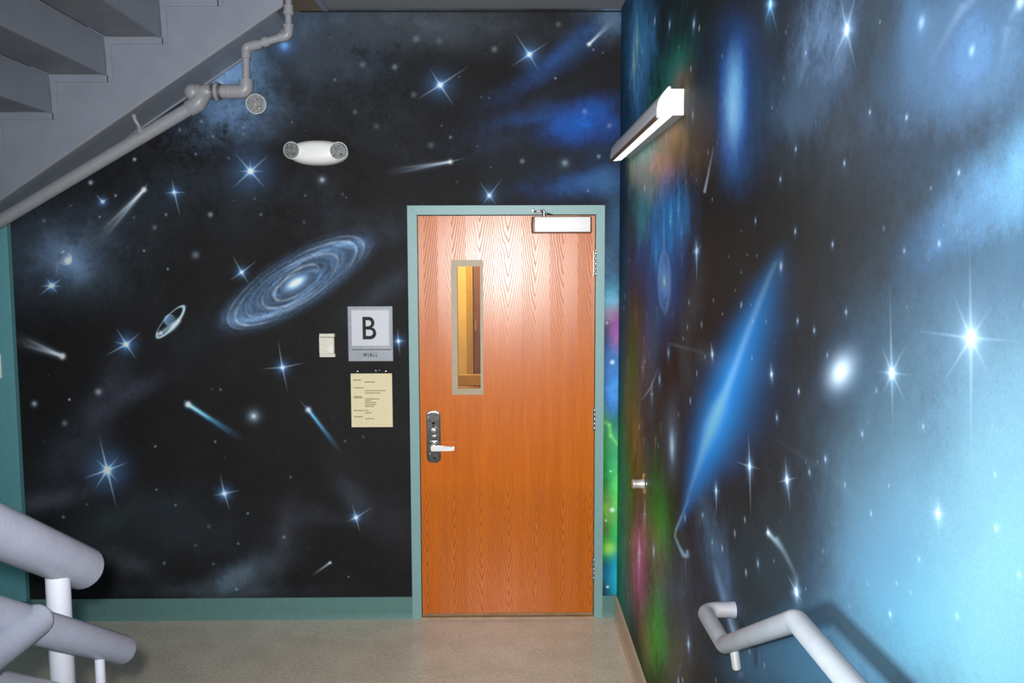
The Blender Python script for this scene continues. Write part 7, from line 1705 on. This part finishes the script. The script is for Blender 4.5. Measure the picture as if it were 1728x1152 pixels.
# ---------------------------------------------------------------- overhead stairs
st = empty('staircase', (-2.2, 3.6, 1.9), 'grey painted steel stairs passing overhead at upper left', 'staircase')
SY0, SY1, SN = 4.25, 4.525, 2.76             # inner face and back of the far stringer, near side of the flight
sl = .174 / .266
def zb(x): return 3.122 + (x + 1.018) * .659      # bottom line of the stringer
steps = [(-1.608 + .266 * k, 2.962 + .174 * k) for k in range(-6, 3)]
xa, xb = -3.25, -1.03
def zig(top):
    pts = []
    for (x, z) in steps:
        pts += [(x - .266, z), (x, z)]
    return pts
face = [(xa, zb(xa)), (xb, zb(xb)), (xb, 3.40)]
z_ = [(x, z) for (x, z) in zig(0)]
up = [(min(x, xb), z + .055) for (x, z) in reversed(z_)]
# plate: lower edge straight, upper edge straight above the steps so that the steps die into it
bm = bmesh.new()
prism(bm, [(xa, zb(xa)), (xb, zb(xb)), (xb, zb(xb) + .50), (xa, zb(xa) + .50)], 'y', SY0, SY0 + .012)
link('stringer', bm, M['stair'], st)
bm = bmesh.new()
dx, dz = .008, -.006
prism(bm, [(xa, zb(xa) - .001), (xb, zb(xb) - .001), (xb, zb(xb) - .013), (xa, zb(xa) - .013)], 'y', SY0 - .010, SY0 + .012)
bmesh.ops.bevel(bm, geom=list(bm.edges), offset=.004, segments=2, affect='EDGES')
link('stringer_edge', bm, M['pipe'], st, True)
bm = bmesh.new()
xe = -1.075
prism(bm, [(xa, zb(xa) - .004), (xe, zb(xe) - .004), (xe, zb(xe) + .012), (xa, zb(xa) + .012)], 'y', SY0 + .012, SY1)
link('soffit', bm, M['stair'], st)
bm = bmesh.new()
prism(bm, [(xa, zb(xa) - .012), (xe, zb(xe) - .012), (xe, zb(xe) + .02), (xa, zb(xa) + .02)], 'y', SY1 - .004, SY1 + .012)
link('back_flange', bm, M['stair'], st)
bm = bmesh.new()
prism(bm, [(xa, zb(xa)), (xb, zb(xb)), (xb, zb(xb) + .50), (xa, zb(xa) + .50)], 'y', SN - .05, SN)
link('stringer', bm, M['stair'], st)
for i, (x, z) in enumerate(steps):
    bm = boxbm(x - .266, x, SN, SY0, z, z + .035, .003); link('tread', bm, M['stair_tread'], st)
    bm = bmesh.new()
    # riser leans slightly, back face towards the right
    zt = min(z + .174, 3.39)
    prism(bm, [(x - .010, z - .006), (x + .003, z - .006), (x - .003, zt), (x - .016, zt)], 'y', SN, SY0)
    link('riser', bm, M['stair'], st)
    # angle cleats welded under each tread and beside each riser
    bm = boxbm(x - .250, x + .012, SY0 - .007, SY0, z - .036, z - .004, .002); link('cleat', bm, M['stair'], st)
    bm = boxbm(x + .004, x + .030, SY0 - .007, SY0, z - .036, zt - .045, .002); link('cleat', bm, M['stair'], st)
    # bead of weld
    rnd = random.Random(i); pts = []
    for k in range(15):
        pts.append((x - .262 + .262 * k / 14, SY0 - .002, z - .003 + rnd.uniform(-.0015, .0015)))
    bm = bmesh.new(); tube(bm, pts, .0035, 6); link('weld', bm, M['pipe'], st, True)

# ---------------------------------------------------------------- pipe under the stairs
PY = 4.330
pp = empty('sprinkler_pipe', (-1.757, PY, 2.486), 'grey painted pipe running under the overhead stairs', 'pipe')
P1 = Vector((-1.472, PY, 2.668))
P0 = Vector((-2.60, PY, 2.687 - (2.60 - 1.508) * .607))
bm = bmesh.new(); tube(bm, [P0 + Vector((-.6, 0, -.6 * .66)), P0, P1], .032, 24); link('main_pipe', bm, M['pipe'], pp, True)
d_ = (P1 - P0).normalized()
bm = bmesh.new(); tube(bm, [P1 - d_ * .055, P1 - d_ * .050, P1 + d_ * .0, P1 + Vector((.012, 0, .02)), P1 + Vector((.004, 0, .042))], .04, 24, radii=[.036, .040, .041, .042, .034]); link('elbow', bm, M['pipe'], pp, True)
bm = bmesh.new(); bmesh.ops.create_uvsphere(bm, u_segments=24, v_segments=14, radius=.041, matrix=Matrix.Translation((-1.496, PY, 2.720))); link('elbow', bm, M['pipe'], pp, True)
HZ = 2.7238
def ring(x0, x1, r, m='pipe', bev=.003):
    bm = bmesh.new(); lathe(bm, (x0, PY, HZ), (1, 0, 0), [(0, r - bev), (bev, r), (x1 - x0 - bev, r), (x1 - x0, r - bev)], 24)
    return link('collar', bm, M[m], pp, True)
bm = bmesh.new(); tube(bm, [(-1.5045, PY, HZ), (-1.3278, PY, HZ)], .029, 24); link('cross_pipe', bm, M['pipe'], pp, True)
ring(-1.4762, -1.4586, .036); ring(-1.4528, -1.4274, .033)
o = ring(-1.4274, -1.4098, .035, 'lever'); tag(o, 'bare metal collar')
ring(-1.4059, -1.3942, .040, 'brass'); ring(-1.3903, -1.3708, .047, 'pipe', .006)
o = ring(-1.3688, -1.3590, .040, 'brass'); tag(o, 'rust dark collar')
ring(-1.3571, -1.3258, .034)
o = ring(-1.3239, -1.3180, .036, 'closer')
el = fillet([(-1.3200, PY, HZ), (-1.2380, PY, HZ), (-1.238, PY, 2.778)], .045, 8)
bm = bmesh.new(); tube(bm, el, .034, 24); link('elbow', bm, M['pipe'], pp, True)
bm = bmesh.new(); lathe(bm, (-1.238, PY, 2.754), (0, 0, 1), [(0, .034), (.004, .029), (.004, .0295), (.008, .029), (.020, .029), (.022, .020)], 24); link('collar', bm, M['pipe'], pp, True)
bm = bmesh.new(); tube(bm, [(-1.237, PY, 2.769), (-1.235, PY, 2.891)], .0185, 20); link('riser_pipe', bm, M['pipe'], pp, True)
bm = bmesh.new(); lathe(bm, (-1.235, PY, 2.878), (0, 0, 1), [(0, .020), (.002, .0235), (.024, .0235), (.027, .020)], 20); link('collar', bm, M['pipe'], pp, True)
el = fillet([(-1.235, PY, 2.901), (-1.234, PY, 2.933), (-1.177, PY, 2.946)], .026, 7)
bm = bmesh.new(); tube(bm, el, .0235, 20); link('elbow', bm, M['pipe'], pp, True)
bm = bmesh.new(); tube(bm, [(-1.196, PY, 2.941), (-1.162, PY, 2.95), (-1.137, PY, 2.959), (-1.05, PY, 2.983)], .019, 20); link('cross_pipe', bm, M['pipe'], pp, True)
bm = bmesh.new(); tube(bm, [(-1.206, PY, 2.938), (-1.162, PY, 2.948)], .0225, 20); link('collar', bm, M['pipe'], pp, True)
bm = bmesh.new(); tube(bm, [(-1.15, PY, 2.955), (-1.123, PY, 2.963)], .025, 20); link('collar', bm, M['pipe'], pp, True)
el = fillet([(-1.072, PY, 2.978), (-1.029, PY, 2.987), (-1.027, PY, 3.034)], .026, 7)
bm = bmesh.new(); tube(bm, el, .0235, 20); link('elbow', bm, M['pipe'], pp, True)
bm = bmesh.new(); lathe(bm, (-1.027, PY, 3.027), (0, 0, 1), [(0, .0265), (.010, .0265), (.012, .022)], 20); link('collar', bm, M['pipe'], pp, True)
bm = bmesh.new(); tube(bm, [(-1.027, PY, 3.022), (-1.024, PY, 3.1735)], .0165, 20); link('riser_pipe', bm, M['pipe'], pp, True)
bm = bmesh.new(); lathe(bm, (-1.025, PY, 3.083), (0, 0, 1), [(0, .0235), (.003, .026), (.016, .026), (.017, .0235), (.046, .0235), (.048, .020)], 20); link('collar', bm, M['pipe'], pp, True)
# hanger rod up to the soffit
hx = -1.757; hz_ = P1.z + (hx - P1.x) * .607
bm = bmesh.new(); tube(bm, [(hx + .016, PY - .02, hz_ + .020), (hx + .006, PY - .02, hz_ + .05), (hx, PY - .02, hz_ + .068), (hx - .010, PY - .03, hz_ + .090), (hx - .014, PY - .03, hz_ + .105)], .012, 12, radii=[.019, .014, .009, .010, .009])
link('hanger', bm, M['pipe'], pp, True)
bm = bmesh.new(); bmesh.ops.create_uvsphere(bm, u_segments=12, v_segments=8, radius=.012, matrix=Matrix.Translation((hx - .015, PY - .03, hz_ + .108))); link('hanger_bolt', bm, M['pipe'], pp, True)

# ---------------------------------------------------------------- emergency lights
def lamp_head(parent, c, r, n):
    """round clear lamp head: reflector bowl, rim and clear dome, facing n"""
    n = Vector(n).normalized(); c = Vector(c)
    h = parent
    bm = bmesh.new(); lathe(bm, c - n * .030, n, [(0, r * .45), (.010, r * .75), (.024, r * .98), (.032, r)], 32); link('bowl', bm, M['white'], h, True)
    bm = bmesh.new(); lathe(bm, c + n * .0022, n, [(0, r * .97), (.0006, r * .95), (.0022, r * .7), (.0028, r * .3), (.003, .001)], 32); link('reflector', bm, M['reflector'], h, True)
    a_ = Vector((1, 0, 0)); b_ = Vector((0, 0, 1))
    for q, (px, pz) in enumerate(((-.35, .28), (.30, -.42), (.10, .48), (-.45, -.40))):  # chrome balls added behind the lens to catch the flash as small glints
        bm = bmesh.new(); bmesh.ops.create_uvsphere(bm, u_segments=10, v_segments=8, radius=r * (.16 if q < 2 else .10), matrix=Matrix.Translation(c + n * .005 + a_ * px * r + b_ * pz * r))
        link('glint_ball', bm, M['chrome'], h, True)
    prof = [(.006, r * .99), (.009, r * .96), (.014, r * .84), (.018, r * .62), (.020, r * .32), (.0205, .001)]
    bm = bmesh.new(); lathe(bm, c, n, prof, 32); link('lens', bm, M['lens'], h, True)
    bm = bmesh.new()
    tube(bm, [c + n * .004 + (Vector((1, 0, 0)).cross(n).normalized() * math.cos(a) + n.cross(Vector((1, 0, 0)).cross(n).normalized()) * math.sin(a)) * r for a in [2 * math.pi * k / 32 for k in range(33)]], .0022, 8, caps=False)
    link('rim', bm, M['white'], h, True)

em = empty('emergency_light', (-.940, D, 2.455), 'white oval twin head emergency light above and left of the door', 'emergency light')
bm = bmesh.new()
nx, nr = 36, 24
rows = []
for j in range(9):
    t = j / 8 * math.pi / 2
    k_ = math.cos(t); dep = math.sin(t)
    row = []
    for i in range(48):
        a = 2 * math.pi * i / 48
        ex = abs(math.cos(a)) ** (2 / 2.25) * math.copysign(1, math.cos(a)); ez = abs(math.sin(a)) ** (2 / 2.1) * math.copysign(1, math.sin(a))
        kk = k_ ** .55
        row.append(bm.verts.new((-.939 + .152 * ex * kk, D - .001 - .018 - .062 * dep, 2.455 + .0625 * ez * kk)))
    rows.append(row)
back = [bm.verts.new((v.co.x, D - .001, v.co.z)) for v in rows[0]]
allr = [back] + rows[:-1]
for r0, r1 in zip(allr[:-1], allr[1:]):
    for i in range(48): bm.faces.new((r0[i], r0[(i + 1) % 48], r1[(i + 1) % 48], r1[i]))
for v in rows[-1]: bm.verts.remove(v)
bm.faces.new(allr[-1]); bm.faces.new(back)
link('housing', bm, M['white'], em, True)
for sx, hx_ in ((-1, -1.058), (1, -.823)):
    h = empty('lamp_head', (hx_ + .939 - .0 , -.07, .004), None, None); h.parent = em; h.location = (hx_ + .940, -.062, .004)
    lamp_head(h, (hx_, D - .078, 2.461 if sx < 0 else 2.458), .0425 if sx > 0 else .041, (.16 * sx, -1, -.10))

rl = empty('remote_lamp', (-1.235, D, 2.70), 'small round clear lamp head on the wall behind the pipe elbow', 'lamp')
bm = bmesh.new(); lathe(bm, (-1.240, D - .0008, 2.692), (0, -1, 0), [(0, .024), (.010, .024), (.014, .018)], 24); link('wall_plate', bm, M['white'], rl, True)
bm = bmesh.new(); tube(bm, [(-1.240, D - .010, 2.692), (-1.238, D - .03, 2.690)], .010, 12); link('arm', bm, M['white'], rl, True)
h = empty('lamp_head', (0, 0, 0), None, None); h.parent = rl; h.location = (.0, -.07, 0)
lamp_head(h, (-1.238, D - .052, 2.694), .047, (.30, -1, -.16))

# ---------------------------------------------------------------- signs and boxes left of the door
def text(name, s, size, x, z, y, mat_, parent, width=None, height=None, depth=.0012, bold=0.0, spacing=1.0):
    cu = bpy.data.curves.new(name, 'FONT'); cu.body = s; cu.size = size; cu.extrude = depth; cu.align_x = 'CENTER'; cu.offset = bold; cu.space_character = spacing
    t = bpy.data.objects.new(name + '_curve', cu); COL.objects.link(t)
    bpy.context.view_layer.update()
    dg = bpy.context.evaluated_depsgraph_get()
    me = bpy.data.meshes.new_from_object(t.evaluated_get(dg))
    bpy.data.objects.remove(t); bpy.data.curves.remove(cu)
    xs = [v.co.x for v in me.vertices]; ys = [v.co.y for v in me.vertices]
    w0 = max(xs) - min(xs); h0 = max(ys) - min(ys); cx = (max(xs) + min(xs)) / 2; cz = (max(ys) + min(ys)) / 2
    fx = (width / w0) if width else 1; fz = (height / h0) if height else fx
    for v in me.vertices:
        a, b_, c = v.co
        v.co = ((a - cx) * fx + x, y - c, (b_ - cz) * fz + z)
    bm = bmesh.new(); bm.from_mesh(me); bpy.data.meshes.remove(me)
    return link(name, bm, mat_, parent)

sg = empty('room_sign', (-.690, D, 1.53), 'silver room sign with a large black letter B', 'sign')
link('backing', boxbm(-.8065, -.5735, D - .010, D - .001, 1.386, 1.673, .002), M['sign_plate'], sg)
link('upper_plate', boxbm(-.7985, -.5795, D - .013, D - .009, 1.448, 1.668, .002), M['sign_plate'], sg)
link('letter_panel', boxbm(-.786, -.5925, D - .016, D - .012, 1.4675, 1.6535, .001), M['sign_panel'], sg)
link('groove', boxbm(-.786, -.583, D - .0118, D - .0095, 1.4455, 1.448), M['dark'], sg)
text('letter', 'B', .15, -.6935, 1.560, D - .0165, M['black_print'], sg, width=.070, height=.117, bold=.0012)
text('lettering', 'WIBLL', .03, -.692, 1.4195, D - .0105, M['black_print'], sg, width=.076, height=.0185, bold=.0006, spacing=1.45)

nt_ = empty('paper_notice', (-.690, D, 1.18), 'pale yellow printed notice below the silver room sign', 'notice')
link('sheet', boxbm(-.7975, -.5815, D - .0045, D - .001, 1.0375, 1.3205), M['paper'], nt_)
link('top_fold', boxbm(-.7965, -.5825, D - .0065, D - .0043, 1.311, 1.3215, .0008), M['paper'], nt_)
rnd = random.Random(5)
lines = [(-.786, -.742, 1.287), (-.726, -.668, 1.276), (-.783, -.730, 1.246), (-.725, -.618, 1.231), (-.725, -.643, 1.2185), (-.783, -.740, 1.200),
         (-.783, -.738, 1.1935), (-.725, -.648, 1.187), (-.725, -.690, 1.1775), (-.725, -.665, 1.168), (-.725, -.667, 1.1575), (-.725, -.680, 1.147),
         (-.783, -.728, 1.1265), (-.725, -.705, 1.1255), (-.725, -.692, 1.113), (-.783, -.735, 1.093), (-.725, -.680, 1.0825)]
for (xa_, xb_, z) in lines:
    # each printed line is a row of word-like dashes
    bm = bmesh.new(); x = xa_
    while x < xb_ - .002:
        w_ = min(rnd.uniform(.005, .016), xb_ - x)
        box(bm, x, x + w_, D - .0049, D - .0044, z - .0018, z + .0018)
        x += w_ + .0018
    o = link('printed_line', bm, M['grey_print'], nt_)
for (x, z) in ((-.7625, 1.330), (-.667, 1.3325), (-.615, 1.330)):
    bm = bmesh.new()
    tube(bm, fillet([(x - .006, D - .003, z - .012), (x - .004, D - .006, z + .006), (x + .005, D - .006, z + .004), (x + .005, D - .004, z - .010)], .004, 4), .0018, 8)
    link('clip', bm, M['chrome'], nt_, True)
bm = bmesh.new(); bmesh.ops.create_uvsphere(bm, u_segments=10, v_segments=8, radius=.004, matrix=Matrix.Translation((-.647, D - .003, 1.3385))); link('pin', bm, M['chrome'], nt_, True)

tb = empty('thermostat', (-.914, D, 1.47), 'small cream wall box left of the silver room sign', 'wall box')
link('body', boxbm(-.9545, -.877, D - .026, D - .001, 1.427, 1.519, .003), M['cream'], tb)
link('top_cap', boxbm(-.952, -.8735, D - .030, D - .001, 1.5145, 1.533, .003), M['cream'], tb)
link('bottom_cap', boxbm(-.953, -.872, D - .030, D - .001, 1.4105, 1.4275, .003), M['cream'], tb)
link('seam', boxbm(-.950, -.876, D - .0285, D - .0255, 1.5125, 1.5145), M['dark'], tb)
link('display', boxbm(-.905, -.886, D - .0268, D - .0255, 1.438, 1.470, .0005), M['lamp_white'], tb)

sw = empty('light_switch', (-2.64, D - .038, 1.37), 'white light switch on the teal pilaster at the left edge', 'switch')
link('plate', boxbm(-2.672, -2.588, D - .046, D - .0385, 1.309, 1.435, .003), M['white'], sw)
link('toggle', boxbm(-2.636, -2.624, D - .058, D - .045, 1.360, 1.384, .002), M['white'], sw)
for z in (1.325, 1.419):
    bm = bmesh.new(); lathe(bm, (-2.63, D - .0455, z), (0, -1, 0), [(0, .004), (.0015, .004), (.002, .003)], 12); link('screw', bm, M['chrome'], sw, True)

# ---------------------------------------------------------------- right wall: lamp, bumper, handrail
wl = empty('wall_lamp', (XC, 3.58, 2.42), 'long white fluorescent lamp fixed high on the right wall', 'lamp')
LY0, LY1 = 2.955, 4.215
W_ = XC - .0008
cover = [(.5205, 2.3795), (.5145, 2.3735), (.5135, 2.398), (.5185, 2.427), (.531, 2.449), (.552, 2.474), (.560, 2.474), (.560, 2.466), (.5555, 2.466), (.536, 2.444), (.525, 2.424), (.5205, 2.398)]
bm = bmesh.new(); prism(bm, cover, 'y', LY0 + .004, LY1 - .004); link('cover', bm, M['lamp_cover'], wl)
bm = bmesh.new(); prism(bm, [(.560, 2.466), (W_, 2.466), (W_, 2.381), (.568, 2.381), (.568, 2.440), (.556, 2.452)], 'y', LY0 + .004, LY1 - .09); link('housing', bm, M['lamp_housing'], wl)
bm = bmesh.new(); prism(bm, [(.5215, 2.3775), (.566, 2.3795), (.566, 2.386), (.5215, 2.384)], 'y', LY0 + .005, LY1 - .005); link('diffuser', bm, M['diffuser'], wl)
bm = boxbm(.5120, .5216, LY0 + .005, LY1 - .005, 2.3700, 2.3815); link('edge_strip', bm, M['lamp_edge'], wl)
capp = [(.5145, 2.3735), (.529, 2.380), (W_, 2.3805), (W_, 2.4665), (.560, 2.4665), (.560, 2.474), (.552, 2.4745), (.531, 2.4495), (.5185, 2.4275), (.5135, 2.398)]
bm = bmesh.new(); prism(bm, capp, 'y', LY0, LY0 + .0045); link('end_cap', bm, M['lamp_white'], wl)
capf = [(.5145, 2.3735), (.566, 2.379), (.566, 2.455), (.560, 2.474), (.552, 2.4745), (.531, 2.4495), (.5185, 2.4275), (.5135, 2.398)]
bm = bmesh.new(); prism(bm, capf, 'y', LY1 - .0045, LY1); link('end_cap', bm, M['lamp_white'], wl)

db = empty('door_bumper', (XC, 3.651, .954), 'small round steel door bumper on the right mural wall', 'door stop')
bm = bmesh.new(); lathe(bm, (XC - .0008, 3.651, .954), (-1, 0, 0), [(0, .045), (.003, .045), (.007, .041), (.008, .030), (.009, .026)], 32); link('flange', bm, M['chrome'], db, True)
bm = bmesh.new(); lathe(bm, (XC - .006, 3.651, .954), (-1, 0, 0), [(0, .022), (.018, .019), (.034, .0185), (.040, .020), (.048, .020), (.051, .016)], 28); link('stem', bm, M['lever'], db, True)

hr = empty('wall_handrail', (XC, 1.7, 1.1), 'pale grey pipe handrail bending along the right wall', 'handrail')
xr = .520
path = [(XC - .005, 1.172, 1.262), (xr, 1.172, 1.262), (xr, 1.500, 1.256), (xr, 1.985, .992), (xr, 2.205, .988), (XC - .012, 2.205, .988)]
pp_ = fillet(path[:3] , .05, 8)
full = fillet(path, .048, 9)
bm = bmesh.new(); tube(bm, full, .0205, 24); link('rail', bm, M['railr'], hr, True)
bm = bmesh.new(); lathe(bm, (XC - .014, 2.205, .988), (1, 0, 0), [(0, .0205), (.001, .0215), (.0125, .0215), (.0134, .019)], 24); o = link('end_cap', bm, M['post'], hr, True)
bm = bmesh.new(); rounded_tube(bm, (.532, 1.945, 1.000), (.540, 1.945, .950), .0105, 16, .007); link('bracket', bm, M['lever'], hr, True)

# ---------------------------------------------------------------- left guard rail in the foreground
gr = empty('guard_rail', (-.6, .9, .28), 'white painted pipe guard rail at lower left', 'railing')
sl_ = .58
def at_(x, y, z, d): return (x, y + d, z - sl_ * d)
XG, XH = -.600, -.550
end = Vector((XG, 1.222, 1.457))
bend = (XG, .80, end.z + (1.222 - .80) * sl_)
full = fillet([(XG, YB + .2, bend[2]), bend, tuple(end)], .08, 8)
bm = bmesh.new()
dd = (Vector(full[-1]) - Vector(full[-2])).normalized(); last = Vector(full[-1])
rr = .0300
pts = full[:-1]; rad = [rr] * len(pts)
for k in range(6):
    t = math.radians(18 * k); e = .007
    pts.append(last - dd * e + dd * e * math.sin(t)); rad.append(rr - e + e * math.cos(t))
tube(bm, pts, rr, 28, radii=rad); link('top_rail', bm, M['rail'], gr, True)
# lower handrail
e2 = Vector((XH, 1.222, 1.336)); b2 = (XH, .978, 1.336 + (1.222 - .978) * .585)
full = [(XH, .30, b2[2] + (.978 - .30) * .585), b2, tuple(e2)]
bm = bmesh.new()
dd = (Vector(full[-1]) - Vector(full[-2])).normalized(); last = Vector(full[-1])
rr = .0205; pts = full[:-1]; rad = [rr] * len(pts)
for k in range(6):
    t = math.radians(18 * k); e = .006
    pts.append(last - dd * e + dd * e * math.sin(t)); rad.append(rr - e + e * math.cos(t))
tube(bm, pts, rr, 24, radii=rad); link('handrail', bm, M['rail'], gr, True)
bm = bmesh.new(); rounded_tube(bm, (XH + .012, YB + .2, b2[2] + .004), (XH + .012, .992, b2[2] + .004), .019, 24, .016); link('level_rail', bm, M['rail'], gr, True)
# lowest rail
bm = bmesh.new()
tube(bm, fillet([(XG, YB + .2, 1.405 + .116), (XG, .80, 1.405 + .116), (XG, 1.125, 1.318)], .05, 6), .0165, 20); link('lower_rail', bm, M['post'], gr, True)
for y, zt in ((1.148, 1.478), (.35, 1.70), (-.55, 1.70)):
    bm = bmesh.new(); tube(bm, [(XG, y, .2795), (XG, y, zt)], .0155, 20); link('post', bm, M['post'], gr, True)
    bm = bmesh.new(); lathe(bm, (XG, y, .2795), (0, 0, 1), [(0, .04), (.006, .04), (.008, .017)], 24); link('post_foot', bm, M['post'], gr, True)
bm = bmesh.new(); tube(bm, [(XH, 1.150, .2795), (XH, 1.150, .7), (XH + .001, 1.149, 1.20), (XH, 1.150, 1.372)], .0065, 14); link('baluster', bm, M['post'], gr, True)
for y in (1.148, .35):
    zt = 1.336 + (1.222 - y) * .585
    bm = bmesh.new(); tube(bm, [(XG, y, zt - .005), (XH, y, zt - .005)], .007, 12); link('bracket', bm, M['post'], gr, True)
